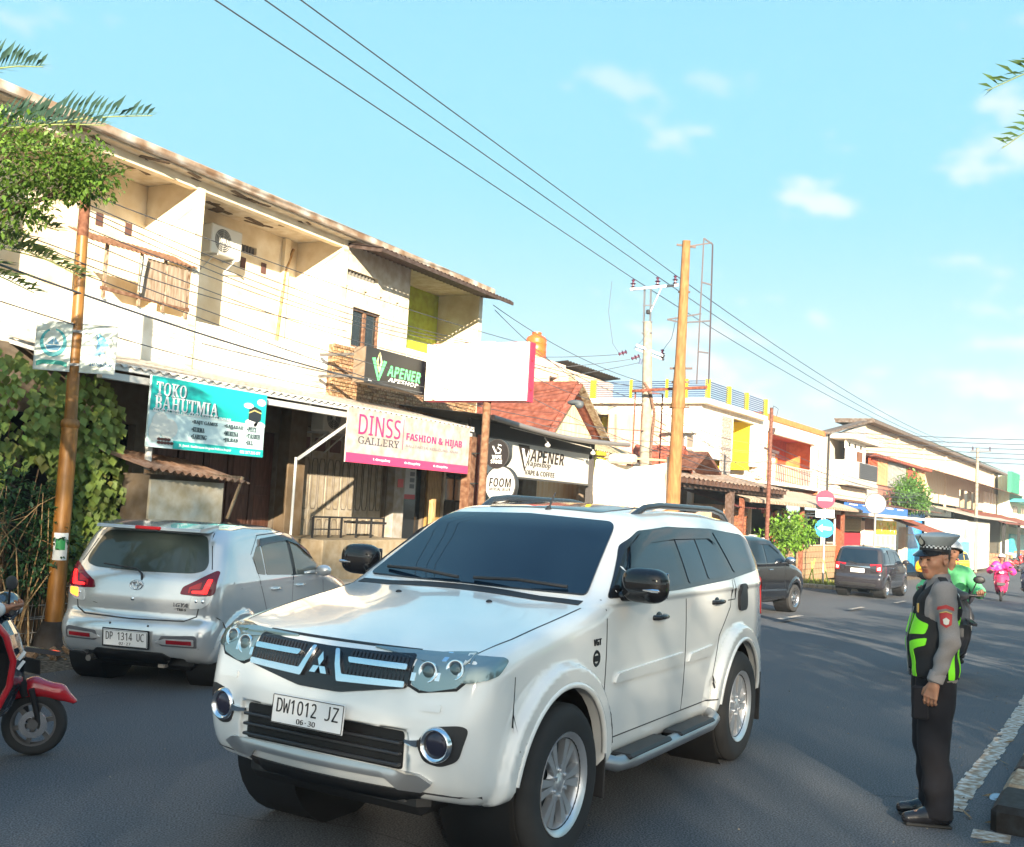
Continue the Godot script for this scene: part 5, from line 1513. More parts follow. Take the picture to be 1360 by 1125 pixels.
	ww("68", "Droid Sans!", 0.1, 0.05, white, o, c * Transform3D(Basis(), Vector3(-0.85, -0.27, 0.004)))
	for e in [[[-0.82, 0.14, -0.72, 0.16, -0.60, -0.16, -0.60, -0.27], green], [[-0.36, 0.13, -0.46, 0.14, -0.59, -0.16, -0.585, -0.27], green], [[-0.60, 0.28, -0.68, 0.10, -0.60, -0.10, -0.60, 0.02, -0.63, 0.09], mt(0.75, 0.72, 0.3, 0.4)], [[-0.585, 0.28, -0.50, 0.10, -0.58, -0.10, -0.585, 0.02, -0.55, 0.09], mt(0.8, 0.75, 0.5, 0.4)]]:
		print_on(pv(e[0]), 0.003, e[1], o, c, "emblem")
	# white vape and coffee sign
	c = facing_x(Vector3(-10.72, 2.71, -21.42))
	o = here("coffee_sign", "long white board lettered VAPENER VAPE & COFFEE under the dark canopy", "sign", Vector3(-10.74, 2.33, -21.42))
	wp("board", Mb.new().box(Vector3(0, 0, -0.02), Vector3(5.36, 0.74, 0.03), 0.004), mt(0.46, 0.45, 0.42, 0.6), o, c)
	wp("frame", Mb.new().box(Vector3(0, -0.39, -0.01), Vector3(5.44, 0.04, 0.05)).box(Vector3(0, 0.39, -0.01), Vector3(5.44, 0.03, 0.05)), mt(0.04, 0.04, 0.04, 0.6), o, c)
	var brown := mt(0.018, 0.011, 0.008, 0.7)
	print_on(pv([-1.15, 0.34, -0.62, 0.34, -0.55, 0.14, -0.80, -0.24]), 0.001, brown, o, c, "emblem")
	print_on(pv([-0.98, 0.26, -0.86, 0.26, -0.76, 0.02, -0.64, 0.24, -0.60, 0.16, -0.78, -0.14]), 0.003, white, o, c, "emblem")
	ww("APENER", "Droid Sans!", 1.75, 0.27, brown, o, c * Transform3D(Basis(), Vector3(0.35, 0.14, 0.002)), "lettering", 0.15)
	ww("Vapeshop", "Droid Serif!", 1.2, 0.16, brown, o, c * Transform3D(Basis(), Vector3(-0.1, -0.06, 0.002)), "lettering", 0.2)
	ww("VAPE & COFFEE", "Droid Sans!", 1.5, 0.11, brown, o, c * Transform3D(Basis(), Vector3(-0.02, -0.25, 0.002)))
	# two round lamp signs hung out over the path
	for e in [["VAPE", "STORE", Vector3(-9.87, 2.69, -17.8), 0.285, false], ["FOOM", "OFFICIAL SELLER", Vector3(-9.76, 2.10, -17.8), 0.36, true]]:
		var t := Transform3D(Basis(Vector3.UP, -0.1), e[2])
		var r: float = e[3]
		var d := here("round_sign", "white round light box reading FOOM OFFICIAL SELLER" if e[4] else "small black round light box reading VAPE STORE", "sign", e[2] - Vector3(0, r, 0))
		var fc: Material = mt(0.40, 0.40, 0.39, 0.6) if e[4] else mt(0.012, 0.011, 0.012, 0.4)
		var tx: Material = mt(0.004, 0.004, 0.005, 0.8) if e[4] else white
		wp("drum", Mb.new().lathe([Vector2(r - 0.02, -0.12), Vector2(r, -0.11), Vector2(r + 0.004, 0.0), Vector2(r - 0.015, 0.006)], Vector3(), Mb.frame(Vector3(0, 0, 1)), 40), mt(0.03, 0.03, 0.03, 0.5), d, t)
		wp("face", Mb.new().cyl(Vector3(0, 0, -0.115), Vector3(0, 0, 0.002), r - 0.012, -1.0, 40), fc, d, t)
		wp("bracket", Mb.new().bar(Vector3(-r, 0, -0.06), Vector3(-0.85, 0, -0.06), 0.03, 0.03), mt(0.03, 0.03, 0.03, 0.5), d, t)
		if e[4]:
			ww("FOOM", "Droid Sans!", 0.50, 0.17, tx, d, t * Transform3D(Basis(), Vector3(0, 0.04, 0.004)), "lettering", 0.1)
			ww(e[1], "Droid Sans!", 0.50, 0.055, tx, d, t * Transform3D(Basis(), Vector3(0, -0.09, 0.004)))
		else:
			ww("VAPE", "Droid Sans!", 0.22, 0.07, tx, d, t * Transform3D(Basis(), Vector3(0, -0.06, 0.004)))
			ww("STORE", "Droid Sans!", 0.26, 0.07, tx, d, t * Transform3D(Basis(), Vector3(0, -0.15, 0.004)))
			wp("emblem", Mb.new().prism(pv([-0.12, 0.15, -0.08, 0.15, -0.02, 0.03, 0.0, 0.10, -0.02, -0.01]), 0.002, Transform3D(Basis(), Vector3(0, 0, 0.003))).tube([Vector3(0.1, 0.16, 0.006), Vector3(0.03, 0.18, 0.006), Vector3(0.02, 0.12, 0.006), Vector3(0.09, 0.08, 0.006), Vector3(0.08, 0.02, 0.006), Vector3(0.0, 0.01, 0.006)], 0.012), white, d, t)
	# big blank billboard turned to the traffic
	o = here("billboard", "large blank white billboard with red side on a brown post", "billboard", Vector3(-9.8, ground(-17.0, -9.8), -17.0))
	wp("face", Mb.new().bb(Vector3(-11.08, 3.63, -16.99), Vector3(-8.86, 4.72, -16.97), 0.004), worn(0.80, 0.78, 0.72, "grime", 0.3, 0.6, 0.05), o)
	wp("casing", Mb.new().bb(Vector3(-11.09, 3.62, -17.0), Vector3(-8.852, 4.73, -17.22), 0.006), mt(0.60, 0.02, 0.06, 0.45), o)
	wp("post", Mb.new().cyl(Vector3(-9.76, ground(-17.0, -9.8) - 0.05, -17.11), Vector3(-9.76, 3.62, -17.11), 0.075), worn(0.24, 0.15, 0.09, "rust", 1.0), o)
	wp("bolt", Mb.new().ball(Vector3(-8.845, 4.4, -17.1), Vector3(0.01, 0.03, 0.03)).ball(Vector3(-8.845, 3.85, -17.1), Vector3(0.01, 0.03, 0.03)), mt(0.2, 0.02, 0.03), o)

func kiosk_and_fence() -> void:
	var rust := worn(0.36, 0.25, 0.19, "rust", 0.8, 0.7, 0.0)
	var o := here("kiosk", "off-white closed stall with a small rusty corrugated roof behind the silver car", "stall", Vector3(-10.7, -0.2, -10.2))
	wp("shutter_panel", Mb.new().bb(Vector3(-10.34, 0.05, -9.62), Vector3(-10.30, 1.80, -10.92), 0.004), worn(0.56, 0.53, 0.45, "grime", 0.6), o)
	wp("body", Mb.new().bb(Vector3(-10.85, -0.2, -9.66), Vector3(-10.36, 1.86, -10.88)), worn(0.16, 0.13, 0.10, "grime", 0.8), o)
	wp("roof", Mb.new().corrugated(1.82, 1.25, 0.13, 0.022, Transform3D(Basis(Vector3(0, -0.055, -1).normalized(), Vector3(0.22, 0.975, -0.05).normalized(), Vector3(0.975, -0.22, 0).normalized()), Vector3(-11.25, 2.2, -9.32))), rust, o)
	wp("brace", Mb.new().bar(Vector3(-10.25, 1.32, -10.98), Vector3(-10.1, 1.9, -11.06), 0.07, 0.03), worn(0.4, 0.3, 0.2, "streak", 1.2), o)
	wp("rafter", Mb.new().bb(Vector3(-10.2, 1.86, -9.4), Vector3(-10.15, 1.91, -11.1)), worn(0.25, 0.18, 0.12, "streak", 1.2), o)
	# low table with dark rails by the folding doors
	var t := here("metal_table", "low black steel barrier and bench before the folding doors", "barrier", Vector3(-11.6, 0.96, -15.4))
	var m := mt(0.015, 0.015, 0.016, 0.5)
	wp("top_rail", Mb.new().bar(Vector3(-11.5, 1.33, -14.4), Vector3(-11.5, 1.33, -16.5), 0.03, 0.03).bar(Vector3(-11.5, 1.12, -14.4), Vector3(-11.5, 1.12, -15.2), 0.02, 0.02), m, t)
	for s in [14.4, 14.85, 15.2, 15.65, 16.1, 16.5]: wp("leg", Mb.new().bar(Vector3(-11.5, 0.965, -s), Vector3(-11.5, 1.33, -s), 0.03, 0.03), m, t)
	wp("bench_top", Mb.new().bb(Vector3(-11.9, 1.22, -15.8), Vector3(-11.5, 1.26, -16.6)), m, t)
	# fence of split bamboo wired to a steel mesh
	var f := here("bamboo_fence", "leaning bamboo stick fence wired to a steel mesh behind the ochre pole", "fence", Vector3(-11.2, -0.22, -8.0))
	var rng := RandomNumberGenerator.new()
	rng.seed = 77
	for i in 150:
		var s := 6.2 + i * 0.0255
		var b := Mb.new()
		var g := ground(-s, -11.2)
		var tone := 0.55 + rng.randf() * 0.75
		b.col = Color(tone, tone * 0.88, tone * 0.72)
		b.tube([Vector3(-11.22, g - 0.02, -s), Vector3(-11.22 + rng.randf_range(-0.02, 0.03), g + 0.7, -s + rng.randf_range(-0.02, 0.02)), Vector3(-11.22 + rng.randf_range(-0.04, 0.05), g + 1.2 + rng.randf() * 0.3, -s + rng.randf_range(-0.05, 0.05))], 0.009 + rng.randf() * 0.005, 0.006, 5, false)
		wp("bamboo_stick", b, mt(0.17, 0.125, 0.085, 0.9), f)
	for y in [0.25, 0.6, 0.95, 1.4]: wp("wire", Mb.new().tube([Vector3(-11.17, y - 0.2, -6.0), Vector3(-11.16, y - 0.22, -8.0), Vector3(-11.17, y - 0.2, -10.1)], 0.009, -1.0, 5), mt(0.3, 0.28, 0.26, 0.6, 0.4), f)
	var ms := Mb.new()
	for i in 46: ms.tube([Vector3(-10.9, -0.22, -6.2 - i * 0.09), Vector3(-10.86, 0.25, -6.2 - i * 0.09 - 0.04 * (i % 2))], 0.006, -1.0, 4, false)
	for y in [-0.1, 0.06, 0.22]: ms.tube([Vector3(-10.88, y, -6.1), Vector3(-10.86, y, -10.3)], 0.006, -1.0, 4, false)
	tag(wp("low_mesh", ms, mt(0.42, 0.40, 0.37, 0.5, 0.3), f), "", "", "", "stuff")
	# rubble at its foot
	var rb := Mb.new()
	for i in 170:
		var x := -9.6 - rng.randf() * 1.5
		var z := -5.8 - rng.randf() * 4.4
		var s := 0.02 + rng.randf() * rng.randf() * 0.10
		var tn := 0.5 + rng.randf() * 0.6
		rb.col = Color(tn, tn * 0.85, tn * 0.7)
		rb.box(Vector3(x, ground(z, x) + s * 0.2, z), Vector3(s * 1.6, s, s * 1.2), s * 0.25, Basis(Vector3(rng.randf(), 1, rng.randf()).normalized(), rng.randf() * 6.0))
	tag(solo("rubble", rb, worn(0.42, 0.33, 0.24, "soil", 2.0), "", "", ""), "", "", "", "stuff")

# ------------------------------------------------------------------ the houses between the shops and the junction, and the row beyond it
func blk(called: String, o: Node3D, s0: float, s1: float, y0: float, y1: float, x0: float, x1: float, m: Material, bev := 0.0) -> MeshInstance3D:
	return wp(called, Mb.new().bb(Vector3(x0, y0, -s0), Vector3(x1, y1, -s1), bev), m, o)
# a framed window facing the street with bars across and up
func window(o: Node3D, s0: float, s1: float, y0: float, y1: float, x: float, nv: int, nh: int, frame: Material, glass: Material, called := "window") -> void:
	var m := Mb.new()
	for i in nv + 1:
		var s := lerpf(s0, s1, float(i) / nv)
		m.bb(Vector3(x - 0.03, y0, -s + 0.035), Vector3(x + 0.03, y1, -s - 0.035))
	for i in nh + 1:
		var y := lerpf(y0, y1, float(i) / nh)
		m.bb(Vector3(x - 0.028, y - 0.03, -s0), Vector3(x + 0.028, y + 0.03, -s1))
	var w := wp(called, m, frame, o)
	for i in nv: wp("pane", Mb.new().bb(Vector3(x - 0.012, y0, -lerpf(s0, s1, float(i) / nv)), Vector3(x - 0.004, y1, -lerpf(s0, s1, (i + 1.0) / nv))), glass, w)
# corrugated roof sloping down toward the street
func lean_roof(o: Node3D, s0: float, s1: float, x0: float, y0: float, x1: float, y1: float, m: Material, called := "roof", pitch := 0.25) -> void:
	var d := Vector3(x1 - x0, y1 - y0, 0)
	var z := d.normalized()
	wp(called, Mb.new().corrugated(s1 - s0, d.length(), pitch, 0.025, Transform3D(Basis(Vector3(0, 0, -1), Vector3(-z.y, z.x, 0), z), Vector3(x0, y0, -s0))), m, o)

func build_middle() -> void:
	fr = Transform3D()
	var cream := worn(0.68, 0.55, 0.38, "streak", 0.4)
	var redroof := worn(0.26, 0.085, 0.055, "rust", 0.6, 0.8, 0.3)
	var dark := mt(0.03, 0.028, 0.026, 0.9)
	# house with the red gable roof
	var o := here("gable_house", "small cream house with red-brown gable roof behind the billboard", "house", Vector3(-15.0, -0.3, -27.5))
	wp("wall", Mb.new().prism(pv([25.8, -0.3, 29.4, -0.3, 29.4, 3.9, 27.45, 5.15, 25.8, 3.8]), 6.5, Transform3D(Basis(Vector3(0, 0, -1), Vector3(0, 1, 0), Vector3(-1, 0, 0)), Vector3(-13.05, 0, 0))), cream, o)
	for e in [[25.4, 3.5], [29.7, 3.82]]:
		var a := Vector3(-12.7, 5.32, -27.45)
		var b := Vector3(-12.7, e[1], -e[0])
		var d := b - a
		wp("roof_slope", Mb.new().box((a + b) * 0.5 + Vector3(-3.6, 0.03, 0), Vector3(7.2, 0.06, d.length()), 0.0, Basis(Vector3(1, 0, 0), d.normalized().cross(Vector3(1, 0, 0)), d.normalized())), redroof, o)
		for k in 7: wp("roof_batten", Mb.new().bar(a.lerp(b, (k + 0.5) / 7.0) + Vector3(0.0, 0.075, 0), a.lerp(b, (k + 0.5) / 7.0) + Vector3(-7.2, 0.075, 0), 0.03, 0.05), redroof, o)
		wp("barge_board", Mb.new().bar(a + Vector3(0.05, -0.04, 0), b + Vector3(0.05, -0.04, 0), 0.05, 0.24, Vector3(1, 0, 0)), worn(0.34, 0.12, 0.09, "rust", 1.0) if e[0] < 27.0 else worn(0.36, 0.32, 0.24, "rust", 1.0), o)
	lean_roof(o, 26.0, 30.5, -13.0, 3.75, -11.6, 3.35, worn(0.46, 0.46, 0.34, "rust", 0.8, 0.6, 0.0), "porch_roof", 0.16)
	var o2 := here("red_gable_porch", "small red gable porch end beside the pink wall", "porch", Vector3(-11.4, -0.3, -30.5))
	for e in [[29.6, 2.9], [31.5, 2.7]]: wp("roof_slope", Mb.new().bar(Vector3(-11.2, 3.75, -30.45), Vector3(-11.2, e[1], -e[0]), 0.1, 1.6, Vector3(1, 0, 0)), worn(0.40, 0.12, 0.08, "rust", 1.0), o2)
	wp("gable", Mb.new().prism(pv([29.8, 2.0, 31.3, 2.0, 31.3, 2.75, 30.45, 3.6, 29.8, 3.0]), 0.1, Transform3D(Basis(Vector3(0, 0, -1), Vector3(0, 1, 0), Vector3(-1, 0, 0)), Vector3(-11.6, 0, 0))), worn(0.42, 0.2, 0.14, "grime", 1.0), o2)
	wp("wall", Mb.new().bb(Vector3(-11.5, -0.4, -29.8), Vector3(-12.4, 2.0, -31.3)), worn(0.4, 0.3, 0.22, "grime", 1.0), o2)
	# pinkish tower with the orange tank, beige block beside it
	o = here("tank_tower", "pale pink roof room carrying an orange water tank", "building", Vector3(-20.0, -0.4, -38.0))
	var pink := worn(0.74, 0.56, 0.48, "streak", 0.4)
	wp("wall", wall(Mb.new(), -19.2, -19.0, 33.5, 39.6, -0.4, 7.2, [[38.3, 39.1, 6.5, 7.05]]), pink, o)
	blk("wall", o, 33.5, 33.7, -0.4, 7.2, -23.0, -19.2, pink)
	blk("roof_slab", o, 33.4, 39.7, 7.2, 7.66, -23.0, -18.95, pink)
	blk("dark_room", o, 38.2, 39.2, 6.4, 7.1, -19.6, -19.5, dark)
	window(o, 34.5, 36.4, 6.5, 7.2, -18.97, 8, 1, mt(0.7, 0.66, 0.58, 0.6), dark, "grille")
	blk("louvre_box", o, 39.0, 39.75, 6.72, 7.25, -18.95, -18.5, worn(0.66, 0.57, 0.4, "grime", 1.0), 0.02)
	for i in 5: blk("louvre", o, 39.05, 39.7, 6.78 + i * 0.09, 6.82 + i * 0.09, -18.5, -18.47, mt(0.4, 0.32, 0.2, 0.7))
	var tk := here("water_tank", "orange plastic water tank on the pink roof room", "water tank", Vector3(-19.4, 7.66, -37.75))
	wp("shell", Mb.new().lathe([Vector2(0, 0), Vector2(0.41, 0.0), Vector2(0.43, 0.05), Vector2(0.41, 0.27), Vector2(0.43, 0.3), Vector2(0.41, 0.33), Vector2(0.41, 0.58), Vector2(0.43, 0.61), Vector2(0.40, 0.66), Vector2(0.42, 0.78), Vector2(0.37, 0.88), Vector2(0.2, 0.97), Vector2(0.18, 1.03), Vector2(0, 1.05)], Vector3(-19.4, 7.66, -37.75), Basis(), 28), mt(0.60, 0.095, 0.012, 0.4), tk)
	wp("lid", Mb.new().cyl(Vector3(-19.4, 8.68, -37.75), Vector3(-19.4, 8.74, -37.75), 0.2), mt(0.55, 0.085, 0.012, 0.4), tk)
	o = here("beige_block", "plain beige block with dark tin roof behind the railing house", "building", Vector3(-20.0, -0.5, -42.3))
	blk("wall", o, 39.75, 45.0, -0.5, 7.55, -24.0, -19.0, worn(0.70, 0.57, 0.42, "streak", 0.5))
	lean_roof(o, 39.5, 45.4, -24.2, 7.35, -18.8, 7.85, worn(0.07, 0.07, 0.075, "rust", 1.0, 0.7), "roof", 0.3)
	# white tarpaulin beside the wooden pole
	o = here("white_tarpaulin", "wrinkled white tarpaulin sheet hung between the vape shop and the wooden pole", "tarpaulin", Vector3(-10.05, -0.4, -25.4))
	var tp := Mb.new()
	var f := FastNoiseLite.new()
	f.seed = 3
	f.frequency = 0.9
	var at := func(u: float, v: float) -> Vector3:
		var p := Vector3(-10.78, -0.3, -24.6).lerp(Vector3(-9.38, -0.3, -26.1), u)
		var sag := 0.16 * sin(PI * u) * (0.4 if v < 0.5 else 1.0)
		var w := f.get_noise_2d(u * 2.0 + v * 1.5, v * 4.0 + u * 0.8) * 0.16 + 0.03 * sin(v * 21.0 - u * 7.0)
		return p + Vector3(0.7 * w, v * 3.35 - (sag if v > 0.5 else 0.0), 0.7 * w)
	for i in 24:
		for j in 30:
			var q := [at.call(i / 24.0, j / 30.0), at.call((i + 1) / 24.0, j / 30.0), at.call((i + 1) / 24.0, (j + 1) / 30.0), at.call(i / 24.0, (j + 1) / 30.0)]
			var nn := []
			for e in [[i, j], [i + 1, j], [i + 1, j + 1], [i, j + 1]]:
				var u: float = e[0] / 24.0
				var v: float = e[1] / 30.0
				nn.append((at.call(u + 0.01, v) - at.call(u - 0.01, v)).cross(at.call(u, v + 0.01) - at.call(u, v - 0.01)).normalized())
			tp.quadn(q[0], q[1], q[2], q[3], nn[0], nn[1], nn[2], nn[3])
	wp("sheet", tp, worn(0.76, 0.73, 0.67, "grime", 0.6, 0.6, 0.0), o)
	wp("rail", Mb.new().bar(Vector3(-10.8, 3.08, -24.6), Vector3(-9.3, 3.1, -26.2), 0.05, 0.05), mt(0.5, 0.3, 0.15, 0.7), o)
	wp("post", Mb.new().cyl(Vector3(-9.36, -0.5, -26.05), Vector3(-9.36, 3.2, -26.05), 0.035), mt(0.6, 0.55, 0.48, 0.6), o)

func build_far_row() -> void:
	fr = ROW2
	var white := worn(0.80, 0.75, 0.68, "streak", 0.4)
	var cream := worn(0.66, 0.56, 0.44, "streak", 0.4, 0.9, 0.3)
	var grey := worn(0.46, 0.45, 0.44, "streak", 0.4)
	var pink := worn(0.70, 0.40, 0.33, "streak", 0.4)
	var yellow := mt(0.72, 0.56, 0.01, 0.6)
	var orange := worn(0.68, 0.20, 0.06, "grime", 0.4)
	var redpaint := worn(0.50, 0.075, 0.03, "grime", 0.4)
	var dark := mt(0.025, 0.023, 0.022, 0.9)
	var pane := mt(0.03, 0.035, 0.04, 0.1)
	var brown := worn(0.20, 0.085, 0.045, "streak", 0.8)
	var tin := worn(0.42, 0.37, 0.32, "streak", 0.5, 0.6, 0.0, 0.2)
	var redtin := worn(0.30, 0.105, 0.07, "rust", 0.5, 0.7, 0.0)
	# white house with the blue and yellow roof railing
	var o := here("railing_house", "white two-storey house with pink side wall, yellow recess and blue roof railing", "house", Vector3(-2.5, -0.4, 8.0))
	wp("front_wall", wall(Mb.new(), -0.2, 0.0, -11.1, -4.85, -0.4, 5.6, [[-7.9, -5.45, 3.75, 5.42]]), white, o)
	wp("side_wall", Mb.new().bb(Vector3(-1.15, -0.4, 11.1), Vector3(-0.2, 3.1, 10.95)).bb(Vector3(-1.15, 4.5, 11.1), Vector3(-0.2, 5.6, 10.95)).bb(Vector3(-1.3, -0.4, 11.1), Vector3(-1.15, 5.6, 10.95)).bb(Vector3(-4.9, 5.22, 11.1), Vector3(-1.3, 5.6, 10.95)).bb(Vector3(-4.9, -0.4, 11.1), Vector3(-4.3, 5.22, 10.95)), white, o)
	wp("pink_wall", Mb.new().bb(Vector3(-3.62, -0.4, 11.08), Vector3(-1.3, 5.22, 10.96)), pink, o)
	wp("recess_wall", Mb.new().bb(Vector3(-4.3, -0.4, 10.3), Vector3(-3.6, 5.22, 10.2)).bb(Vector3(-4.3, -0.4, 11.05), Vector3(-3.62, 4.5, 10.97)), worn(0.46, 0.44, 0.02, "grime", 0.5), o)
	wp("back_wall", Mb.new().bb(Vector3(-6.0, -0.4, 4.9), Vector3(-5.8, 5.6, 11.0)), white, o)
	wp("far_wall", Mb.new().bb(Vector3(-5.8, -0.4, 4.87), Vector3(-0.2, 5.6, 5.0)), white, o)
	wp("inner_wall", Mb.new().bb(Vector3(-1.3, 3.0, 10.4), Vector3(-0.2, 4.6, 10.3)), white, o)
	blk("recess_back", o, -8.0, -5.4, 3.6, 5.5, -1.3, -1.2, yellow)
	blk("recess_side", o, -5.5, -5.44, 3.6, 5.5, -1.2, -0.2, yellow)
	blk("recess_side", o, -7.96, -7.9, 3.6, 5.5, -1.2, -0.2, yellow)
	blk("roof_slab", o, -11.35, -4.87, 5.6, 5.78, -6.0, 0.3, white)
	blk("stone_panel", o, -9.15, -8.15, 2.9, 5.38, 0.0, 0.05, worn(0.45, 0.44, 0.45, "rust", 1.5))
	for i in 5: blk("yellow_letter", o, -7.6 + i * 0.44, -7.35 + i * 0.44, 3.0, 3.13, 0.0, 0.04, yellow)
	fr = ROW2 * Transform3D(Basis(Vector3.UP, -PI / 2), Vector3(-1.15, 0, 11.1))
	window(o, 0.0, 0.95, 3.1, 4.5, 0.02, 3, 3, mt(0.75, 0.73, 0.68, 0.5), mt(0.2, 0.16, 0.13, 0.3))
	wp("window_hood", Mb.new().bb(Vector3(0.02, 4.55, 0.15), Vector3(0.35, 4.63, -1.05)), grey, o)
	fr = ROW2
	# railing
	var blue := mt(0.035, 0.06, 0.14, 0.5)
	for i in 8:
		var y := 5.86 + i * 0.075
		wp("railing_bar", Mb.new().bar(Vector3(0.2, y, 11.2), Vector3(0.2, y, 4.95), 0.025, 0.03), blue, o)
		wp("railing_bar", Mb.new().bar(Vector3(-5.9, y, 11.25), Vector3(0.2, y, 11.25), 0.025, 0.03), blue, o)
	for s in [-11.15, -9.1, -7.2, -4.98]: blk("railing_post", o, s, s + 0.14, 5.78, 6.46, 0.13, 0.27, yellow)
	for x in [-4.3, -2.7, -1.3, -0.55]: wp("railing_post", Mb.new().bb(Vector3(x, 5.78, 11.2), Vector3(x + (0.2 if x < -4.0 else 0.07), 6.46, 11.31)), yellow, o)
	# orange and white house
	o = here("orange_house", "white two-storey house with orange parapet and red balcony recess", "house", Vector3(-2.5, -0.5, 0.3))
	wp("front_wall", wall(Mb.new(), -0.2, 0.0, -4.84, 4.27, -0.5, 5.75, [[-4.3, 4.05, 3.32, 5.25]]), white, o)
	blk("parapet", o, -4.84, 4.27, 5.75, 5.98, -5.0, 0.06, orange)
	blk("recess_back", o, -4.84, 4.27, 3.0, 5.7, -1.9, -1.7, redpaint)
	blk("recess_side", o, 4.0, 4.24, 3.0, 5.7, -1.7, -0.2, orange)
	blk("recess_side", o, -4.83, -4.3, 3.0, 5.7, -1.7, -0.2, white)
	blk("recess_ceiling", o, -4.3, 4.0, 5.4, 5.5, -1.7, -0.2, worn(0.40, 0.05, 0.03, "grime", 0.4))
	blk("recess_floor", o, -4.3, 4.0, 3.15, 3.3, -1.7, -0.02, white)
	blk("door", o, 0.4, 2.2, 3.3, 4.75, -1.7, -1.63, mt(0.78, 0.74, 0.68, 0.5))
	blk("door_jamb", o, 0.25, 0.4, 3.3, 4.9, -1.7, -1.58, orange)
	blk("door_jamb", o, 2.2, 2.35, 3.3, 4.9, -1.7, -1.58, orange)
	window(o, -3.6, -1.2, 3.35, 5.1, -1.6, 5, 5, mt(0.6, 0.56, 0.5, 0.5), pane)
	for s in [-4.3, 3.0, 3.55]: blk("column", o, s, s + 0.3, 3.3, 5.25, -0.25, 0.03, white)
	for s in [-4.0, 3.32, 3.88]: blk("column", o, s, s + 0.2, 3.3, 5.25, -0.24, 0.0, orange)
	for i in 26: blk("baluster", o, -3.5 + i * 0.25, -3.47 + i * 0.25, 3.3, 4.0, -0.1, -0.07, mt(0.4, 0.36, 0.33, 0.5))
	blk("balustrade_rail", o, -3.6, 3.0, 4.0, 4.05, -0.12, -0.05, mt(0.4, 0.36, 0.33, 0.5))
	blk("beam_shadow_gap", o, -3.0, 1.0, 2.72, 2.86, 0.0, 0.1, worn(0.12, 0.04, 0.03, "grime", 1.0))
	blk("shell", o, -4.8, 4.2, -0.5, 5.7, -5.0, -4.8, white)
	# shop fronts under the tin canopy
	o = here("corner_shop", "open shop with tin canopy, rusty posts and low plank wall at the junction", "shop", Vector3(1.0, -0.6, 5.0))
	lean_roof(o, -13.4, 0.8, 0.05, 2.95, 2.7, 2.33, tin, "canopy", 0.3)
	wp("canopy_edge", Mb.new().bar(Vector3(2.7, 2.28, 13.4), Vector3(2.7, 2.28, -0.8), 0.06, 0.1), worn(0.5, 0.42, 0.36, "rust", 1.0), o)
	for s in [-13.2, -6.7, -0.95]: wp("post", Mb.new().bb(Vector3(2.28, -0.75, -s + 0.07), Vector3(2.42, 2.35, -s - 0.07)), worn(0.28, 0.11, 0.065, "rust", 1.0), o)
	for i in 6:
		blk("plank", o, -7.3, -0.7, -0.55 + i * 0.22, -0.345 + i * 0.22, 1.9 + 0.01 * (i % 2), 2.0 + 0.012 * (i % 3), worn(0.36 + 0.03 * (i % 3), 0.25 + 0.02 * (i % 2), 0.15, "streak", 1.0))
	blk("wall_cap", o, -7.35, -0.65, 0.77, 0.82, 1.86, 2.06, worn(0.5, 0.4, 0.3, "grime", 1.0))
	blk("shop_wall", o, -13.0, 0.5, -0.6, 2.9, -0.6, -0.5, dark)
	for i in 5: blk("door_leaf", o, -3.4 + i * 0.55, -2.9 + i * 0.55, -0.5, 1.7, 0.1, 0.16, worn(0.36, 0.10, 0.04, "streak", 0.8))
	for s in [-7.0, -4.8, -2.6, -0.7]: blk("window_post", o, s, s + 0.07, 0.82, 1.95, 1.92, 1.98, mt(0.62, 0.58, 0.52, 0.6))
	blk("window_rail", o, -7.0, -0.65, 1.92, 1.98, 1.92, 1.98, mt(0.62, 0.58, 0.52, 0.6))
	var rg := RandomNumberGenerator.new()
	rg.seed = 91
	var goods := [mt(0.5, 0.08, 0.06), mt(0.6, 0.5, 0.1), mt(0.6, 0.6, 0.58), mt(0.08, 0.2, 0.4), mt(0.3, 0.14, 0.06)]
	for i in 26:
		var s := -7.0 + i * 0.25
		var y := 1.95 + rg.randf() * 0.2
		blk("hanging_goods", o, s, s + 0.12, y - 0.1 - rg.randf() * 0.2, y, 0.9, 1.0, goods[i % 5], 0.02)
	for i in 14: blk("shelf_goods", o, -6.9 + i * 0.28, -6.7 + i * 0.28, 0.5, 0.75 + rg.randf() * 0.4, 0.3, 0.6, goods[(i * 2) % 5], 0.02)
	# brick stall with a maroon roof in front of the white house
	o = here("brick_stall", "little brick stall with maroon tin roof before the white house", "stall", Vector3(1.8, -0.5, 11.8))
	lean_roof(o, -13.6, -10.4, 0.4, 2.55, 2.4, 2.05, worn(0.13, 0.035, 0.04, "rust", 1.0), "roof", 0.2)
	blk("core", o, -13.2, -11.0, -0.5, 2.1, 0.5, 1.75, worn(0.4, 0.3, 0.25, "grime", 1.0))
	for j in 22:
		for i in 8:
			var s := -13.2 + i * 0.275 + (0.13 if j % 2 == 1 else 0.0)
			blk("brick", o, s, minf(s + 0.255, -11.0), -0.48 + j * 0.115, -0.385 + j * 0.115, 1.75, 1.78 + 0.008 * ((i + j) % 3), worn(0.40 + 0.06 * ((i * 3 + j) % 3), 0.17 + 0.02 * (j % 3), 0.10, "rust", 2.0))
	# deep tiled porch with old beams
	o = here("tiled_porch", "porch roof with ragged tile edge and dark beams under the white house", "porch", Vector3(1.0, -0.4, 13.0))
	lean_roof(o, -19.0, -9.0, 0.02, 3.25, 2.6, 2.75, worn(0.40, 0.34, 0.30, "rust", 0.8), "roof", 0.35)
	for i in 24: wp("rafter_end", Mb.new().bb(Vector3(2.35, 2.60, 18.9 - i * 0.4), Vector3(2.62, 2.74, 18.75 - i * 0.4)), worn(0.1, 0.06, 0.05, "rust", 1.0), o)
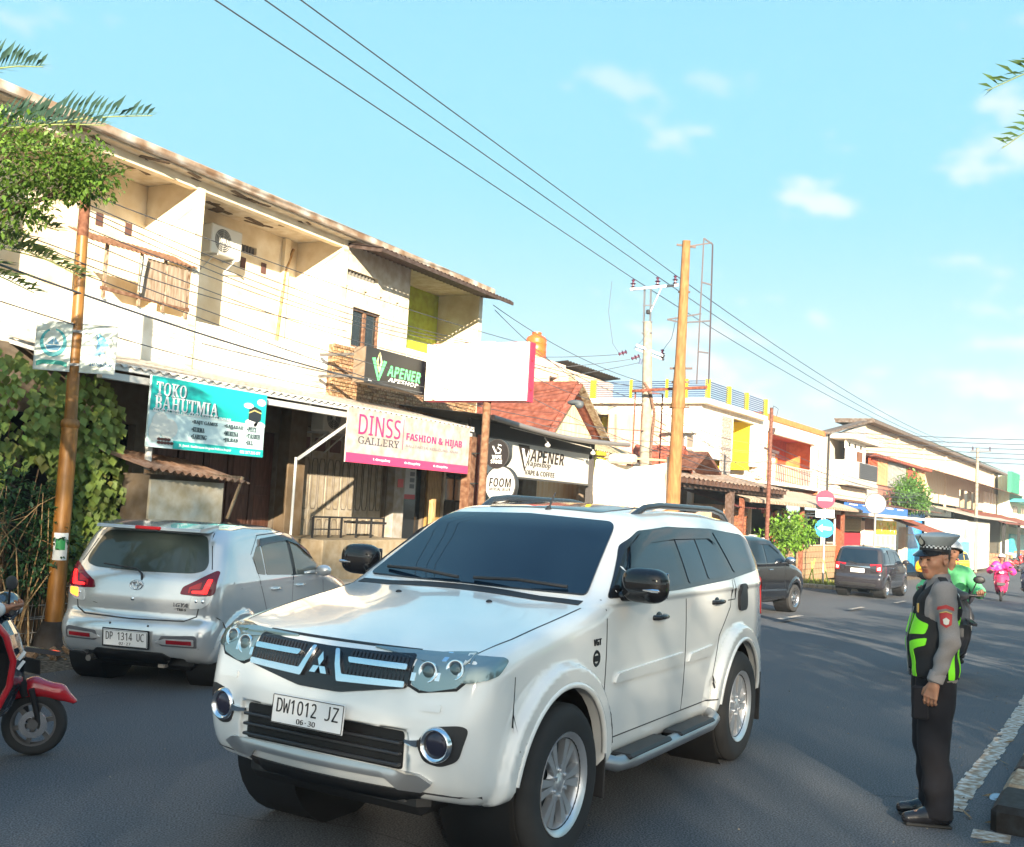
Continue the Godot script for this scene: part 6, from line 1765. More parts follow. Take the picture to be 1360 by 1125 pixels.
	wp("beam", Mb.new().bar(Vector3(2.3, 2.55, 19.0), Vector3(2.3, 2.55, 9.0), 0.12, 0.12), worn(0.08, 0.05, 0.04, "rust", 1.0), o)
	for s in [-18.8, -14.3]: blk("post", o, s, s + 0.22, -0.4, 2.5, 2.2, 2.42, worn(0.14, 0.1, 0.09, "rust", 1.0))
	blk("shop_wall", o, -19.0, -11.1, -0.4, 2.6, -0.5, -0.4, worn(0.25, 0.2, 0.16, "grime", 0.6))
	wp("small_gable", Mb.new().bar(Vector3(1.6, 3.62, 15.4), Vector3(1.6, 3.08, 16.4), 0.1, 0.8, Vector3(1, 0, 0)).bar(Vector3(1.6, 3.62, 15.4), Vector3(1.6, 3.05, 14.2), 0.1, 0.8, Vector3(1, 0, 0)), worn(0.20, 0.09, 0.06, "rust", 1.0), o)
	# grey house with the boxed balcony and the long gabled hall behind
	o = here("grey_house", "grey rendered house with boxed balcony and dark screen", "house", Vector3(-2.0, -0.6, -7.8))
	wp("front_wall", Mb.new().prism(pv([4.28, -0.6, 12.0, -0.6, 12.0, 6.95, 11.5, 7.0, 7.5, 6.2, 4.28, 5.85]), 0.2, Transform3D(Basis(Vector3(0, 0, -1), Vector3(0, 1, 0), Vector3(-1, 0, 0)), Vector3(0, 0, 0))), grey, o)
	blk("balcony_box", o, 5.2, 10.7, 3.55, 4.75, 0.0, 1.0, grey, 0.02)
	blk("balcony_hood", o, 5.0, 11.0, 5.75, 5.95, 0.0, 1.2, worn(0.62, 0.6, 0.57, "streak", 0.5))
	window(o, 5.4, 9.0, 4.78, 5.3, 0.75, 4, 1, mt(0.75, 0.73, 0.7, 0.5), mt(0.6, 0.56, 0.5, 0.4))
	blk("upper_panel", o, 5.3, 9.1, 5.3, 5.74, 0.7, 0.78, white)
	for i in 3: blk("vent_hole", o, 5.7 + i * 1.1, 6.0 + i * 1.1, 5.42, 5.6, 0.78, 0.8, dark)
	blk("brown_shutter", o, 7.4, 8.3, 4.8, 5.28, 0.79, 0.82, brown)
	blk("dark_screen", o, 7.0, 10.6, 3.95, 4.72, 1.0, 1.04, mt(0.045, 0.045, 0.05, 0.6))
	for i in 8: blk("screen_slat", o, 7.0, 10.6, 3.98 + i * 0.092, 4.03 + i * 0.092, 1.04, 1.06, mt(0.06, 0.06, 0.065, 0.6))
	blk("cream_panel", o, 5.0, 10.5, 2.75, 3.5, 0.0, 0.5, cream)
	wp("drain_pipe", Mb.new().cyl(Vector3(0.06, -0.5, -4.9), Vector3(0.06, 5.9, -4.9), 0.05), dark, o)
	o = here("gabled_hall", "long cream hall with low grey roof running far along the street", "building", Vector3(-6.0, -0.9, -45.0))
	wp("front_wall", wall(Mb.new(), -0.3, -0.06, 12.0, 84.0, -0.9, 7.15, [[42.6, 52.9, 3.5, 4.9]]), cream, o)
	wp("roof", Mb.new().bb(Vector3(-1.6, 7.16, -12.0), Vector3(0.5, 7.30, -84.5)).bar(Vector3(0.0, 5.92, -4.2), Vector3(0.0, 7.20, -12.0), 0.5, 0.12, Vector3(0, 1, 0)), worn(0.17, 0.15, 0.14, "rust", 0.6), o)
	wp("roof_slope", Mb.new().box(Vector3(-0.6, 7.35, -48.2), Vector3(2.1, 0.08, 72.4)), worn(0.2, 0.18, 0.17, "rust", 0.6), o)
	for s in [20.0, 28.0, 36.0, 60.0, 70.0]: blk("pilaster", o, s, s + 0.35, 2.9, 7.1, -0.06, 0.05, cream)
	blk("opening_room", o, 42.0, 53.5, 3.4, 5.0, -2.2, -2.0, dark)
	for s in [44.6, 48.0, 51.0]: blk("opening_post", o, s, s + 0.4, 3.5, 4.9, -0.3, -0.05, worn(0.5, 0.36, 0.24, "grime", 0.5))
	for i in 5: blk("white_column", o, 55.0 + i * 1.9, 55.9 + i * 1.9, 3.4, 5.2, -0.06, 0.12, white)
	lean_roof(o, 28.0, 72.0, -0.05, 5.75, 2.2, 5.15, worn(0.34, 0.22, 0.16, "rust", 0.4), "tin_hood", 0.5)
	o = here("red_board_wing", "weathered red and salmon board wing above the blue fascia", "wing", Vector3(0.3, 2.8, -19.0))
	for e in [[12.1, 13.7, redpaint], [13.7, 16.2, worn(0.62, 0.30, 0.16, "streak", 0.6)], [16.2, 21.0, worn(0.44, 0.44, 0.43, "streak", 0.8)], [21.0, 24.4, worn(0.34, 0.07, 0.04, "streak", 0.6)], [24.4, 26.8, worn(0.6, 0.33, 0.18, "streak", 0.6)]]:
		for k in 4: blk("board", o, lerpf(e[0], e[1], k / 4.0) + 0.02, lerpf(e[0], e[1], (k + 1) / 4.0) - 0.02, 3.95, 5.35, 0.2, 0.32 + 0.015 * (k % 2), e[2])
	blk("eave", o, 11.8, 27.2, 5.36, 5.52, -0.05, 0.7, worn(0.40, 0.12, 0.08, "rust", 0.6))
	for e in [[11.5, 14.0, grey], [14.0, 20.0, worn(0.36, 0.16, 0.13, "streak", 0.6)], [20.0, 22.0, redpaint], [22.0, 27.0, worn(0.52, 0.5, 0.48, "streak", 0.6)]]:
		blk("sheet", o, e[0], e[1], 2.85, 3.9, 0.2, 0.3, e[2])
	# the blue fascia shop and its neighbours
	o = here("blue_fascia_shop", "shop with long blue fascia, red shutter and yellow fruit poster", "shop", Vector3(1.0, -0.8, -7.0))
	blk("fascia", o, 0.9, 13.5, 2.26, 2.64, 1.9, 2.0, mt(0.015, 0.10, 0.42, 0.4))
	for i in 5: blk("fascia_mark", o, 1.4 + i * 2.4, 2.8 + i * 2.4, 2.55, 2.60, 2.0, 2.01, white)
	blk("canopy", o, 0.8, 15.0, 2.1, 2.22, 0.0, 2.9, worn(0.70, 0.66, 0.6, "grime", 0.6))
	lean_roof(o, 1.0, 24.0, 0.0, 2.95, 1.95, 2.68, worn(0.22, 0.12, 0.09, "rust", 0.6), "upper_roof", 0.4)
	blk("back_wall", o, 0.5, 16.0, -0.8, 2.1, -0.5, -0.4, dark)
	blk("red_shutter", o, 2.4, 6.1, -0.7, 1.3, 1.3, 1.4, worn(0.55, 0.012, 0.03, "grime", 0.8))
	blk("shutter_box", o, 2.2, 6.2, 1.4, 1.95, 1.2, 1.35, worn(0.3, 0.26, 0.12, "rust", 1.5))
	blk("red_pillar", o, 2.0, 2.25, -0.8, 2.1, 1.3, 1.6, redpaint)
	blk("white_pillar", o, 6.4, 8.3, -0.8, 1.9, 1.3, 1.5, white)
	blk("dark_panel", o, 6.4, 8.2, 1.45, 2.05, 1.5, 1.53, brown)
	blk("poster", o, 8.6, 13.0, 1.28, 1.98, 1.5, 1.56, mt(0.72, 0.52, 0.02, 0.5))
	var fruit := [mt(0.75, 0.55, 0.05), mt(0.7, 0.25, 0.02), mt(0.25, 0.45, 0.04), mt(0.8, 0.75, 0.5)]
	for i in 34: wp("printed_fruit", Mb.new().prism(disc(8.85 + rg.randf() * 3.9, 1.40 + rg.randf() * 0.46, 0.09, 8), 0.002 + i * 0.0004, Transform3D(Basis(Vector3(0, 0, -1), Vector3(0, 1, 0), Vector3(1, 0, 0)), Vector3(1.56, 0, 0))), fruit[i % 4], o)
	window(o, 8.6, 13.0, 0.15, 1.25, 1.5, 4, 2, white, mt(0.45, 0.40, 0.25, 0.3))
	blk("base", o, 8.4, 13.2, -0.8, 0.12, 1.4, 1.58, white)
	lean_roof(o, 13.2, 19.0, 0.6, 2.3, 3.2, 1.45, redtin, "red_canopy", 0.4)
	for i in 4: blk("brown_door", o, 14.0 + i * 0.7, 14.6 + i * 0.7, -0.8, 1.5, 0.6, 0.7, worn(0.45, 0.17, 0.07, "streak", 0.8))
	blk("cream_post", o, 17.2, 17.7, -0.8, 1.7, 0.8, 1.2, cream)
	o = here("blue_shutter_shop", "bright blue shop front with dark doorway", "shop", Vector3(0.8, -0.9, -21.0))
	for i in 5: blk("blue_board", o, 18.6 + i * 1.0, 19.55 + i * 1.0, 1.3, 2.6, 0.9, 1.0, mt(0.02, 0.22, 0.55, 0.5))
	for i in 5: blk("blue_board", o, 18.6 + i * 1.0, 19.55 + i * 1.0, -0.9, 1.25, 0.95, 1.0, mt(0.03, 0.26, 0.5, 0.5))
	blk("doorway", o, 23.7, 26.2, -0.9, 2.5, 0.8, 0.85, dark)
	blk("door_post", o, 24.6, 25.0, -0.9, 2.5, 0.9, 1.0, cream)
	o = here("tin_roof_stall", "low stall with grey tin roof beside the white container", "stall", Vector3(2.0, -0.9, -36.0))
	lean_roof(o, 26.0, 47.0, 0.0, 3.3, 3.6, 2.55, worn(0.40, 0.37, 0.34, "streak", 0.4, 0.7), "roof", 0.5)
	blk("wall", o, 26.3, 46.0, -0.9, 2.6, 0.1, 0.3, worn(0.6, 0.58, 0.52, "grime", 0.5))
	o = here("white_container", "white painted container stall with small blue notice and scribbles", "stall", Vector3(3.0, -0.95, -28.0))
	blk("box", o, 22.4, 36.4, -0.85, 2.35, 1.2, 3.0, worn(0.56, 0.55, 0.52, "grime", 0.3), 0.03)
	blk("notice", o, 26.0, 28.6, 1.4, 1.75, 3.0, 3.03, mt(0.25, 0.4, 0.55, 0.5))
	blk("pole", o, 25.6, 25.75, -0.9, 1.8, 3.03, 3.1, mt(0.2, 0.2, 0.22, 0.5))
	blk("pole", o, 29.6, 29.75, -0.9, 1.8, 3.03, 3.1, mt(0.2, 0.2, 0.22, 0.5))
	for i in 60:
		var s := 22.8 + rg.randf() * 12.6
		var y := -0.3 + rg.randf() * 2.4
		blk("painted_mark", o, s, s + 0.2 + rg.randf() * 0.7, y, y + 0.05 + rg.randf() * 0.1, 3.0, 3.004 + i * 0.0002, [mt(0.25, 0.27, 0.28), mt(0.5, 0.42, 0.3), mt(0.3, 0.4, 0.42)][i % 3])
	o = here("blue_kiosk", "light blue kiosk with curved lid in front of the white container", "kiosk", Vector3(3.6, -0.9, -19.5))
	blk("cabinet", o, 18.0, 20.8, -0.85, 1.05, 3.1, 4.0, mt(0.12, 0.48, 0.66, 0.5), 0.02)
	wp("lid", Mb.new().ball(Vector3(3.55, 1.05, -19.2), Vector3(0.6, 0.22, 1.7), Basis(), 16, 6, 0.0), mt(0.36, 0.66, 0.76, 0.4), o)
	o = here("red_canopy_shop", "dark open shop under a long rusty red canopy", "shop", Vector3(2.0, -1.0, -52.0))
	lean_roof(o, 37.0, 68.0, 0.6, 3.3, 4.0, 2.35, redtin, "canopy", 0.5)
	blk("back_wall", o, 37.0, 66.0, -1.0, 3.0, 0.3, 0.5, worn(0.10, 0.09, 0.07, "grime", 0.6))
	for s in [38.0, 47.0, 56.0, 65.0]: blk("post", o, s, s + 0.25, -1.0, 2.5, 3.6, 3.8, dark)
	for i in 18:
		var s := 40.0 + rg.randf() * 22.0
		blk("goods", o, s, s + 0.6 + rg.randf() * 0.8, -0.95, -0.4 + rg.randf() * 0.7, 2.0 + rg.randf(), 3.4, goods[i % 5] if i % 2 == 0 else worn(0.4, 0.3, 0.2, "rust", 1.0), 0.03)
	# far end of the street
	o = here("mint_building", "pale mint building with teal canopy at the far right", "building", Vector3(0.0, -1.0, -72.0))
	blk("wall", o, 62.0, 95.0, -1.0, 7.0, 0.2, 1.2, worn(0.55, 0.66, 0.56, "streak", 0.4))
	blk("canopy", o, 62.0, 95.0, 4.6, 4.9, 1.2, 3.4, mt(0.05, 0.42, 0.40, 0.5))
	for i in 4: window(o, 64.0 + i * 7.0, 68.0 + i * 7.0, 2.9, 4.3, 1.22, 3, 2, white, pane)
	blk("ground_front", o, 62.0, 95.0, -0.9, 1.6, 1.2, 1.4, mt(0.03, 0.38, 0.40, 0.5))
	lean_roof(o, 62.0, 95.0, 1.2, 2.3, 5.0, 1.7, worn(0.6, 0.56, 0.5, "grime", 0.4), "low_roof", 0.6)
	blk("green_gable", o, 60.0, 66.0, 5.4, 7.3, 1.25, 1.6, mt(0.03, 0.22, 0.13, 0.6))
	o = here("green_roof_house", "distant house with green ribbed gable roof above the hall", "house", Vector3(-8.0, -1.0, -92.0))
	blk("wall", o, 80.0, 104.0, -1.0, 9.6, -14.0, -5.0, cream)
	lean_roof(o, 79.0, 105.0, -9.5, 11.6, -4.0, 9.4, worn(0.14, 0.26, 0.13, "rust", 0.3), "roof", 0.7)
	lean_roof(o, 79.0, 105.0, -9.5, 11.6, -15.0, 9.4, worn(0.14, 0.26, 0.13, "rust", 0.3), "roof", 0.7)
	for i in 4:
		o = here("distant_house", ["distant cream house closing the street, nearest of four", "distant grey house at the end of the street, second of four", "distant white house at the end of the street, third of four", "distant brown-roofed house at the end of the street, furthest of four"][i], "house", Vector3(4.0 + i * 2.0, -1.05, -100.0 - i * 16.0), "houses closing the street")
		var s := 98.0 + i * 16.0
		blk("wall", o, s, s + 14.0, -1.05, 4.5 + (i % 2) * 1.6, 2.0 + i * 2.5, 9.0 + i * 3.0, [cream, grey, white, cream][i])
		lean_roof(o, s - 0.5, s + 14.5, 1.0 + i * 2.5, 6.4 + (i % 2) * 1.6, 10.0 + i * 3.0, 4.4 + (i % 2) * 1.6, [redtin, tin, tin, brown][i], "roof", 0.8)
		for k in 3: window(o, s + 1.5 + k * 4.0, s + 3.5 + k * 4.0, 0.8, 2.4, 9.02 + i * 3.0, 2, 2, white, pane)
	# planting along the row
	fr = ROW2
	var sp := ROW2 * Vector3(3.2, -0.55, 11.2)
	var b := thing("round_bush", "round bright green bush under the slender rusty pole", "bush", sp)
	var cl := crown_clumps(Vector3(0, 1.75, 0), Vector3(0.85, 0.55, 0.95), 26, 0.34, 81)
	tag(part("foliage", foliage(cl, 120, 0.13, 82, 0.0, 0.6, 1.3), leafmat(0.15, 0.30, 0.03), b), "", "", "", "stuff")
	part("stem", Mb.new().tube([Vector3(), Vector3(0.03, 0.8, 0), Vector3(0, 1.6, 0)], 0.06, 0.03), worn(0.2, 0.15, 0.1, "rust", 2.0), b)
	b = thing("wall_creeper", "green creeper spilling over the red board wing beside the grey pole", "plant", ROW2 * Vector3(1.2, 2.9, -18.5))
	cl = crown_clumps(Vector3(0, 0.75, 0), Vector3(0.8, 0.85, 4.4), 30, 0.5, 83)
	tag(part("foliage", foliage(cl, 110, 0.2, 84, 0.2, 0.6, 1.3), leafmat(0.08, 0.19, 0.03), b), "", "", "", "stuff")
	part("stem", Mb.new().tube([Vector3(0, -0.1, 2), Vector3(0.1, 0.5, 0.5), Vector3(0, 0.9, -1.0)], 0.06, 0.03), worn(0.2, 0.15, 0.1, "rust", 2.0), b)
	fr = Transform3D()
	# the grassy corner
	var gm := Mb.new()
	for i in 1600:
		var p := Vector3(-9.9 + rg.randf() * 3.4, 0, -38.2 - rg.randf() * 3.6)
		p.y = ground(p.z, p.x)
		var t := 0.6 + rg.randf() * 0.8
		gm.col = Color(t * 1.1, t, t * 0.6)
		leaf(gm, p, Vector3(rg.randfn() * 0.4, 1, rg.randfn() * 0.4), Vector3(rg.randfn(), 0.1, rg.randfn()), 0.12 + rg.randf() * 0.2, 0.03, 0.3)
	tag(solo("grass", gm, leafmat(0.24, 0.26, 0.07), "", ""), "", "", "", "stuff")
	var kerb := Mb.new()
	for i in 16: kerb.box(Vector3(-10.4 + i * 0.27 + 0.135, ground(-38.0) + 0.05, -38.0 - 0.02 * i), Vector3(0.26, 0.16, 0.2), 0.02)
	tag(part("corner_kerb", kerb, worn(0.5, 0.44, 0.36, "grime", 1.0), self), "", "", "", "structure")
	fr = Transform3D()

# ------------------------------------------------------------------ plants
# a folded leaf: base, tip, width, the way its upper side looks
func leaf(m: Mb, o: Vector3, d: Vector3, up: Vector3, l: float, w: float, droop := 0.15) -> void:
	d = d.normalized()
	var s := d.cross(up).normalized()
	var n := s.cross(d).normalized()
	var mid := o + d * l * 0.45
	var tip := o + d * l - n * l * droop
	var a := mid + s * w * 0.5 + n * w * 0.12
	var b := mid - s * w * 0.5 + n * w * 0.12
	m.t3n(o, a, mid, n, (n - s * 0.4), n)
	m.t3n(o, mid, b, n, n, (n + s * 0.4))
	m.t3n(a, tip, mid, (n - s * 0.4), n, n)
	m.t3n(mid, tip, b, n, n, (n + s * 0.4))
func rnd3(r: RandomNumberGenerator) -> Vector3:
	return Vector3(r.randfn(), r.randfn(), r.randfn())
# a cloud of leaves gathered in clumps
func foliage(clumps: Array, per: int, l: float, sd: int, hang := 0.3, lo := 0.55, hi := 1.35) -> Mb:
	var r := RandomNumberGenerator.new()
	r.seed = sd
	var m := Mb.new()
	for c in clumps:
		var tone := lerpf(lo, hi, r.randf())
		for i in per:
			var dir := rnd3(r).normalized()
			var p: Vector3 = c[0] + dir * c[1] * pow(r.randf(), 0.45)
			var t := tone * (0.8 + r.randf() * 0.4)
			m.col = Color(t * (0.9 + r.randf() * 0.25), t, t * (0.7 + r.randf() * 0.4))
			var d := (dir + rnd3(r) * 0.6 + Vector3(0, -hang, 0)).normalized()
			var q := l * (0.6 + r.randf() * 0.8)
			leaf(m, p, d, (Vector3.UP + rnd3(r) * 0.35).normalized(), q, q * 0.5, 0.2)
	return m
func crown_clumps(o: Vector3, rad: Vector3, k: int, size: float, sd: int) -> Array:
	var r := RandomNumberGenerator.new()
	r.seed = sd
	var out := []
	for i in k:
		var d := rnd3(r).normalized() * pow(r.randf(), 0.35)
		out.append([o + d * rad, size * (0.7 + r.randf() * 0.6)])
	return out
func tree(called: String, label: String, at: Vector3, h: float, rad: Vector3, k: int, per: int, l: float, sd: int, mat: Material, group := "", trunk_r := 0.14) -> Node3D:
	var o := thing(called, label, "tree", at, 0.0, group)
	var top := Vector3(0, h, 0)
	var bark := worn(0.16, 0.12, 0.09, "rust", 1.5, 0.95, 1.0)
	part("trunk", Mb.new().tube([Vector3(), Vector3(0.06, h * 0.3, 0.04), Vector3(-0.03, h * 0.6, 0.0), top * 0.85], trunk_r, trunk_r * 0.45, 9), bark, o)
	var cl := crown_clumps(top, rad, k, minf(rad.x, rad.y) * 0.36, sd)
	for i in mini(k, 9):
		var e: Vector3 = cl[i][0]
		part("limb", Mb.new().tube([top * (0.5 + 0.04 * i), top * (0.55 + 0.03 * i) * 0.5 + e * 0.5 + Vector3(0, 0.2, 0), e], trunk_r * 0.35, 0.015, 6), bark, o)
	tag(part("crown", foliage(cl, per, l, sd + 1), mat, o), "", "", "", "stuff")
	return o
func frond(o: Node3D, base: Vector3, dir: Vector3, l: float, rise: float, drop: float, ll: float, sd: int, mat: Material, stalk: Material, w := 0.028) -> void:
	var r := RandomNumberGenerator.new()
	r.seed = sd
	var pts := []
	for i in 11:
		var t := i / 10.0
		pts.append(base + dir * l * t + Vector3.UP * (rise * t - drop * t * t))
	var m := Mb.new()
	var side := dir.cross(Vector3.UP).normalized()
	for i in 58:
		var t := 0.12 + 0.88 * i / 58.0
		var f := t * 10.0
		var k := mini(int(f), 9)
		var p: Vector3 = pts[k].lerp(pts[k + 1], f - k)
		var d: Vector3 = (pts[k + 1] - pts[k]).normalized()
		for s in [-1.0, 1.0]:
			var q: float = ll * (0.35 + 1.0 * sin(PI * clampf(t * 0.92 + 0.06, 0, 1)) * 0.8) * (0.85 + r.randf() * 0.3)
			var v: Vector3 = (d * 0.7 + side * s * 0.7 + Vector3.UP * (0.5 + r.randfn() * 0.12)).normalized()
			var tone := 0.7 + r.randf() * 0.6
			m.col = Color(tone, tone, tone * 0.9)
			var n: Vector3 = v.cross(d * s).normalized()
			if n.y < 0: n = -n
			var mid: Vector3 = p + v * q * 0.5
			var tip: Vector3 = p + v * q + Vector3(0, -q * 0.16, 0)
			var e: Vector3 = v.cross(n) * w * 0.5
			m.t3n(p, mid + e, mid - e, n, n, n)
			m.t3n(mid + e, tip, mid - e, n, n, n)
	var fp := part("frond", m, mat, o)
	part("rachis", Mb.new().tube(pts, 0.022, 0.004, 6, false), stalk, fp)

func build_plants() -> void:
	fr = Transform3D()
	var bright := leafmat(0.12, 0.22, 0.03)
	var deep := leafmat(0.045, 0.10, 0.03)
	var teal := leafmat(0.07, 0.14, 0.12)
	# broad-leaved climber hanging behind the ochre pole
	var r := RandomNumberGenerator.new()
	r.seed = 31
	var o := thing("climbing_plant", "dense climber of drooping heart-shaped leaves behind the ochre pole", "plant", Vector3(-11.2, -0.22, -8.6))
	var m := Mb.new()
	for i in 2600:
		var s := r.randf()
		var c: Vector3 = [Vector3(-0.1, 2.75, 0.4), Vector3(0.0, 2.65, -0.55), Vector3(0.15, 1.9, -0.75), Vector3(-0.2, 2.2, 1.3), Vector3(0.1, 1.5, -0.6)][i % 5]
		var rr: Vector3 = [Vector3(0.55, 0.75, 0.85), Vector3(0.5, 0.75, 0.6), Vector3(0.35, 0.9, 0.4), Vector3(0.6, 1.2, 1.0), Vector3(0.3, 0.75, 0.35)][i % 5]
		var d := rnd3(r).normalized()
		var p := c + d * rr * pow(s, 0.25)
		var tone := 0.55 + r.randf() * 0.9
		m.col = Color(tone * (0.85 + r.randf() * 0.5), tone, tone * 0.75)
		var q := 0.06 + r.randf() * 0.07
		leaf(m, p, Vector3(d.x * 0.5 + 0.15, -1.0, d.z * 0.5 + r.randfn() * 0.3), Vector3(0.8, 0.35, 0.55) + rnd3(r) * 0.3, q * 1.25, q * 1.05, 0.1)
	tag(part("foliage", m, leafmat(0.17, 0.24, 0.05), o), "", "", "", "stuff")
	var st := Mb.new()
	for i in 12: st.tube([Vector3(-0.3 + r.randfn() * 0.12, 0.0, -0.6 + i * 0.2), Vector3(-0.25 + r.randfn() * 0.1, 1.2, -0.5 + i * 0.17), Vector3(-0.1, 2.6, -0.6 + i * 0.18)], 0.018, 0.008, 5)
	part("stems", st, worn(0.2, 0.15, 0.1, "rust", 2.0), o)
	# feathery dark green shrub in front of it
	o = thing("feathery_shrub", "fine-leaved dark green shrub low at the left edge", "shrub", Vector3(-10.9, -0.22, -8.1))
	var cl := []
	for q in [[0.0, 1.55, -0.35, 0.34], [0.15, 1.2, -0.5, 0.36], [0.0, 1.8, 0.1, 0.35], [0.1, 1.0, -0.15, 0.35], [0.1, 1.45, 0.35, 0.4], [0.0, 0.75, -0.4, 0.3], [0.1, 1.6, 0.9, 0.5], [0.1, 0.9, 0.6, 0.4], [0.15, 1.75, -0.55, 0.2]]: cl.append([Vector3(q[0], q[1], q[2]), q[3]])
	tag(part("foliage", foliage(cl, 420, 0.065, 41, 0.1, 0.7, 1.2), leafmat(0.035, 0.095, 0.035), o), "", "", "", "stuff")
	part("stem", Mb.new().tube([Vector3(0, 0, 0), Vector3(0.02, 0.7, 0.05), Vector3(0.05, 1.6, 0.1)], 0.035, 0.012), worn(0.2, 0.15, 0.1, "rust", 2.0), o)
	o = thing("dry_vine", "tangle of dry pale vine stems at the left edge", "plant", Vector3(-10.7, -0.22, -7.6))
	for i in 34:
		var z := 0.9 - i * 0.05
		part("stem", Mb.new().tube([Vector3(r.randfn() * 0.08, 0.0, z), Vector3(r.randfn() * 0.12, 0.5, z + r.randfn() * 0.1), Vector3(r.randfn() * 0.15, 1.0 + r.randf() * 0.3, z + r.randfn() * 0.18), Vector3(r.randfn() * 0.2, 1.4 + r.randf() * 0.5, z + r.randfn() * 0.25)], 0.014, 0.005, 5), worn(0.46, 0.36, 0.2, "rust", 2.0), o)
	# the street tree and the palm that reach in from the left
	o = thing("street_tree", "bright green small-leaved tree reaching in from the upper left", "tree", Vector3(-9.6, -0.2, -4.9))
	part("trunk", Mb.new().tube([Vector3(), Vector3(0.05, 1.8, 0.1), Vector3(0.2, 3.4, -0.1)], 0.12, 0.07), worn(0.16, 0.12, 0.09, "rust", 1.5, 0.95, 1.0), o)
	cl = []
	for e in [[-7.04, 4.22, -5.72, 0.26], [-7.22, 4.30, -5.62, 0.30], [-7.4, 4.22, -5.5, 0.34], [-7.62, 4.36, -5.4, 0.36], [-7.9, 4.3, -5.3, 0.4], [-7.5, 3.95, -5.45, 0.26], [-7.85, 3.9, -5.35, 0.34], [-7.15, 4.12, -5.65, 0.2], [-9.3, 4.6, -4.9, 0.8], [-9.8, 4.2, -5.3, 0.8], [-9.4, 4.0, -4.2, 0.8]]:
		var p := Vector3(e[0], e[1], e[2]) - o.position
		cl.append([p, e[3]])
		part("limb", Mb.new().tube([Vector3(0.2, 3.3, -0.1), Vector3(0.2, 3.5, -0.1).lerp(p, 0.5) + Vector3(0, -0.1, 0), p], 0.03, 0.008, 6), worn(0.16, 0.12, 0.09, "rust", 1.5, 0.95, 1.0), o)
	tag(part("crown", foliage(cl, 560, 0.05, 51, 0.1, 0.75, 1.3), bright, o), "", "", "", "stuff")
	var stalk := mt(0.16, 0.19, 0.06, 0.6)
	o = thing("palm", "palm with bluish feather fronds reaching in from the upper left", "palm", Vector3(-9.9, -0.2, -4.6))
	part("trunk", Mb.new().tube([Vector3(), Vector3(0.05, 2.0, 0), Vector3(0.15, 4.0, -0.1)], 0.15, 0.11, 10), worn(0.2, 0.16, 0.12, "rust", 1.5, 0.95, 1.0), o)
	var hub := Vector3(0.15, 4.0, -0.1)
	for e in [[-6.98, 4.86, -6.20, 0.9, 0.6, 0], [-7.80, 5.22, -5.72, 1.5, 0.7, 0], [-7.35, 3.42, -5.95, 0.9, 1.5, 1], [-7.75, 3.28, -5.80, 0.5, 1.2, 1], [-7.30, 4.46, -5.85, 0.8, 0.5, 1], [-8.1, 3.0, -5.6, 0.2, 1.2, 1], [-7.45, 3.78, -5.75, 0.7, 1.2, 1], [-7.95, 3.95, -5.5, 0.5, 1.0, 1], [-7.25, 4.72, -5.95, 1.0, 0.7, 0], [-7.6, 3.55, -5.85, 0.3, 1.3, 1], [-11.5, 4.6, -5.5, 1.0, 0.9, 0], [-11.0, 4.4, -3.0, 1.0, 0.9, 0], [-8.8, 4.4, -2.6, 1.0, 0.9, 0]]:
		var tip := Vector3(e[0], e[1], e[2]) - o.position
		var d := tip - hub
		var flat := Vector3(d.x, 0, d.z)
		frond(o, hub, flat.normalized(), flat.length(), d.y + e[3], e[3], 0.42, int(e[0] * -100.0), teal if e[5] == 0 else leafmat(0.10, 0.14, 0.05), stalk)
	# broad torn leaf low on the palm side
	o = thing("banana_plant", "torn broad green leaves at the left edge below the palm", "plant", Vector3(-9.3, -0.2, -5.3))
	var bm := Mb.new()
	for e in [[-8.05, 3.30, -5.55], [-8.2, 3.55, -5.45], [-8.4, 3.05, -5.4]]:
		var tip := Vector3(e[0], e[1], e[2]) - o.position
		for i in 9:
			var t := 0.3 + i * 0.078
			var p := Vector3(0, 2.9, 0).lerp(tip, t) + Vector3(0, 0.5 * sin(PI * t), 0)
			bm.col = Color(0.8 + 0.05 * i, 1.0, 0.8)
			leaf(bm, p, Vector3(0.55, -0.5 - 0.05 * i, -0.35), Vector3(0.5, 0.6, 0.6), 0.28, 0.1, 0.2)
			leaf(bm, p, Vector3(-0.2, -0.4, -0.75), Vector3(0.5, 0.6, 0.6), 0.28, 0.1, 0.2)
	part("leaves", bm, leafmat(0.10, 0.2, 0.03), o)
	part("stem", Mb.new().tube([Vector3(), Vector3(0, 1.5, 0), Vector3(0, 2.9, 0)], 0.1, 0.05), mt(0.14, 0.18, 0.06, 0.6), o)
	# palm on the right verge: only the tips of its fronds reach into the view
	o = thing("roadside_palm", "green palm frond tips hanging in at the upper right edge", "palm", Vector3(2.4, 0.15, -9.6))
	part("trunk", Mb.new().tube([Vector3(), Vector3(0.1, 3.0, 0), Vector3(0.0, 6.0, 0)], 0.18, 0.13, 10), worn(0.2, 0.16, 0.12, "rust", 1.5, 0.95, 1.0), o)
	hub = Vector3(0, 6.0, 0)
	for e in [[-0.72, 5.50, -9.58, 0.6], [-0.60, 5.02, -9.70, 1.0], [0.2, 5.9, -11.5, 0.9], [2.4, 5.6, -12.2, 0.9], [4.6, 5.7, -10.6, 0.9], [4.4, 5.6, -8.0, 0.9], [2.2, 5.6, -7.0, 0.9], [0.3, 5.7, -7.8, 0.9]]:
		var tip := Vector3(e[0], e[1], e[2]) - o.position
		var d := tip - hub
		var flat := Vector3(d.x, 0, d.z)
		frond(o, hub, flat.normalized(), flat.length(), d.y + e[3], e[3], 0.42, int(absf(e[0]) * 100.0) + 7, leafmat(0.09, 0.16, 0.05), stalk)
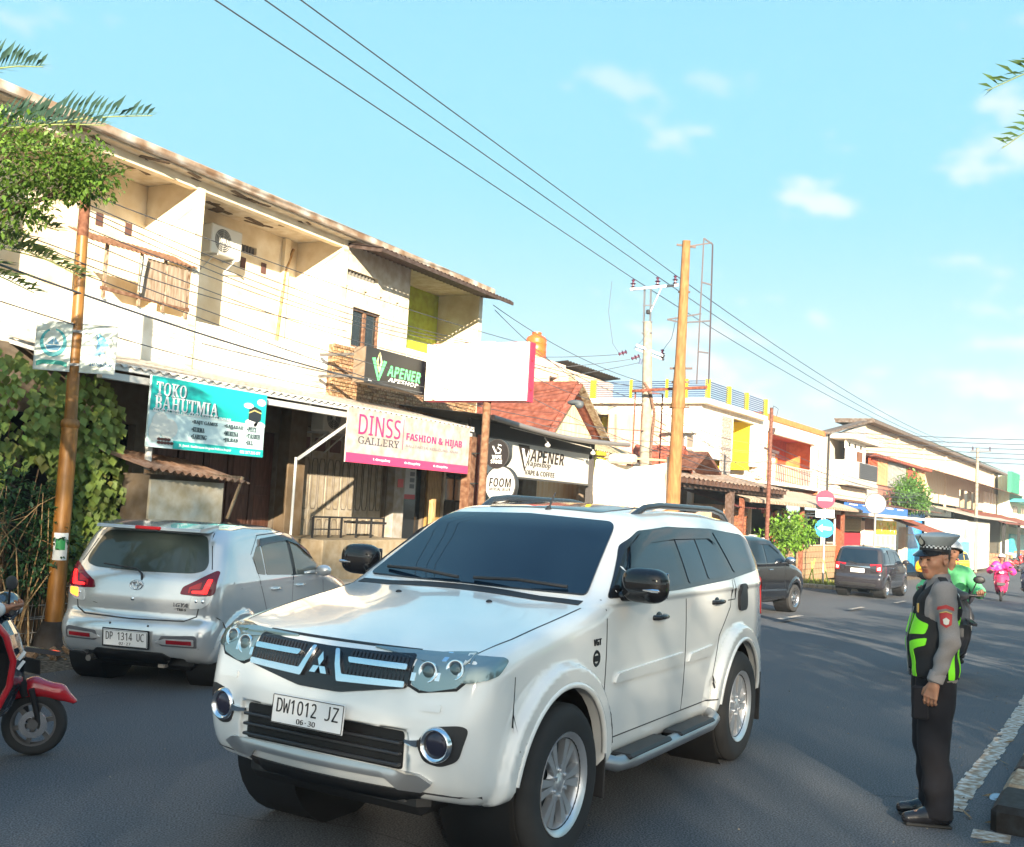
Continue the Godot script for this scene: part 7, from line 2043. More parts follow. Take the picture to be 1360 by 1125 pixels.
	# trees behind and to the right of the camera: the road and the cars stand in their shade
	var shade := tree("shade_tree", "tall leafy tree far behind the viewer, nearest the shops", Vector3(3.0, 0, 30.0), 12.4, Vector3(3.9, 4.4, 3.2), 40, 105, 0.34, 61, deep, "tall trees far behind the viewer", 0.3)
	var nm := ["second", "third", "fourth", "fifth", "sixth", "seventh", "eighth"]
	for i in 4:
		copy_of(shade, "tall leafy tree far behind the viewer, %s from the shops" % nm[i], Vector3(8.4 + i * 5.3, 0, 30.0 + [1.5, -1.0, 2.0, 0.0, -1.5, 1.0, 0.0][i]), i * 1.7 + 0.9, "tall trees far behind the viewer")
	var side := tree("verge_tree", "leafy tree on the right verge just outside the view", Vector3(5.4, 0.1, -3.0), 3.6, Vector3(1.9, 1.7, 1.9), 20, 110, 0.2, 71, deep, "trees along the right verge")
	for e in [[6.6, -7.0, 1.5], [7.0, -11.0, 1.0], [6.2, -17.5, 2.0], [6.8, -24.5, 3.0], [8.5, -33.0, 4.0]]:
		copy_of(side, "leafy tree on the right verge, %s from the viewer" % {6.6: "second", 7.0: "third", 6.2: "fourth", 6.8: "fifth", 8.5: "sixth"}[e[0]], Vector3(e[0], ground(e[1]) + 0.1, e[1]), e[2], "trees along the right verge")

# ------------------------------------------------------------------ poles, wires and road signs
func insulator(m: Mb, at: Vector3, r := Basis()) -> void:
	m.lathe([Vector2(0, 0), Vector2(0.03, 0), Vector2(0.075, 0.03), Vector2(0.03, 0.05), Vector2(0.03, 0.09), Vector2(0.085, 0.12), Vector2(0.03, 0.145), Vector2(0.03, 0.19), Vector2(0.06, 0.22), Vector2(0, 0.25)], at, r, 12)
func wire(a: Vector3, b: Vector3, sag: float, r: float, label: String, group: String, mat: Material) -> void:
	var o := a.min(b)
	var p := []
	for i in 17:
		var t := i / 16.0
		p.append(a.lerp(b, t) - Vector3(0, sag * 4.0 * t * (1.0 - t), 0) - a)
	var w := MeshInstance3D.new()
	w.mesh = Mb.new().tube(p, r, -1.0, 5, false).mesh()
	w.material_override = mat
	w.position = a
	named(w, "power_line", self)
	tag(w, label, "cable", group)

func build_poles() -> void:
	fr = Transform3D()
	var ochre := worn(0.30, 0.14, 0.028, "streak", 0.8, 0.45, 0.05)
	var conc := worn(0.32, 0.29, 0.25, "grime", 0.8)
	var red := worn(0.26, 0.09, 0.06, "rust", 1.2, 0.7)
	var blackw := mt(0.022, 0.022, 0.024, 0.5)
	var white := mt(0.75, 0.77, 0.77, 0.5)
	# ochre lamp post with two name boards
	var o := thing("ochre_pole", "ochre painted street pole on a black concrete foot", "pole", Vector3(-10.6, -0.24, -8.6))
	part("shaft", Mb.new().tube([Vector3(0, 0.2, 0), Vector3(0, 2.6, 0.02)], 0.105, 0.095, 20).tube([Vector3(0, 2.6, 0.02), Vector3(0, 2.66, 0.02), Vector3(0, 4.9, 0.08)], 0.085, 0.062, 20), ochre, o)
	part("rusty_top", Mb.new().tube([Vector3(0, 4.9, 0.08), Vector3(0, 5.42, 0.09)], 0.063, 0.06, 16), worn(0.2, 0.09, 0.05, "rust", 1.5), o)
	part("foot", Mb.new().lathe([Vector2(0, 0), Vector2(0.24, 0), Vector2(0.22, 0.06), Vector2(0.13, 0.3), Vector2(0, 0.3)], Vector3(0, 0, 0), Basis(), 8), worn(0.03, 0.03, 0.032, "rust", 1.0), o)
	part("collar", Mb.new().lathe([Vector2(0.09, 2.58), Vector2(0.108, 2.6), Vector2(0.108, 2.66), Vector2(0.086, 2.69)], Vector3(0, 0, 0.02), Basis(), 20), ochre, o)
	var stk := part("sticker", Mb.new().lathe([Vector2(0.1045, 1.02), Vector2(0.1045, 1.34)], Vector3(0, 0, 0.008), Basis(), 10, -0.2, 1.5), white, o)
	part("sticker_print", Mb.new().lathe([Vector2(0.1055, 1.14), Vector2(0.1055, 1.27)], Vector3(0, 0, 0.008), Basis(), 8, 0.15, 1.2), mt(0.03, 0.3, 0.09, 0.5), stk)
	var facing := Basis(Vector3.UP, 0.72)
	var c := Transform3D(facing, Vector3(-10.52, 3.30, -8.5))
	for s in [-1.0, 1.0]:
		var b := here("pole_board", "white enamel board with teal wreath crest left of the ochre pole" if s < 0 else "white enamel board with blue sail emblem right of the ochre pole", "sign", c * Vector3(s * 0.26, -0.28, 0))
		var t := c * Transform3D(Basis(), Vector3(s * 0.255, 0, 0))
		wp("board", Mb.new().box(Vector3(0, 0, -0.012), Vector3(0.40, 0.58, 0.02), 0.004), worn(0.60, 0.70, 0.69, "grime", 1.5, 0.4, 0.0), b, t)
		wp("strap", Mb.new().box(Vector3(-s * 0.22, 0.2, -0.02), Vector3(0.1, 0.03, 0.01)).box(Vector3(-s * 0.22, -0.2, -0.02), Vector3(0.1, 0.03, 0.01)), mt(0.3, 0.3, 0.3, 0.5), b, t)
		wp("rim", Mb.new().box(Vector3(s * 0.195, 0, -0.01), Vector3(0.012, 0.59, 0.03)).box(Vector3(0, 0.288, -0.01), Vector3(0.40, 0.012, 0.03)).box(Vector3(0, -0.288, -0.01), Vector3(0.40, 0.012, 0.03)), mt(0.42, 0.47, 0.47, 0.5), b, t)
		var teal := mt(0.02, 0.30, 0.33, 0.5)
		if s < 0:
			var w := Mb.new()
			for i in 22:
				var a := -0.9 + i * 0.225 - PI / 2 + 0.65 + 0.0
				var e := PI * 0.62 + (i / 21.0) * PI * 1.76
				var wd := 0.022 + 0.03 * sin(PI * i / 21.0)
				var e2 := PI * 0.62 + ((i + 1) / 21.0) * PI * 1.76
				w.prism(PackedVector2Array([Vector2(cos(e) * (0.15 - wd), sin(e) * (0.17 - wd) + 0.04), Vector2(cos(e) * 0.15, sin(e) * 0.17 + 0.04), Vector2(cos(e2) * 0.15, sin(e2) * 0.17 + 0.04), Vector2(cos(e2) * (0.15 - wd), sin(e2) * (0.17 - wd) + 0.04)]), 0.002)
			wp("wreath", w, teal, b, t)
			wp("ribbon", Mb.new().prism(pv([-0.17, -0.19, -0.10, -0.17, 0.10, -0.17, 0.17, -0.19, 0.17, -0.25, 0.10, -0.22, -0.10, -0.22, -0.17, -0.25]), 0.002), mt(0.02, 0.34, 0.27, 0.5), b, t)
			wp("boat", Mb.new().prism(pv([-0.09, 0.01, 0.09, 0.01, 0.06, -0.05, -0.06, -0.05]), 0.002).prism(pv([-0.07, 0.02, 0.0, 0.10, 0.0, 0.02]), 0.002).prism(pv([0.01, 0.02, 0.01, 0.11, 0.07, 0.02]), 0.002), mt(0.05, 0.22, 0.36, 0.5), b, t)
		else:
			wp("sail", Mb.new().prism(pv([-0.02, 0.20, 0.06, 0.14, 0.11, 0.06, 0.10, 0.02, 0.02, -0.02, 0.00, 0.06]), 0.002), mt(0.10, 0.50, 0.66, 0.4), b, t)
			wp("sail", Mb.new().prism(pv([-0.04, 0.20, 0.0, 0.10, 0.015, -0.01, 0.08, -0.04, -0.02, -0.08, -0.09, -0.13, -0.03, -0.02, -0.02, 0.08]), 0.002), mt(0.02, 0.26, 0.48, 0.4), b, t)
			ww("Sulselbar", "Droid Sans!", 0.26, 0.05, mt(0.03, 0.16, 0.3, 0.5), b, t * Transform3D(Basis(), Vector3(0.04, -0.18, 0.001)), "lettering", 0.2)
	# tall wooden pole with its rusted ladder frame
	o = thing("wooden_pole", "tall weathered ochre wooden pole with rusty brackets", "pole", Vector3(-9.22, ground(-26.2, -9.2), -26.3))
	var g := o.position
	var wood := worn(0.33, 0.165, 0.06, "streak", 0.9, 0.85, 0.6)
	var sh := Mb.new()
	sh.tube([Vector3(0, -0.1, 0), Vector3(0.08, 2.6, 0.30), Vector3(0.17, 5.0, 0.52)], 0.19, 0.16, 12)
	sh.tube([Vector3(0.165, 4.9, 0.51), Vector3(0.2, 5.6, 0.60), Vector3(0.22, 6.0, 0.66)], 0.185, 0.14, 12)
	sh.tube([Vector3(0.22, 5.95, 0.66), Vector3(0.29, 7.6, 0.82), Vector3(0.34, 9.15, 0.94)], 0.138, 0.105, 12)
	part("shaft", sh, wood, o)
	var ir := mt(0.06, 0.03, 0.026, 0.6)
	var steps := [[2.3, 0.5], [4.9, 0.5], [5.55, 0.42], [5.9, 0.55], [7.85, 0.25]]
	for e in steps:
		var y: float = e[0]
		var p := Vector3(0.035 * y, y, 0.11 * y)
		part("iron_band", Mb.new().bar(p + Vector3(-e[1] * 0.5, 0, -0.02), p + Vector3(e[1] * 0.5, 0.02, -0.2), 0.05, 0.05), ir, o)
	part("top_arm", Mb.new().bar(Vector3(0.1, 9.05, 1.0), Vector3(0.55, 9.0, 0.8), 0.04, 0.05).bar(Vector3(0.34, 9.0, 0.93), Vector3(-8.31, 8.70, -25.69) - g, 0.03, 0.03), ir, o)
	var ladder := Mb.new()
	for e in [[Vector3(-8.49, 8.80, -25.57), Vector3(-8.60, 5.07, -25.83)], [Vector3(-8.29, 8.66, -25.69), Vector3(-8.33, 5.09, -25.98)], [Vector3(-8.49, 8.80, -25.57), Vector3(-8.29, 8.66, -25.69)], [Vector3(-8.54, 7.68, -25.64), Vector3(-8.30, 7.62, -25.77)], [Vector3(-8.57, 5.90, -25.78), Vector3(-8.35, 5.88, -25.90)], [Vector3(-9.30, 6.68, -25.35), Vector3(-8.52, 6.87, -25.72)], [Vector3(-8.95, 6.62, -25.54), Vector3(-8.32, 6.70, -25.83)], [Vector3(-9.30, 6.68, -25.35), Vector3(-8.95, 6.62, -25.54)]]:
		ladder.bar(e[0] - g, e[1] - g, 0.035, 0.035)
	part("ladder_frame", ladder, mt(0.03, 0.02, 0.028, 0.6), o)
	# concrete pole carrying the three high lines
	o = thing("concrete_pole", "pale concrete electricity pole with steel cross-arms and purple insulators", "pole", Vector3(-10.18, ground(-26.7, -10.2), -26.7))
	g = o.position
	part("shaft", Mb.new().tube([Vector3(0, -0.1, 0), Vector3(-10.24, 4.9, -26.62) - g, Vector3(-10.27, 6.85, -26.49) - g], 0.17, 0.11, 14), conc, o)
	var steel := mt(0.22, 0.225, 0.24, 0.5, 0.6)
	var arms := Mb.new()
	for dx in [-0.09, 0.09]: arms.bar(Vector3(-10.28 + dx, 6.5, -26.49) - g, Vector3(-10.29 + dx, 7.82, -26.43) - g, 0.035, 0.05)
	for y in [6.55, 6.85, 7.3]: arms.bar(Vector3(-10.42, y, -26.45) - g, Vector3(-10.12, y, -26.45) - g, 0.04, 0.03)
	part("head_channel", arms, steel, o)
	part("cross_arm", Mb.new().bar(Vector3(-10.70, 7.70, -26.18) - g, Vector3(-9.55, 7.89, -26.78) - g, 0.07, 0.06).bar(Vector3(-10.2, 7.1, -26.45) - g, Vector3(-9.95, 7.8, -26.57) - g, 0.025, 0.025), steel, o)
	part("cross_arm", Mb.new().bar(Vector3(-10.55, 6.12, -26.41) - g, Vector3(-9.87, 5.86, -26.80) - g, 0.05, 0.06).bar(Vector3(-10.50, 6.20, -26.31) - g, Vector3(-9.82, 5.94, -26.70) - g, 0.05, 0.06), steel, o)
	var purple := mt(0.10, 0.03, 0.06, 0.2)
	for e in [Vector3(-10.63, 7.74, -26.21), Vector3(-10.05, 7.84, -26.52), Vector3(-9.63, 7.91, -26.74), Vector3(-9.91, 5.9, -26.76)]:
		var m := Mb.new()
		insulator(m, e - g)
		part("insulator", m, purple, o)
	for e in [[Vector3(-10.75, 6.02, -26.30), Vector3(-10.98, 5.93, -26.2)], [Vector3(-10.45, 5.93, -26.48), Vector3(-10.68, 5.82, -26.37)]]:
		var m := Mb.new()
		insulator(m, e[0] - g, Mb.frame(e[1] - e[0]))
		part("insulator", m, purple, o)
	part("insulator", Mb.new().tube([Vector3(-10.40, 5.85, -26.5) - g, Vector3(-10.44, 5.70, -26.5) - g], 0.05), mt(0.1, 0.13, 0.2, 0.3), o)
	part("fuse_box", Mb.new().box(Vector3(-10.22, 7.1, -26.36) - g, Vector3(0.1, 0.12, 0.1), 0.02), blackw, o)
	part("jumper", Mb.new().tube([Vector3(-10.95, 7.8, -25.5) - g, Vector3(-11.05, 7.0, -25.6) - g, Vector3(-11.05, 6.2, -26.0) - g, Vector3(-10.95, 5.98, -26.2) - g], 0.007, -1.0, 5).tube([Vector3(-10.2, 6.6, -26.4) - g, Vector3(-10.4, 6.3, -26.4) - g, Vector3(-10.6, 6.1, -26.4) - g], 0.007, -1.0, 5).tube([Vector3(-9.91, 6.1, -26.76) - g, Vector3(-9.5, 6.35, -26.3) - g, Vector3(-9.15, 6.75, -25.6) - g], 0.007, -1.0, 5), mt(0.1, 0.1, 0.11, 0.5), o)
	part("cable_bundle", Mb.new().tube([Vector3(-10.28, 5.2, -26.5) - g, Vector3(-10.1, 4.9, -26.5) - g, Vector3(-10.0, 4.4, -26.6) - g, Vector3(-10.05, 3.4, -26.6) - g, Vector3(-10.0, 2.6, -26.6) - g], 0.05, 0.035).tube([Vector3(-10.3, 4.6, -26.5) - g, Vector3(-10.34, 3.2, -26.6) - g], 0.03), worn(0.2, 0.13, 0.1, "rust", 3.0), o)
	o = thing("red_steel_frame", "thin red steel frame standing round the concrete pole", "frame", Vector3(-9.6, ground(-26.0, -9.6), -25.9))
	g = o.position
	var fm := Mb.new()
	var q := [Vector3(-10.45, 0, -26.3), Vector3(-9.9, 0, -26.9)]
	for e in q: fm.bar(Vector3(e.x, g.y - 0.02, e.z) - g, e + Vector3(0, 4.95, 0) - g, 0.03, 0.03)
	for y in [2.9, 3.9, 4.94]: fm.bar(q[0] + Vector3(0, y, 0) - g, q[1] + Vector3(0, y, 0) - g, 0.025, 0.025)
	fm.bar(Vector3(-10.5, 4.94, -26.2) - g, Vector3(-8.35, 5.0, -25.95) - g, 0.06, 0.07)
	part("frame_bars", fm, red, o)
	# slender rusty pole by the round bush
	fr = ROW2
	o = here("rusty_pole", "slender rusty iron pole above the round green bush", "pole", Vector3(3.0, -0.55, 12.6))
	wp("shaft", Mb.new().tube([Vector3(3, -0.6, 12.6), Vector3(3, 5.3, 12.6)], 0.075, 0.06, 10), worn(0.2, 0.09, 0.07, "rust", 1.5), o)
	wp("hook", Mb.new().tube([Vector3(3, 5.2, 12.6), Vector3(3.1, 5.35, 12.7), Vector3(3.25, 5.25, 12.7), Vector3(3.2, 5.0, 12.7)], 0.012).bar(Vector3(2.8, 4.0, 12.6), Vector3(3.3, 3.85, 12.6), 0.05, 0.08).bar(Vector3(2.9, 4.6, 12.5), Vector3(3.1, 4.55, 12.5), 0.06, 0.2), mt(0.07, 0.045, 0.045, 0.6), o)
	o = here("far_pole", "slim grey electricity pole before the long gabled building", "pole", Vector3(3.0, -0.95, -30.0))
	wp("shaft", Mb.new().tube([Vector3(3, -1, -30), Vector3(3, 7.2, -30)], 0.13, 0.09, 8), conc, o)
	wp("cross_arm", Mb.new().box(Vector3(3.2, 7.0, -30), Vector3(1.3, 0.1, 0.08)), steel, o)
	for x in [2.7, 3.75]:
		var m := Mb.new()
		insulator(m, Vector3(x, 7.05, -30))
		wp("insulator", m, purple, o)
	fr = Transform3D()
	# wires
	var wm := mt(0.045, 0.05, 0.06, 0.5)
	var ends := [[Vector3(-10.63, 8.0, -26.2), Vector3(-9.5, 7.76, -9.3)], [Vector3(-10.05, 8.09, -26.52), Vector3(-9.4, 8.1, -9.95)], [Vector3(-9.63, 8.16, -26.74), Vector3(-9.25, 8.31, -10.5)]]
	var nm := ["lowest", "middle", "highest"]
	var fx := [-8.15, -7.8, -7.3]
	for i in 3:
		var a: Vector3 = ends[i][0]
		var b: Vector3 = ends[i][1]
		wire(a, b + (b - a) * 0.9, 0.0, 0.011, "%s of the three lines slanting from the upper left to the concrete pole" % nm[i], "high lines over the street", wm)
		wire(a, Vector3(fx[i], 7.35, -74.9), 0.5, 0.013, "%s of the three lines running from the concrete pole to the far right" % nm[i], "high lines over the street", wm)
	var low := [[Vector3(-10.6, 5.07, -8.49), Vector3(-10.9, 4.98, -18.19), 0.16], [Vector3(-10.6, 5.0, -8.5), Vector3(-10.9, 4.95, -18.2), 0.22], [Vector3(-10.6, 4.94, -8.5), Vector3(-10.9, 4.92, -18.2), 0.27], [Vector3(-10.6, 5.2, -8.4), Vector3(-10.9, 5.31, -20.4), 0.1], [Vector3(-10.6, 4.78, -8.53), Vector3(-10.9, 4.81, -18.77), 0.2], [Vector3(-10.5, 4.47, -7.35), Vector3(-10.9, 4.49, -14.18), 0.1], [Vector3(-10.5, 4.37, -7.95), Vector3(-10.9, 4.04, -16.56), 0.12], [Vector3(-10.5, 4.24, -7.96), Vector3(-10.9, 3.58, -18.3), 0.06], [Vector3(-10.5, 4.05, -7.4), Vector3(-10.9, 3.73, -16.6), 0.12], [Vector3(-10.5, 3.65, -7.44), Vector3(-10.9, 3.45, -14.09), 0.08], [Vector3(-10.6, 4.62, -8.5), Vector3(-10.9, 4.55, -20.0), 0.25], [Vector3(-10.2, 3.62, -10.2), Vector3(-10.6, 3.95, -18.0), 0.12]]
	for i in low.size(): wire(low[i][0], low[i][1], low[i][2], 0.014 if i == 8 else 0.007, "thin cable along the cream shophouse front, %s" % NTH[i], "cables along the shophouse front", wm)
	for i in 4: wire(Vector3(-10.9, 4.95, -18.2), Vector3(-11.08 + i * 0.25, 4.7 - i * 0.12, -16.99), 0.0, 0.006, "fine stay wire from the billboard edge up to the cable bracket", "stay wires of the billboard", wm)
	var n := 0
	for e in [[Vector3(-12.4, 5.41, -20.8), Vector3(-10.3, 4.4, -26.5), 0.25], [Vector3(-12.2, 6.4, -21.4), Vector3(-10.28, 5.2, -26.4), 0.2], [Vector3(-12.2, 6.3, -21.5), Vector3(-11.2, 4.9, -24.5), 0.1], [Vector3(-10.9, 4.95, -18.2), Vector3(-10.26, 5.06, -26.5), 0.12], [Vector3(-11.9, 3.9, -20.0), Vector3(-10.2, 3.9, -26.6), 0.1], [Vector3(-12.5, 3.9, -24.0), Vector3(-9.2, 3.6, -26.1), 0.15], [Vector3(-10.9, 5.31, -20.4), Vector3(-10.3, 4.7, -26.5), 0.15], [Vector3(-12.13, 4.52, -22.84), Vector3(-9.2, 3.2, -26.0), 0.1], [Vector3(-10.98, 5.93, -26.2), Vector3(-13.5, 5.6, -24.0), 0.05], [Vector3(-10.68, 5.82, -26.37), Vector3(-13.2, 5.4, -25.0), 0.05], [Vector3(-10.44, 5.75, -26.5), Vector3(-13.0, 5.2, -25.6), 0.05]]:
		n += 1
		wire(e[0], e[1], e[2], 0.009, "slack cable from the shop roofs to the concrete pole, %s" % NTH[n - 1], "cables to the concrete pole", wm)
	n = -1
	for e in [[4.6, 4.1, 0.25], [4.3, 3.9, 0.3], [4.1, 3.8, 0.2], [3.9, 3.6, 0.35], [3.5, 3.55, 0.15], [3.2, 3.3, 0.2], [4.8, 2.9, 0.15], [3.7, 3.1, 0.3]]:
		n += 1
		wire(Vector3(-10.15, e[0], -26.7), ROW2 * Vector3(3, e[1], 12.6), e[2], 0.010, "slack cable from the concrete pole to the slender rusty pole, %s" % NTH[n], "cables before the white house", wm)
		wire(ROW2 * Vector3(3, e[1], 12.6), ROW2 * Vector3(2.4, e[1] * 0.4 + 1.9, -6.0 - e[0] * 2.0), e[2], 0.010, "cable running on from the slender rusty pole past the far shops, %s" % NTH[n], "cables before the far shops", wm)
	for i in 6:
		wire(Vector3(-11.07, 6.2 - i * 0.2, -52.9), Vector3(3.0, 7.8 - i * 0.33, -75.0), 0.15, 0.018, "cable across the sky above the far roofs at right, %s" % NTH[i], "cables above the far roofs", wm)
	part_splice()
	# road signs at the junction
	var s := Vector3(-8.15, ground(-40.0, -8.15), -39.9)
	o = thing("sign_post", "grey sign post beside the brick wall at the junction", "post", s)
	part("post", Mb.new().cyl(Vector3(0, -0.05, 0), Vector3(0, 3.35, 0), 0.035), mt(0.5, 0.5, 0.5, 0.5, 0.4), o)
	var face := Basis(Vector3.UP, 0.2)
	fr = Transform3D(face, s)
	var sn := here("no_entry_sign", "round red no entry sign with white bar", "road sign", Vector3(0, 2.85, 0.045))
	wp("disc", Mb.new().cyl(Vector3(0, 3.2, 0.04), Vector3(0, 3.2, 0.055), 0.335, -1.0, 36), mt(0.62, 0.012, 0.05, 0.4), sn)
	wp("bar", Mb.new().box(Vector3(0, 3.2, 0.058), Vector3(0.5, 0.11, 0.006), 0.002), white, sn)
	sn = here("sign_plate", "small white plate with two lines of print below the no entry sign", "road sign", Vector3(0, 2.52, 0.045))
	wp("plate", Mb.new().box(Vector3(0, 2.67, 0.045), Vector3(0.66, 0.30, 0.012), 0.004), white, sn)
	ww("KECUALI", "Droid Sans!", 0.42, 0.075, blackw, sn, Transform3D(Basis(), Vector3(0, 2.73, 0.052)))
	ww("BUS", "Droid Sans!", 0.26, 0.075, blackw, sn, Transform3D(Basis(), Vector3(0.0, 2.61, 0.052)))
	sn = here("arrow_sign", "round blue sign with white arrow pointing left", "road sign", Vector3(0, 1.75, 0.045))
	wp("disc", Mb.new().cyl(Vector3(0, 2.13, 0.04), Vector3(0, 2.13, 0.055), 0.345, -1.0, 36), mt(0.0, 0.22, 0.62, 0.4), sn)
	wp("arrow", Mb.new().prism(pv([-0.25, 0.0, -0.07, 0.14, -0.07, 0.055, 0.24, 0.055, 0.24, -0.055, -0.07, -0.055, -0.07, -0.14]), 0.004, Transform3D(Basis(), Vector3(0, 2.13, 0.056))), white, sn)
	fr = Transform3D()
	for e in [[-8.6, -39.4, -0.25, 1.0], [-7.85, -39.6, 0.25, 1.0], [-8.3, -39.2, 0.12, 0.9], [-9.3, -38.6, -0.1, 1.1], [-9.0, -38.6, 0.25, 1.0]]:
		var p := Vector3(e[0], ground(e[1], e[0]), e[1])
		var k := part("marker_stake", Mb.new().tube([Vector3(0, -0.02, 0), Vector3(-e[2], e[3], 0)], 0.022), mt(0.45, 0.62, 0.08, 0.5), self)
		k.position = p
		tag(k, "leaning yellow-green stake in the grass by the sign post", "stake", "stakes round the sign post")
	fr = ROW2
	o = here("shop_roundel", "white round shop sign with faint print on a pole in front of the blue fascia", "sign", Vector3(3.5, -0.75, 0.3))
	wp("post", Mb.new().cyl(Vector3(3.5, -0.75, 0.3), Vector3(3.5, 2.2, 0.3), 0.05), mt(0.2, 0.2, 0.2, 0.5), o)
	var rt := Transform3D(Basis(Vector3.UP, 0.3), Vector3(3.5, 2.62, 0.3))
	wp("rim", Mb.new().lathe([Vector2(0.38, -0.06), Vector2(0.43, -0.06), Vector2(0.43, 0.06), Vector2(0.395, 0.06)], Vector3(), Mb.frame(Vector3(0, 0, 1)), 32), blackw, o, rt)
	wp("face", Mb.new().cyl(Vector3(0, 0, -0.055), Vector3(0, 0, 0.05), 0.395, -1.0, 32), mt(0.5, 0.5, 0.48, 0.6), o, rt)
	ww("Indomaret", "Droid Sans!", 0.5, 0.09, mt(0.16, 0.12, 0.09, 0.5), o, rt * Transform3D(Basis(), Vector3(0, -0.14, 0.052)))
	fr = Transform3D()
func part_splice() -> void:
	var o := part("cable_splice", Mb.new().ball(Vector3(), Vector3(0.22, 0.07, 0.12)).ball(Vector3(0.1, -0.05, 0), Vector3(0.12, 0.1, 0.1)), mt(0.06, 0.07, 0.08, 0.6), self)
	o.position = Vector3(-10.95, 4.33, -23.6)
	tag(o, "dark tangled cable splice box hanging left of the concrete pole", "splice box")
const ROW2 := Transform3D(Basis(Vector3(0.99773, 0, 0.06738), Vector3(0, 1, 0), Vector3(-0.06738, 0, 0.99773)), Vector3(-10.8, 0, -46.4))

# ------------------------------------------------------------------ people and two-wheelers
class Bod:
	var a := PackedVector3Array()
	var b := PackedVector3Array()
	var ra := PackedFloat32Array()
	var rb := PackedFloat32Array()
	var k := 0.03
	var lo := -9.0
	var hi := 9.0
	func bone(p: Vector3, q: Vector3, r0: float, r1: float) -> Bod:
		a.append(p); b.append(q); ra.append(r0); rb.append(r1)
		return self
	func chain(pts: Array, rs: Array) -> Bod:
		for i in pts.size() - 1: bone(pts[i], pts[i + 1], rs[i], rs[i + 1])
		return self
	func sd(p: Vector3) -> float:
		var d := 9.0
		for i in a.size():
			var pa := p - a[i]
			var ba := b[i] - a[i]
			var t := clampf(pa.dot(ba) / maxf(ba.length_squared(), 1e-8), 0.0, 1.0)
			var e := (pa - ba * t).length() - lerpf(ra[i], rb[i], t)
			var h := maxf(k - absf(d - e), 0.0) / k
			d = minf(d, e) - h * h * k * 0.25
		return maxf(d, maxf(lo - p.y, p.y - hi))
func join(m: Mb, o: Mb) -> void:
	m.v.append_array(o.v); m.n.append_array(o.n); m.c.append_array(o.c)
func moved(m: Mb, t: Transform3D) -> Mb:
	var nb := t.basis.inverse().transposed()
	for i in m.v.size():
		m.v[i] = t * m.v[i]
		m.n[i] = (nb * m.n[i]).normalized()
	return m
# a head looking along +Z, its middle at the origin, 0.23 high
func head_mesh(cell: float) -> Mb:
	var f := func(p: Vector3) -> float:
		var x := absf(p.x)
		var q := Vector3(x, p.y, p.z)
		var sk := ((p - Vector3(0, 0.025, -0.012)) / Vector3(0.074, 0.092, 0.094)).length()
		var d := (sk - 1.0) * 0.078
		d = smin(d, ((p - Vector3(0, -0.045, 0.022)) / Vector3(0.056, 0.072, 0.066)).length() * 0.058 - 0.058, 0.03)
		d = smin(d, (p - Vector3(0, -0.094, 0.055)).length() - 0.024, 0.03)
		d = smin(d, (q - Vector3(0.045, -0.018, 0.052)).length() - 0.024, 0.03)
		d = smin(d, (q - Vector3(0.034, 0.024, 0.071)).length() - 0.014, 0.02)
		# nose
		var nb := p - Vector3(0, 0.012, 0.080)
		var nl := Vector3(0, -0.042, 0.024)
		var t := clampf(nb.dot(nl) / nl.length_squared(), 0.0, 1.0)
		d = smin(d, (nb - nl * t).length() - lerpf(0.008, 0.0135, t), 0.012)
		d = smin(d, (q - Vector3(0.014, -0.033, 0.088)).length() - 0.0095, 0.008)
		# eye sockets, lids, lips
		d = smax(d, -((q - Vector3(0.031, 0.006, 0.088)).length() - 0.013), 0.012)
		d = smin(d, ((q - Vector3(0.031, 0.004, 0.072)) / Vector3(1.2, 0.8, 1.0)).length() - 0.0115, 0.004)
		d = smin(d, ((p - Vector3(0, -0.060, 0.081)) / Vector3(2.6, 0.7, 1.0)).length() - 0.0085, 0.006)
		d = smin(d, ((p - Vector3(0, -0.071, 0.079)) / Vector3(2.2, 0.9, 1.0)).length() - 0.009, 0.006)
		d = smax(d, -(((p - Vector3(0, -0.0655, 0.092)) / Vector3(3.4, 0.45, 1.0)).length() - 0.0055), 0.003)
		# ears
		var e := ((q - Vector3(0.078, -0.004, -0.014)) / Vector3(0.35, 1.15, 0.75)).length() - 0.028
		e = smax(e, -((q - Vector3(0.092, -0.002, -0.008)).length() - 0.014), 0.006)
		d = smin(d, e * 0.5, 0.008)
		# neck
		var nk := p - Vector3(0, -0.06, -0.03)
		var nd := Vector3(0, -0.12, -0.015)
		var u := clampf(nk.dot(nd) / nd.length_squared(), 0.0, 1.0)
		d = smin(d, (nk - nd * u).length() - lerpf(0.052, 0.062, u), 0.03)
		return d
	var skin := func(p: Vector3) -> Color:
		if absf(p.x) < 0.026 and absf(p.y + 0.066) < 0.013 and p.z > 0.07: return Color(0.78, 0.5, 0.5)
		if absf(absf(p.x) - 0.031) < 0.015 and absf(p.y - 0.031 + absf(absf(p.x) - 0.03) * 0.15) < 0.0042 and p.z > 0.06: return Color(0.08, 0.07, 0.07)
		if absf(absf(p.x) - 0.031) < 0.0135 and absf(p.y - 0.004) < 0.0032 and p.z > 0.07: return Color(0.06, 0.05, 0.05)
		if p.y > 0.035 and p.z < 0.02 or p.y > -0.03 and p.z < -0.045: return Color(0.06, 0.055, 0.06)
		return Color(1, 1, 1)
	return nets(f, Vector3(-0.11, -0.2, -0.13), Vector3(0.11, 0.14, 0.13), cell, false, skin, 0.002)
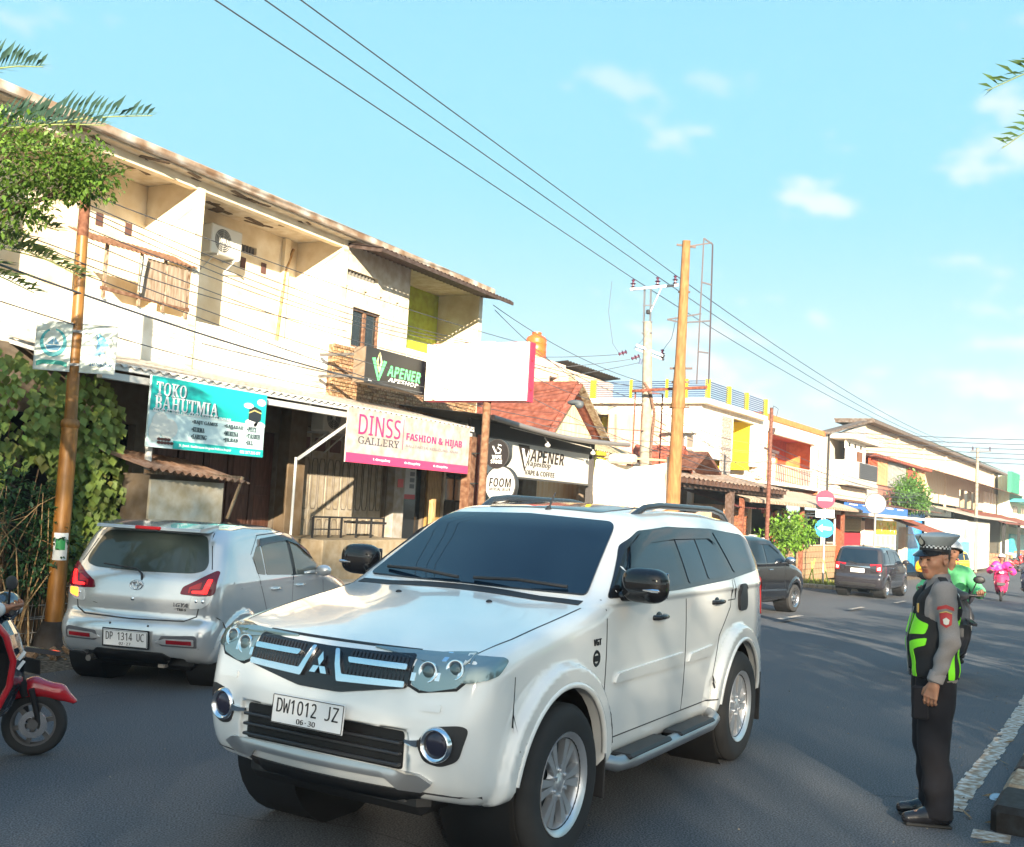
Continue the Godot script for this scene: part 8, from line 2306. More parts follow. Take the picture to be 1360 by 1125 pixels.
# a hanging right-way hand: wrist at the origin, fingers down, palm toward -X, thumb forward
func hand_mesh(cell: float, curl: float) -> Mb:
	var s := Bod.new()
	s.k = 0.012
	s.chain([Vector3(0, 0.03, 0), Vector3(0, -0.02, 0)], [0.027, 0.026])
	for i in 4:
		var z := 0.030 - i * 0.020
		s.bone(Vector3(0, -0.015, z * 0.6), Vector3(0.002, -0.082, z), 0.018, 0.0125)
	var h := s.sd
	var f := Bod.new()
	f.k = 0.004
	var ln := [0.072, 0.08, 0.075, 0.06]
	for i in 4:
		var z := 0.031 - i * 0.0205
		var p := Vector3(0.003, -0.084, z)
		var l: float = ln[i]
		var a := 0.25 + curl * (0.8 + i * 0.18)
		var q := p + Vector3(-sin(a * 0.5), -cos(a * 0.5), 0) * l * 0.46
		var r := q + Vector3(-sin(a * 1.3), -cos(a * 1.3), 0) * l * 0.32
		var e := r + Vector3(-sin(a * 2.0), -cos(a * 2.0), 0) * l * 0.24
		f.chain([p, q, r, e], [0.0098, 0.009, 0.0082, 0.007])
	f.chain([Vector3(0, -0.022, 0.022), Vector3(-0.01, -0.052, 0.046), Vector3(-0.016, -0.085, 0.054), Vector3(-0.02, -0.108, 0.052)], [0.016, 0.0125, 0.0105, 0.0085])
	var both := func(p: Vector3) -> float: return smin(h.call(p), f.sd(p), 0.007)
	return nets(both, Vector3(-0.09, -0.19, -0.06), Vector3(0.05, 0.05, 0.08), cell)

func build_policeman() -> void:
	var o := thing("person", "person in grey uniform shirt, neon green vest and peaked cap standing by edge line", "person", Vector3(-0.74, 0.0, -6.9), -1.30)
	var skin := mt(0.36, 0.18, 0.11, 0.55).duplicate() as StandardMaterial3D
	skin.subsurf_scatter_enabled = true
	skin.subsurf_scatter_strength = 0.12
	var shirt := worn(0.27, 0.245, 0.235, "cloth", 6.0, 0.9, 0.1)
	var navy := worn(0.009, 0.008, 0.012, "cloth", 6.0, 0.92, 0.1)
	var black := worn(0.016, 0.016, 0.018, "cloth", 8.0, 0.9, 0.1)
	var neon := mt(0.22, 0.80, 0.015, 0.6)
	var leather := mt(0.012, 0.012, 0.015, 0.2)
	o.scale = Vector3(0.97, 0.97, 0.97)
	# the body itself
	var arms := []
	for sg in [1.0, -1.0]:
		arms.append([Vector3(sg * 0.175, 1.405, -0.02), Vector3(sg * 0.245, 1.13, -0.05), Vector3(sg * 0.245, 0.90, 0.025)])
	var bod := Bod.new()
	for sg in [1.0, -1.0]:
		var w: Array = arms[0 if sg > 0 else 1]
		bod.chain(w, [0.05, 0.042, 0.03])
		bod.chain([Vector3(sg * 0.09, 0.9, 0), Vector3(sg * 0.10, 0.48, 0.0), Vector3(sg * 0.095, 0.09, -0.03), Vector3(sg * 0.11, 0.05, 0.10)], [0.08, 0.055, 0.04, 0.035])
		bod.chain([Vector3(sg * 0.07, 0.92, -0.01), Vector3(sg * 0.06, 1.1, 0.01), Vector3(sg * 0.09, 1.34, -0.01)], [0.10, 0.09, 0.09])
	bod.bone(Vector3(0, 1.38, -0.02), Vector3(0, 1.5, -0.01), 0.06, 0.052)
	var body := nets(bod.sd, Vector3(-0.4, 0, -0.25), Vector3(0.4, 1.56, 0.25), 0.02)
	var look := Transform3D(Basis(Vector3.UP, 0.62) * Basis(Vector3.RIGHT, 0.06), Vector3(0, 1.598, 0.01))
	var hm := moved(head_mesh(0.0042), look)
	join(body, hm)
	var hand := hand_mesh(0.0042, 0.35)
	for sg in [1.0, -1.0]:
		var m := Mb.new()
		join(m, hand)
		var hb := Basis(Vector3.UP, -0.5 * sg) * Basis(Vector3.RIGHT, -0.22)
		if sg < 0: flip(m)
		join(body, moved(m, Transform3D(hb, Vector3(sg * 0.246, 0.868, 0.036))))
	part("body", body, skin, o)
	var eyes := Mb.new()
	for sg in [1.0, -1.0]: eyes.ball(look * Vector3(sg * 0.031, 0.0035, 0.0795), Vector3(0.0075, 0.004, 0.004), look.basis)
	part("eyes", eyes, mt(0.03, 0.02, 0.015, 0.1), o)
	# shirt
	var sh := Bod.new()
	for sg in [1.0, -1.0]:
		var w: Array = arms[0 if sg > 0 else 1]
		sh.chain([w[0], w[1], w[2] + Vector3(0, -0.005, 0)], [0.064, 0.054, 0.043])
		sh.chain([Vector3(sg * 0.08, 0.90, -0.01), Vector3(sg * 0.07, 1.08, 0.01), Vector3(sg * 0.095, 1.33, -0.012)], [0.118, 0.118, 0.108])
		sh.bone(Vector3(sg * 0.03, 1.44, -0.025), Vector3(sg * 0.16, 1.41, -0.025), 0.062, 0.066)
	sh.bone(Vector3(0, 1.42, -0.025), Vector3(0, 1.475, -0.02), 0.08, 0.066)
	sh.lo = 0.865; sh.hi = 1.487
	var crease := func(p: Vector3) -> float:
		var d := sh.sd(p)
		if absf(p.x) > 0.17: d += 0.004 * sin(p.y * 65.0 + p.z * 40.0) * smoothstep(1.3, 1.0, p.y) + 0.003 * sin(p.y * 40.0 - p.x * 50.0)
		return d
	part("shirt", nets(crease, Vector3(-0.4, 0.8, -0.25), Vector3(0.4, 1.52, 0.25), 0.0115), shirt, o)
	part("collar", Mb.new().lathe([Vector2(0.066, 0.0), Vector2(0.071, 0.03), Vector2(0.063, 0.05), Vector2(0.060, 0.03)], Vector3(0, 1.462, -0.02), Basis(Vector3.RIGHT, 0.12), 24), shirt, o)
	for sg in [1.0, -1.0]: part("cuff", Mb.new().lathe([Vector2(0.043, -0.02), Vector2(0.048, -0.02), Vector2(0.049, 0.035), Vector2(0.043, 0.04)], arms[0 if sg > 0 else 1][2], Mb.frame(arms[0][1] - arms[0][2]) if sg > 0 else Mb.frame(arms[1][1] - arms[1][2]), 20), shirt, o)
	# trousers
	var tr := Bod.new()
	for sg in [1.0, -1.0]:
		tr.chain([Vector3(sg * 0.075, 0.88, -0.005), Vector3(sg * 0.092, 0.70, 0.0), Vector3(sg * 0.10, 0.46, 0.005), Vector3(sg * 0.10, 0.22, -0.03), Vector3(sg * 0.098, 0.065, -0.035)], [0.122, 0.107, 0.088, 0.082, 0.086])
	tr.lo = 0.055; tr.hi = 0.97
	var fold := func(p: Vector3) -> float: return tr.sd(p) + 0.006 * sin(p.y * 38.0 + p.z * 22.0 + p.x * 9.0) * smoothstep(0.6, 0.1, p.y) + 0.004 * sin(p.y * 26.0 - p.z * 31.0)
	part("trousers", nets(fold, Vector3(-0.25, 0.04, -0.2), Vector3(0.25, 1.0, 0.2), 0.012), navy, o)
	part("pocket_flap", Mb.new().box(Vector3(0.19, 0.74, 0.10), Vector3(0.03, 0.2, 0.1), 0.012), navy, o)
	# shoes
	var sd := Bod.new()
	for sg in [1.0, -1.0]: sd.chain([Vector3(sg * 0.097, 0.06, -0.07), Vector3(sg * 0.10, 0.055, 0.03), Vector3(sg * 0.115, 0.036, 0.145)], [0.046, 0.05, 0.036])
	sd.lo = 0.014
	part("shoes", nets(sd.sd, Vector3(-0.2, 0, -0.14), Vector3(0.2, 0.13, 0.22), 0.008), leather, o)
	var sole := Mb.new()
	for sg in [1.0, -1.0]: sole.box(Vector3(sg * 0.104, 0.009, 0.03), Vector3(0.095, 0.018, 0.27), 0.006, Basis(Vector3.UP, sg * 0.08))
	part("soles", sole, mt(0.01, 0.01, 0.01, 0.7), o)
	# vest
	var ve := Bod.new()
	for sg in [1.0, -1.0]:
		ve.chain([Vector3(sg * 0.085, 0.93, 0.0), Vector3(sg * 0.075, 1.10, 0.015), Vector3(sg * 0.09, 1.32, -0.01)], [0.136, 0.136, 0.124])
		ve.bone(Vector3(sg * 0.09, 1.33, -0.015), Vector3(sg * 0.095, 1.42, -0.03), 0.122, 0.07)
	ve.lo = 0.885; ve.hi = 1.475
	var vsd := func(p: Vector3) -> float:
		var d := ve.sd(p)
		# arm holes and neck
		var x := absf(p.x)
		d = smax(d, -(Vector2(p.y - 1.35, p.z + 0.02).length() - 0.125 - (0.20 - x) * 0.5), 0.01) if x > 0.15 else d
		d = smax(d, -((p - Vector3(0, 1.48, 0.0)) / Vector3(1.0, 1.25, 1.0)).length() + 0.098, 0.01)
		return d + 0.0025 * sin(p.y * 42.0 + p.z * 35.0)
	var vest := part("vest", nets(vsd, Vector3(-0.3, 0.86, -0.25), Vector3(0.3, 1.5, 0.25), 0.0105), black, o)
	for e in [["back_band", "x", [0.02, 1.462, -0.05, 1.462, -0.10, 1.40, -0.12, 1.33, -0.122, 1.25, -0.10, 1.15, -0.085, 1.02, -0.09, 0.89, -0.05, 0.89, -0.045, 1.02, -0.065, 1.17, -0.085, 1.27, -0.085, 1.34, -0.06, 1.40, -0.02, 1.428, 0.02, 1.435]], ["front_band", "z", [0.205, 1.13, 0.09, 1.09, 0.085, 0.98, 0.10, 0.89, 0.15, 0.89, 0.135, 0.98, 0.135, 1.05, 0.205, 1.085]], ["pocket", "z", [0.03, 1.13, 0.19, 1.15, 0.195, 1.215, 0.06, 1.262, 0.03, 1.25]], ["back_stripe", "-z", [0.10, 1.08, 0.14, 1.08, 0.135, 0.90, 0.105, 0.90]]]:
		pair(e[0], lay(vsd, soft(pv(e[2]), 0.01), e[1], 0.03, 0.004, 0.006), neon, vest)
	part("zip", Mb.new().tube([Vector3(0, 0.9, 0.148), Vector3(0, 1.1, 0.165), Vector3(0, 1.3, 0.125)], 0.004), mt(0.3, 0.3, 0.3, 0.4), vest)
	part("name_badge", Mb.new().box(Vector3(0.1, 1.30, 0.115), Vector3(0.05, 0.06, 0.01), 0.004), mt(0.5, 0.3, 0.05, 0.4), vest)
	# sleeve badges
	var red := mt(0.42, 0.03, 0.03, 0.6)
	for sg in [1.0, -1.0]:
		for e in [[[-0.065, 1.305, -0.062, 1.325, -0.02, 1.34, 0.022, 1.325, 0.025, 1.305, -0.02, 1.318], red], [[-0.052, 1.285, -0.02, 1.296, 0.012, 1.285, 0.008, 1.225, -0.02, 1.205, -0.048, 1.225], red], [[-0.036, 1.252, -0.02, 1.264, -0.004, 1.252, -0.008, 1.228, -0.02, 1.222, -0.032, 1.228], mt(0.6, 0.58, 0.5, 0.6)], [[-0.05, 1.292, -0.02, 1.302, 0.01, 1.292, 0.01, 1.288, -0.02, 1.297, -0.05, 1.288], mt(0.6, 0.45, 0.1, 0.6)]]:
			var m := lay(crease, pv(e[0]), "x", 0.025, 0.004 if e[1] == red else 0.007, 0.006)
			if sg < 0: flip(m)
			part("sleeve_badge", m, e[1], o)
	part("epaulette", Mb.new().box(Vector3(0.14, 1.482, -0.02), Vector3(0.10, 0.012, 0.05), 0.005, Basis(Vector3.BACK, -0.2)), black, o)
	part("belt", Mb.new().lathe([Vector2(0.9, -0.02), Vector2(1.0, -0.02), Vector2(1.0, 0.02), Vector2(0.9, 0.02)], Vector3(), Basis(Vector3(0.205, 0, 0), Vector3(0, 1, 0), Vector3(0, 0, 0.145)), 30), leather, o, Transform3D(Basis(), Vector3(0, 0.90, 0)))
	# cap
	var cap := named(Node3D.new(), "peaked_cap", o)
	cap.transform = look * Transform3D(Basis(Vector3.RIGHT, -0.10), Vector3(0, 0.062, -0.006))
	var sq := Basis(Vector3(0.82, 0, 0), Vector3(0, 1, 0), Vector3(0, 0, 1.0))
	part("crown", Mb.new().lathe([Vector2(0.100, 0.028), Vector2(0.112, 0.042), Vector2(0.137, 0.075), Vector2(0.142, 0.088), Vector2(0.134, 0.096), Vector2(0.06, 0.108), Vector2(0.0, 0.110)], Vector3(), Basis(Vector3.RIGHT, 0.0) * Basis(Vector3(0.86, 0, 0), Vector3(0, 1, -0.16), Vector3(0, -0.10, 1.0)), 40), worn(0.42, 0.455, 0.46, "cloth", 8.0, 0.8, 0.0), cap)
	part("band", Mb.new().lathe([Vector2(0.097, -0.012), Vector2(0.101, -0.012), Vector2(0.101, 0.034), Vector2(0.097, 0.036)], Vector3(), sq, 40), mt(0.012, 0.012, 0.014, 0.6), cap)
	var ck := Mb.new()
	for i in 44:
		for j in 2:
			if (i + j) % 2 == 0: ck.lathe([Vector2(0.1018, 0.006 + j * 0.011), Vector2(0.1018, 0.017 + j * 0.011)], Vector3(), sq, 1, TAU * i / 44, TAU * (i + 1) / 44)
	tag(part("checker", ck, mt(0.6, 0.62, 0.62, 0.6), cap), "", "", "", "stuff")
	var vis := Mb.new()
	for i in 16:
		for k in 3:
			var q := []
			for e in [[i, k], [i + 1, k], [i + 1, k + 1], [i, k + 1]]:
				var a := lerpf(-1.25, 1.25, e[0] / 16.0)
				var r: float = 0.099 + 0.05 * (e[1] / 3.0) * cos(a)
				q.append(Vector3(sin(a) * r * 0.84, -0.008 - 0.038 * (e[1] / 3.0) * cos(a) - 0.004 * (e[1] / 3.0), cos(a) * r))
			vis.quad(q[0], q[1], q[2], q[3], Vector3(0, 1, 0.4))
			vis.quad(q[0] - Vector3(0, 0.003, 0), q[1] - Vector3(0, 0.003, 0), q[2] - Vector3(0, 0.003, 0), q[3] - Vector3(0, 0.003, 0), Vector3(0, -1, 0))
	part("visor", vis, mt(0.010, 0.011, 0.014, 0.1), cap)
	part("cap_badge", Mb.new().prism(pv([-0.024, 0.0, 0.0, -0.014, 0.024, 0.0, 0.026, 0.022, 0.0, 0.062, -0.026, 0.022]), 0.006, Transform3D(Basis(Vector3.RIGHT, 0.35), Vector3(0, 0.024, 0.105))), mt(0.012, 0.012, 0.012, 0.5), cap)
	part("cap_badge_inner", Mb.new().prism(pv([-0.016, 0.006, 0.0, -0.004, 0.016, 0.006, 0.018, 0.022, 0.0, 0.046, -0.018, 0.022]), 0.004, Transform3D(Basis(Vector3.RIGHT, 0.35), Vector3(0, 0.026, 0.110))), mt(0.45, 0.43, 0.36, 0.35, 0.5), cap)

# a step-through scooter, front wheel at z = 0.62
func make_scooter(called: String, label: String, at: Vector3, turn: float, paintm: Material, group := "") -> Node3D:
	var o := thing(called, label, "scooter", at, turn, group)
	var black := mt(0.016, 0.016, 0.018, 0.5)
	var chrome := mt(0.6, 0.6, 0.62, 0.2, 1.0)
	for z in [0.62, -0.60]:
		var w := named(Node3D.new(), "wheel", o)
		w.position = Vector3(0, 0.21, z)
		var b := Mb.frame(Vector3(1, 0, 0))
		part("tyre", Mb.new().lathe([Vector2(0.145, -0.035), Vector2(0.175, -0.045), Vector2(0.2, -0.034), Vector2(0.21, 0.0), Vector2(0.2, 0.034), Vector2(0.175, 0.045), Vector2(0.145, 0.035)], Vector3(), b, 32), mt(0.022, 0.022, 0.023, 0.85), w)
		var rm := Mb.new().lathe([Vector2(0.13, -0.03), Vector2(0.148, -0.03), Vector2(0.148, 0.03), Vector2(0.13, 0.03)], Vector3(), b, 28).cyl(Vector3(-0.05, 0, 0), Vector3(0.05, 0, 0), 0.035)
		for i in 6: rm.bar(Vector3(0, cos(i * TAU / 6) * 0.03, sin(i * TAU / 6) * 0.03), Vector3(0, cos(i * TAU / 6 + 0.25) * 0.135, sin(i * TAU / 6 + 0.25) * 0.135), 0.02, 0.03)
		part("rim", rm, mt(0.12, 0.12, 0.125, 0.4, 0.6), w)
		part("brake_disc", Mb.new().lathe([Vector2(0.05, -0.04), Vector2(0.09, -0.04), Vector2(0.09, -0.046), Vector2(0.05, -0.046)], Vector3(), b, 20), chrome, w)
	# shield: a curved shell, red outside, black inside
	var prof := [[0.28, 0.40, 0.10], [0.34, 0.44, 0.15], [0.50, 0.49, 0.19], [0.66, 0.49, 0.21], [0.82, 0.43, 0.20], [0.94, 0.35, 0.14]]
	for side in 2:
		var m := Mb.new()
		var back := 0.03 * side
		for i in prof.size() - 1:
			for k in 10:
				var q := []
				for e in [[i, k], [i, k + 1], [i + 1, k + 1], [i + 1, k]]:
					var p: Array = prof[e[0]]
					var u: float = e[1] / 5.0 - 1.0
					q.append(Vector3(p[2] * u, p[0] + 0.015, p[1] - 0.17 * u * u - back))
				m.quad(q[0], q[1], q[2], q[3], Vector3(0, 0.2, 1.0 - 2.0 * side))
		part("front_shield" if side == 0 else "inner_shield", m, paintm if side == 0 else black, o)
	var edge := Mb.new()
	for sg in [-1.0, 1.0]:
		var e := []
		for p in prof: e.append(Vector3(p[2] * sg, p[0] + 0.015, p[1] - 0.19))
		e.push_front(Vector3(0.12 * sg, 0.24, 0.12))
		e.push_front(Vector3(0.13 * sg, 0.23, -0.25))
		edge.tube(e, 0.022, -1.0, 8)
	part("shield_edge", edge, paintm, o)
	for sg in [-1.0, 1.0]:
		for i in 2: part("decal", Mb.new().bar(Vector3(sg * 0.217, 0.62 + i * 0.06, 0.33), Vector3(sg * 0.217, 0.67 + i * 0.06, 0.37), 0.008, 0.02), mt(0.7, 0.7, 0.7, 0.4), o)
	var fd := Bod.new()
	fd.chain([Vector3(0, 0.40, 0.42), Vector3(0, 0.45, 0.60), Vector3(0, 0.42, 0.76), Vector3(0, 0.36, 0.86)], [0.055, 0.065, 0.05, 0.02])
	part("front_fender", nets(fd.sd, Vector3(-0.1, 0.3, 0.34), Vector3(0.1, 0.55, 0.92), 0.022), paintm, o)
	part("fork", Mb.new().tube([Vector3(0.06, 0.21, 0.62), Vector3(0.06, 0.45, 0.54)], 0.02).tube([Vector3(-0.06, 0.21, 0.62), Vector3(-0.06, 0.45, 0.54)], 0.02).tube([Vector3(0, 0.4, 0.54), Vector3(0, 0.95, 0.33)], 0.03), black, o)
	part("number_plate", Mb.new().box(Vector3(0, 0.60, 0.545), Vector3(0.26, 0.10, 0.006), 0.002, Basis(Vector3.RIGHT, -0.1)), mt(0.03, 0.03, 0.032, 0.5), o)
	for sg in [-1.0, 1.0]: part("indicator", Mb.new().bar(Vector3(sg * 0.17, 0.74, 0.40), Vector3(sg * 0.24, 0.70, 0.60), 0.05, 0.03), mt(0.05, 0.05, 0.055, 0.15), o)
	var cw := Bod.new()
	cw.k = 0.06
	cw.chain([Vector3(-0.14, 0.99, 0.28), Vector3(0, 1.0, 0.34), Vector3(0.14, 0.99, 0.28)], [0.05, 0.085, 0.05])
	part("handlebar_cowl", nets(cw.sd, Vector3(-0.24, 0.86, 0.16), Vector3(0.24, 1.12, 0.46), 0.024), paintm, o)
	part("headlamp", Mb.new().ball(Vector3(0, 0.99, 0.40), Vector3(0.085, 0.055, 0.04)), mt(0.6, 0.62, 0.62, 0.08, 0.2), o)
	part("handlebar", Mb.new().tube([Vector3(-0.34, 1.0, 0.18), Vector3(-0.14, 1.0, 0.26), Vector3(0.14, 1.0, 0.26), Vector3(0.34, 1.0, 0.18)], 0.017), black, o)
	for sg in [-1.0, 1.0]: part("mirror", Mb.new().tube([Vector3(sg * 0.2, 1.0, 0.24), Vector3(sg * 0.26, 1.14, 0.20)], 0.007).ball(Vector3(sg * 0.29, 1.18, 0.19), Vector3(0.065, 0.045, 0.015)), black, o)
	part("footboard", Mb.new().box(Vector3(0, 0.25, 0.0), Vector3(0.3, 0.06, 0.5), 0.02), black, o)
	var rb := Bod.new()
	rb.k = 0.08
	rb.chain([Vector3(0, 0.42, -0.22), Vector3(0, 0.56, -0.5), Vector3(0, 0.66, -0.88)], [0.13, 0.15, 0.07])
	part("rear_body", nets(rb.sd, Vector3(-0.2, 0.2, -1.0), Vector3(0.2, 0.75, 0.0), 0.03), paintm, o)
	var st := Bod.new()
	st.chain([Vector3(0, 0.70, -0.2), Vector3(0, 0.70, -0.5), Vector3(0, 0.76, -0.82)], [0.10, 0.11, 0.09])
	part("seat", nets(st.sd, Vector3(-0.15, 0.55, -0.95), Vector3(0.15, 0.88, -0.05), 0.03), black, o)
	part("engine", Mb.new().box(Vector3(0.08, 0.25, -0.45), Vector3(0.12, 0.16, 0.45), 0.04).tube([Vector3(-0.12, 0.25, -0.3), Vector3(-0.14, 0.3, -0.9)], 0.05, 0.045), mt(0.08, 0.08, 0.085, 0.5, 0.4), o)
	part("tail_lamp", Mb.new().box(Vector3(0, 0.68, -0.96), Vector3(0.14, 0.06, 0.05), 0.015), mt(0.4, 0.01, 0.01, 0.2), o)
	return o
# someone riding: coat, trousers and helmet over one body
func make_rider(label: String, at: Vector3, turn: float, coat: Material, legs: Material, helmet: Material, cell: float, puff := 0.0) -> Node3D:
	var o := thing("person", label, "person", at, turn)
	var skin := mt(0.22, 0.105, 0.065, 0.6)
	var b := Bod.new()
	var sh := []
	for sg in [1.0, -1.0]:
		b.chain([Vector3(sg * 0.17, 1.24, -0.24), Vector3(sg * 0.30, 1.02, -0.10), Vector3(sg * 0.30, 1.02, 0.16)], [0.05, 0.042, 0.032])
		b.chain([Vector3(sg * 0.09, 0.84, -0.30), Vector3(sg * 0.16, 0.74, 0.10), Vector3(sg * 0.12, 0.36, 0.02), Vector3(sg * 0.12, 0.32, 0.16)], [0.09, 0.06, 0.045, 0.04])
		b.bone(Vector3(sg * 0.06, 0.88, -0.32), Vector3(sg * 0.08, 1.2, -0.25), 0.10, 0.09)
	b.bone(Vector3(0, 1.2, -0.25), Vector3(0, 1.38, -0.20), 0.06, 0.05)
	b.bone(Vector3(0, 1.46, -0.18), Vector3(0, 1.50, -0.18), 0.085, 0.09)
	var body := nets(b.sd, Vector3(-0.45, 0.2, -0.55), Vector3(0.45, 1.62, 0.3), maxf(cell, 0.02))
	for sg in [1.0, -1.0]:
		var hm := hand_mesh(maxf(cell * 0.4, 0.005), 0.95)
		if sg < 0: flip(hm)
		join(body, moved(hm, Transform3D(Basis(Vector3.RIGHT, -1.45) * Basis(Vector3.UP, 1.35 * sg), Vector3(sg * 0.305, 1.03, 0.13))))
	part("body", body, skin, o)
	var c := Bod.new()
	for sg in [1.0, -1.0]:
		c.chain([Vector3(sg * 0.17, 1.24, -0.24), Vector3(sg * (0.31 + puff), 1.02, -0.10), Vector3(sg * 0.30, 1.02, 0.10)], [0.075 + puff, 0.064 + puff, 0.05])
		c.bone(Vector3(sg * 0.07, 0.84, -0.32), Vector3(sg * 0.09, 1.22, -0.25), 0.13 + puff, 0.11)
	c.lo = 0.74; c.hi = 1.36
	var cf := func(p: Vector3) -> float: return c.sd(p) + 0.004 * sin(p.y * 40.0 + p.x * 33.0)
	part("jacket", nets(cf, Vector3(-0.6, 0.7, -0.6), Vector3(0.6, 1.4, 0.25), cell), coat, o)
	var t := Bod.new()
	for sg in [1.0, -1.0]: t.chain([Vector3(sg * 0.09, 0.84, -0.30), Vector3(sg * 0.16, 0.74, 0.10), Vector3(sg * 0.12, 0.40, 0.03)], [0.11, 0.085, 0.075])
	part("trousers", nets(t.sd, Vector3(-0.3, 0.3, -0.5), Vector3(0.3, 0.98, 0.25), cell), legs, o)
	var s := Bod.new()
	for sg in [1.0, -1.0]: s.bone(Vector3(sg * 0.12, 0.315, -0.02), Vector3(sg * 0.125, 0.31, 0.19), 0.045, 0.036)
	s.lo = 0.275
	var sho := part("shoes", nets(s.sd, Vector3(-0.2, 0.25, -0.1), Vector3(0.2, 0.4, 0.26), maxf(cell * 0.7, 0.012)), mt(0.015, 0.015, 0.02, 0.5), o)
	part("shoe_stripe", Mb.new().box(Vector3(0.17, 0.325, 0.08), Vector3(0.008, 0.014, 0.16)).box(Vector3(-0.17, 0.325, 0.08), Vector3(0.008, 0.014, 0.16)), mt(0.7, 0.7, 0.7), sho)
	var h := part("helmet", Mb.new().ball(Vector3(0, 1.50, -0.185), Vector3(0.128, 0.13, 0.145), Basis(Vector3.RIGHT, -0.25), 20, 12, -0.15), helmet, o)
	part("helmet_trim", Mb.new().lathe([Vector2(0.125, 0), Vector2(0.134, 0.01), Vector2(0.125, 0.025)], Vector3(0, 1.475, -0.18), Basis(Vector3.RIGHT, -0.25) * Basis(Vector3(1, 0, 0), Vector3(0, 1, 0), Vector3(0, 0, 1.13)), 24), mt(0.02, 0.02, 0.02, 0.4), h)
	var face := Mb.new()
	for sg in [1.0, -1.0]: face.ball(Vector3(sg * 0.034, 1.475, -0.092), Vector3(0.014, 0.007, 0.006))
	part("eyes", face, mt(0.02, 0.015, 0.012, 0.3), o)
	part("nose", Mb.new().ball(Vector3(0, 1.455, -0.085), Vector3(0.014, 0.024, 0.018)).ball(Vector3(0, 1.415, -0.095), Vector3(0.026, 0.007, 0.008)), mt(0.20, 0.09, 0.06, 0.6), o)
	return o

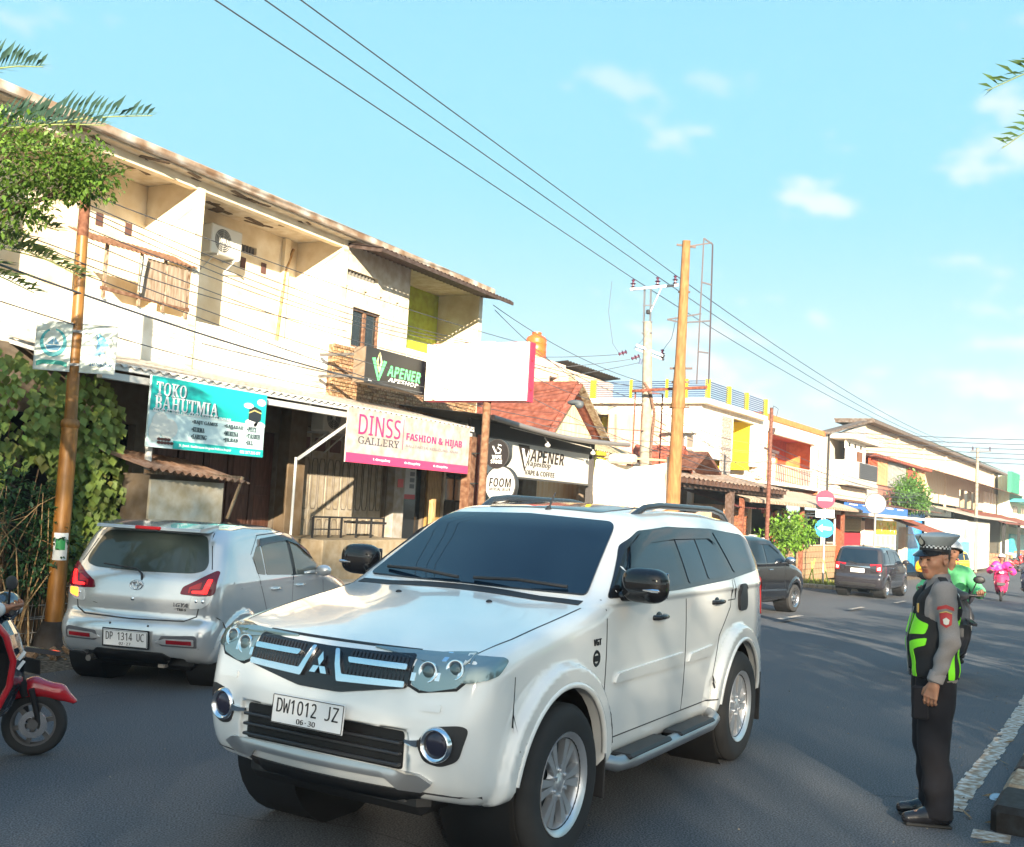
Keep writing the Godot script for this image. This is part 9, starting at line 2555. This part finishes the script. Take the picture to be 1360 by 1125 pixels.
func build_riders() -> void:
	var red := paint(0.42, 0.012, 0.02)
	var denim := worn(0.22, 0.27, 0.30, "cloth", 4.0, 0.9, 0.1)
	var at := Vector3(-6.19, ground(-4.3, -6.2), -4.27)
	var sc := make_scooter("scooter", "glossy red scooter entering at the left edge in front of the silver hatchback", at, 3.05, red)
	# its front wheel turned to the rider's right
	for c in sc.get_children():
		if c.name == "front_shield" or c.name == "handlebar_cowl": c.material_override = paint(0.02, 0.024, 0.035)
		if c.name == "wheel" or c.name == "front_fender":
			var pv2 := Transform3D(Basis(), Vector3(0, 0, 0.60))
			c.transform = pv2 * Transform3D(Basis(Vector3.UP, -0.8), Vector3()) * pv2.affine_inverse() * c.transform
	make_rider("person in light jeans and white shirt riding the red scooter at the left edge", at, 3.05, worn(0.6, 0.62, 0.63, "cloth", 4.0, 0.9, 0.1), denim, mt(0.02, 0.02, 0.022, 0.2), 0.02)
	at = Vector3(-1.27, 0.0, -13.4)
	make_scooter("scooter", "black scooter behind the police officer, its mirror showing past his shoulder", at, 0.12, mt(0.02, 0.02, 0.024, 0.3))
	var g := make_rider("person in bright green jacket and grey helmet riding behind the police officer", at, 0.12, worn(0.16, 0.62, 0.26, "cloth", 4.0, 0.85, 0.1), mt(0.03, 0.03, 0.035, 0.9), mt(0.30, 0.33, 0.36, 0.3), 0.024)
	part("backpack", Mb.new().ball(Vector3(0.10, 1.05, -0.48), Vector3(0.2, 0.26, 0.14)), mt(0.015, 0.016, 0.025, 0.8), g)
	at = Vector3(-2.25, ground(-40.8), -40.8)
	make_scooter("scooter", "pink and dark scooter coming up the road in front of the red canopy", at, 0.06, mt(0.45, 0.03, 0.10, 0.3))
	make_rider("person in billowing pink raincoat and pale helmet riding toward the camera", at, 0.06, mt(0.72, 0.03, 0.22, 0.5), mt(0.62, 0.04, 0.2, 0.6), mt(0.7, 0.6, 0.58, 0.3), 0.03, 0.05)
	at = Vector3(-1.62, ground(-46.0), -46.0)
	make_scooter("scooter", "dark blue scooter cut off by the right edge of the view", at, 0.1, mt(0.03, 0.045, 0.09, 0.3))
	make_rider("person in dark clothes on the scooter cut off by the right edge", at, 0.1, mt(0.03, 0.035, 0.05, 0.8), mt(0.02, 0.02, 0.03, 0.9), mt(0.05, 0.05, 0.06, 0.3), 0.04)
	# scooters parked before the far shops
	var p0 := make_scooter("parked_scooter", "red scooter parked by the brown doors of the far shop, nearest of the parked ones", ROW2 * Vector3(3.6, ground(-61.0), -14.2), 2.6, mt(0.4, 0.03, 0.03, 0.3), "scooters parked before the far shops")
	var i := 0
	for e in [[15.6, 2.2, "second parked scooter by the brown doors, next to the nearest"], [44.0, 1.6, "parked scooter under the red canopy, nearest the container"], [46.5, 1.9, "parked scooter under the red canopy, middle one"], [49.0, 1.4, "parked scooter under the red canopy, furthest from the container"]]:
		copy_of(p0, e[2], ROW2 * Vector3(3.9, 0, -e[0]) + Vector3(0, ground(-46.4 - e[0]), 0), e[1], "scooters parked before the far shops")

func build_litter() -> void:
	var r := RandomNumberGenerator.new()
	r.seed = 8
	var lid := Mb.new().lathe([Vector2(0, 0.012), Vector2(0.022, 0.012), Vector2(0.026, 0.006), Vector2(0.04, 0.006), Vector2(0.046, 0.0), Vector2(0.05, 0.004)], Vector3(), Basis(), 24)
	var l := solo("cup_lid", lid, mt(0.42, 0.58, 0.68, 0.25), "pale blue plastic cup lid lying by the kerb", "litter")
	l.position = Vector3(-0.42, 0.006, -7.75)
	l.rotation = Vector3(0.5, 0.3, 0.1)
	for i in 13:
		var p: Vector3 = [Vector3(-0.48, 0, -10.6), Vector3(-0.40, 0, -8.9), Vector3(-0.52, 0, -7.1), Vector3(-0.46, 0, -6.6), Vector3(-0.44, 0, -7.72), Vector3(-0.36, 0, -8.3), Vector3(-0.5, 0, -9.8)][i] if i < 7 else Vector3(-0.25 - r.randf() * 0.5, 0, -6.2 - r.randf() * 8.0)
		var m := Mb.new()
		var tone := 0.6 + r.randf() * 0.7
		m.col = Color(tone, tone * 0.9, tone * 0.8)
		leaf(m, Vector3(), Vector3(1, 0.12, r.randfn() * 0.4), Vector3(0.1, 1, 0.2), 0.07 + r.randf() * 0.06, 0.03, -0.1)
		var o := solo("dry_leaf", m, worn(0.36, 0.27, 0.15, "rust", 6.0), "dry pale leaf lying on the road near the white edge line", "leaf", "dry leaves along the kerb")
		o.position = p + Vector3(0, 0.008, 0)
		o.rotation.y = r.randf() * TAU
	var sl := solo("paper_scrap", Mb.new().box(Vector3(), Vector3(0.07, 0.003, 0.10), 0.001), mt(0.75, 0.75, 0.74, 0.8), "small white paper scrap stuck on the pale kerb stone", "litter")
	sl.position = Vector3(-0.14, 0.155, -7.75)
	sl.rotation.y = 0.4
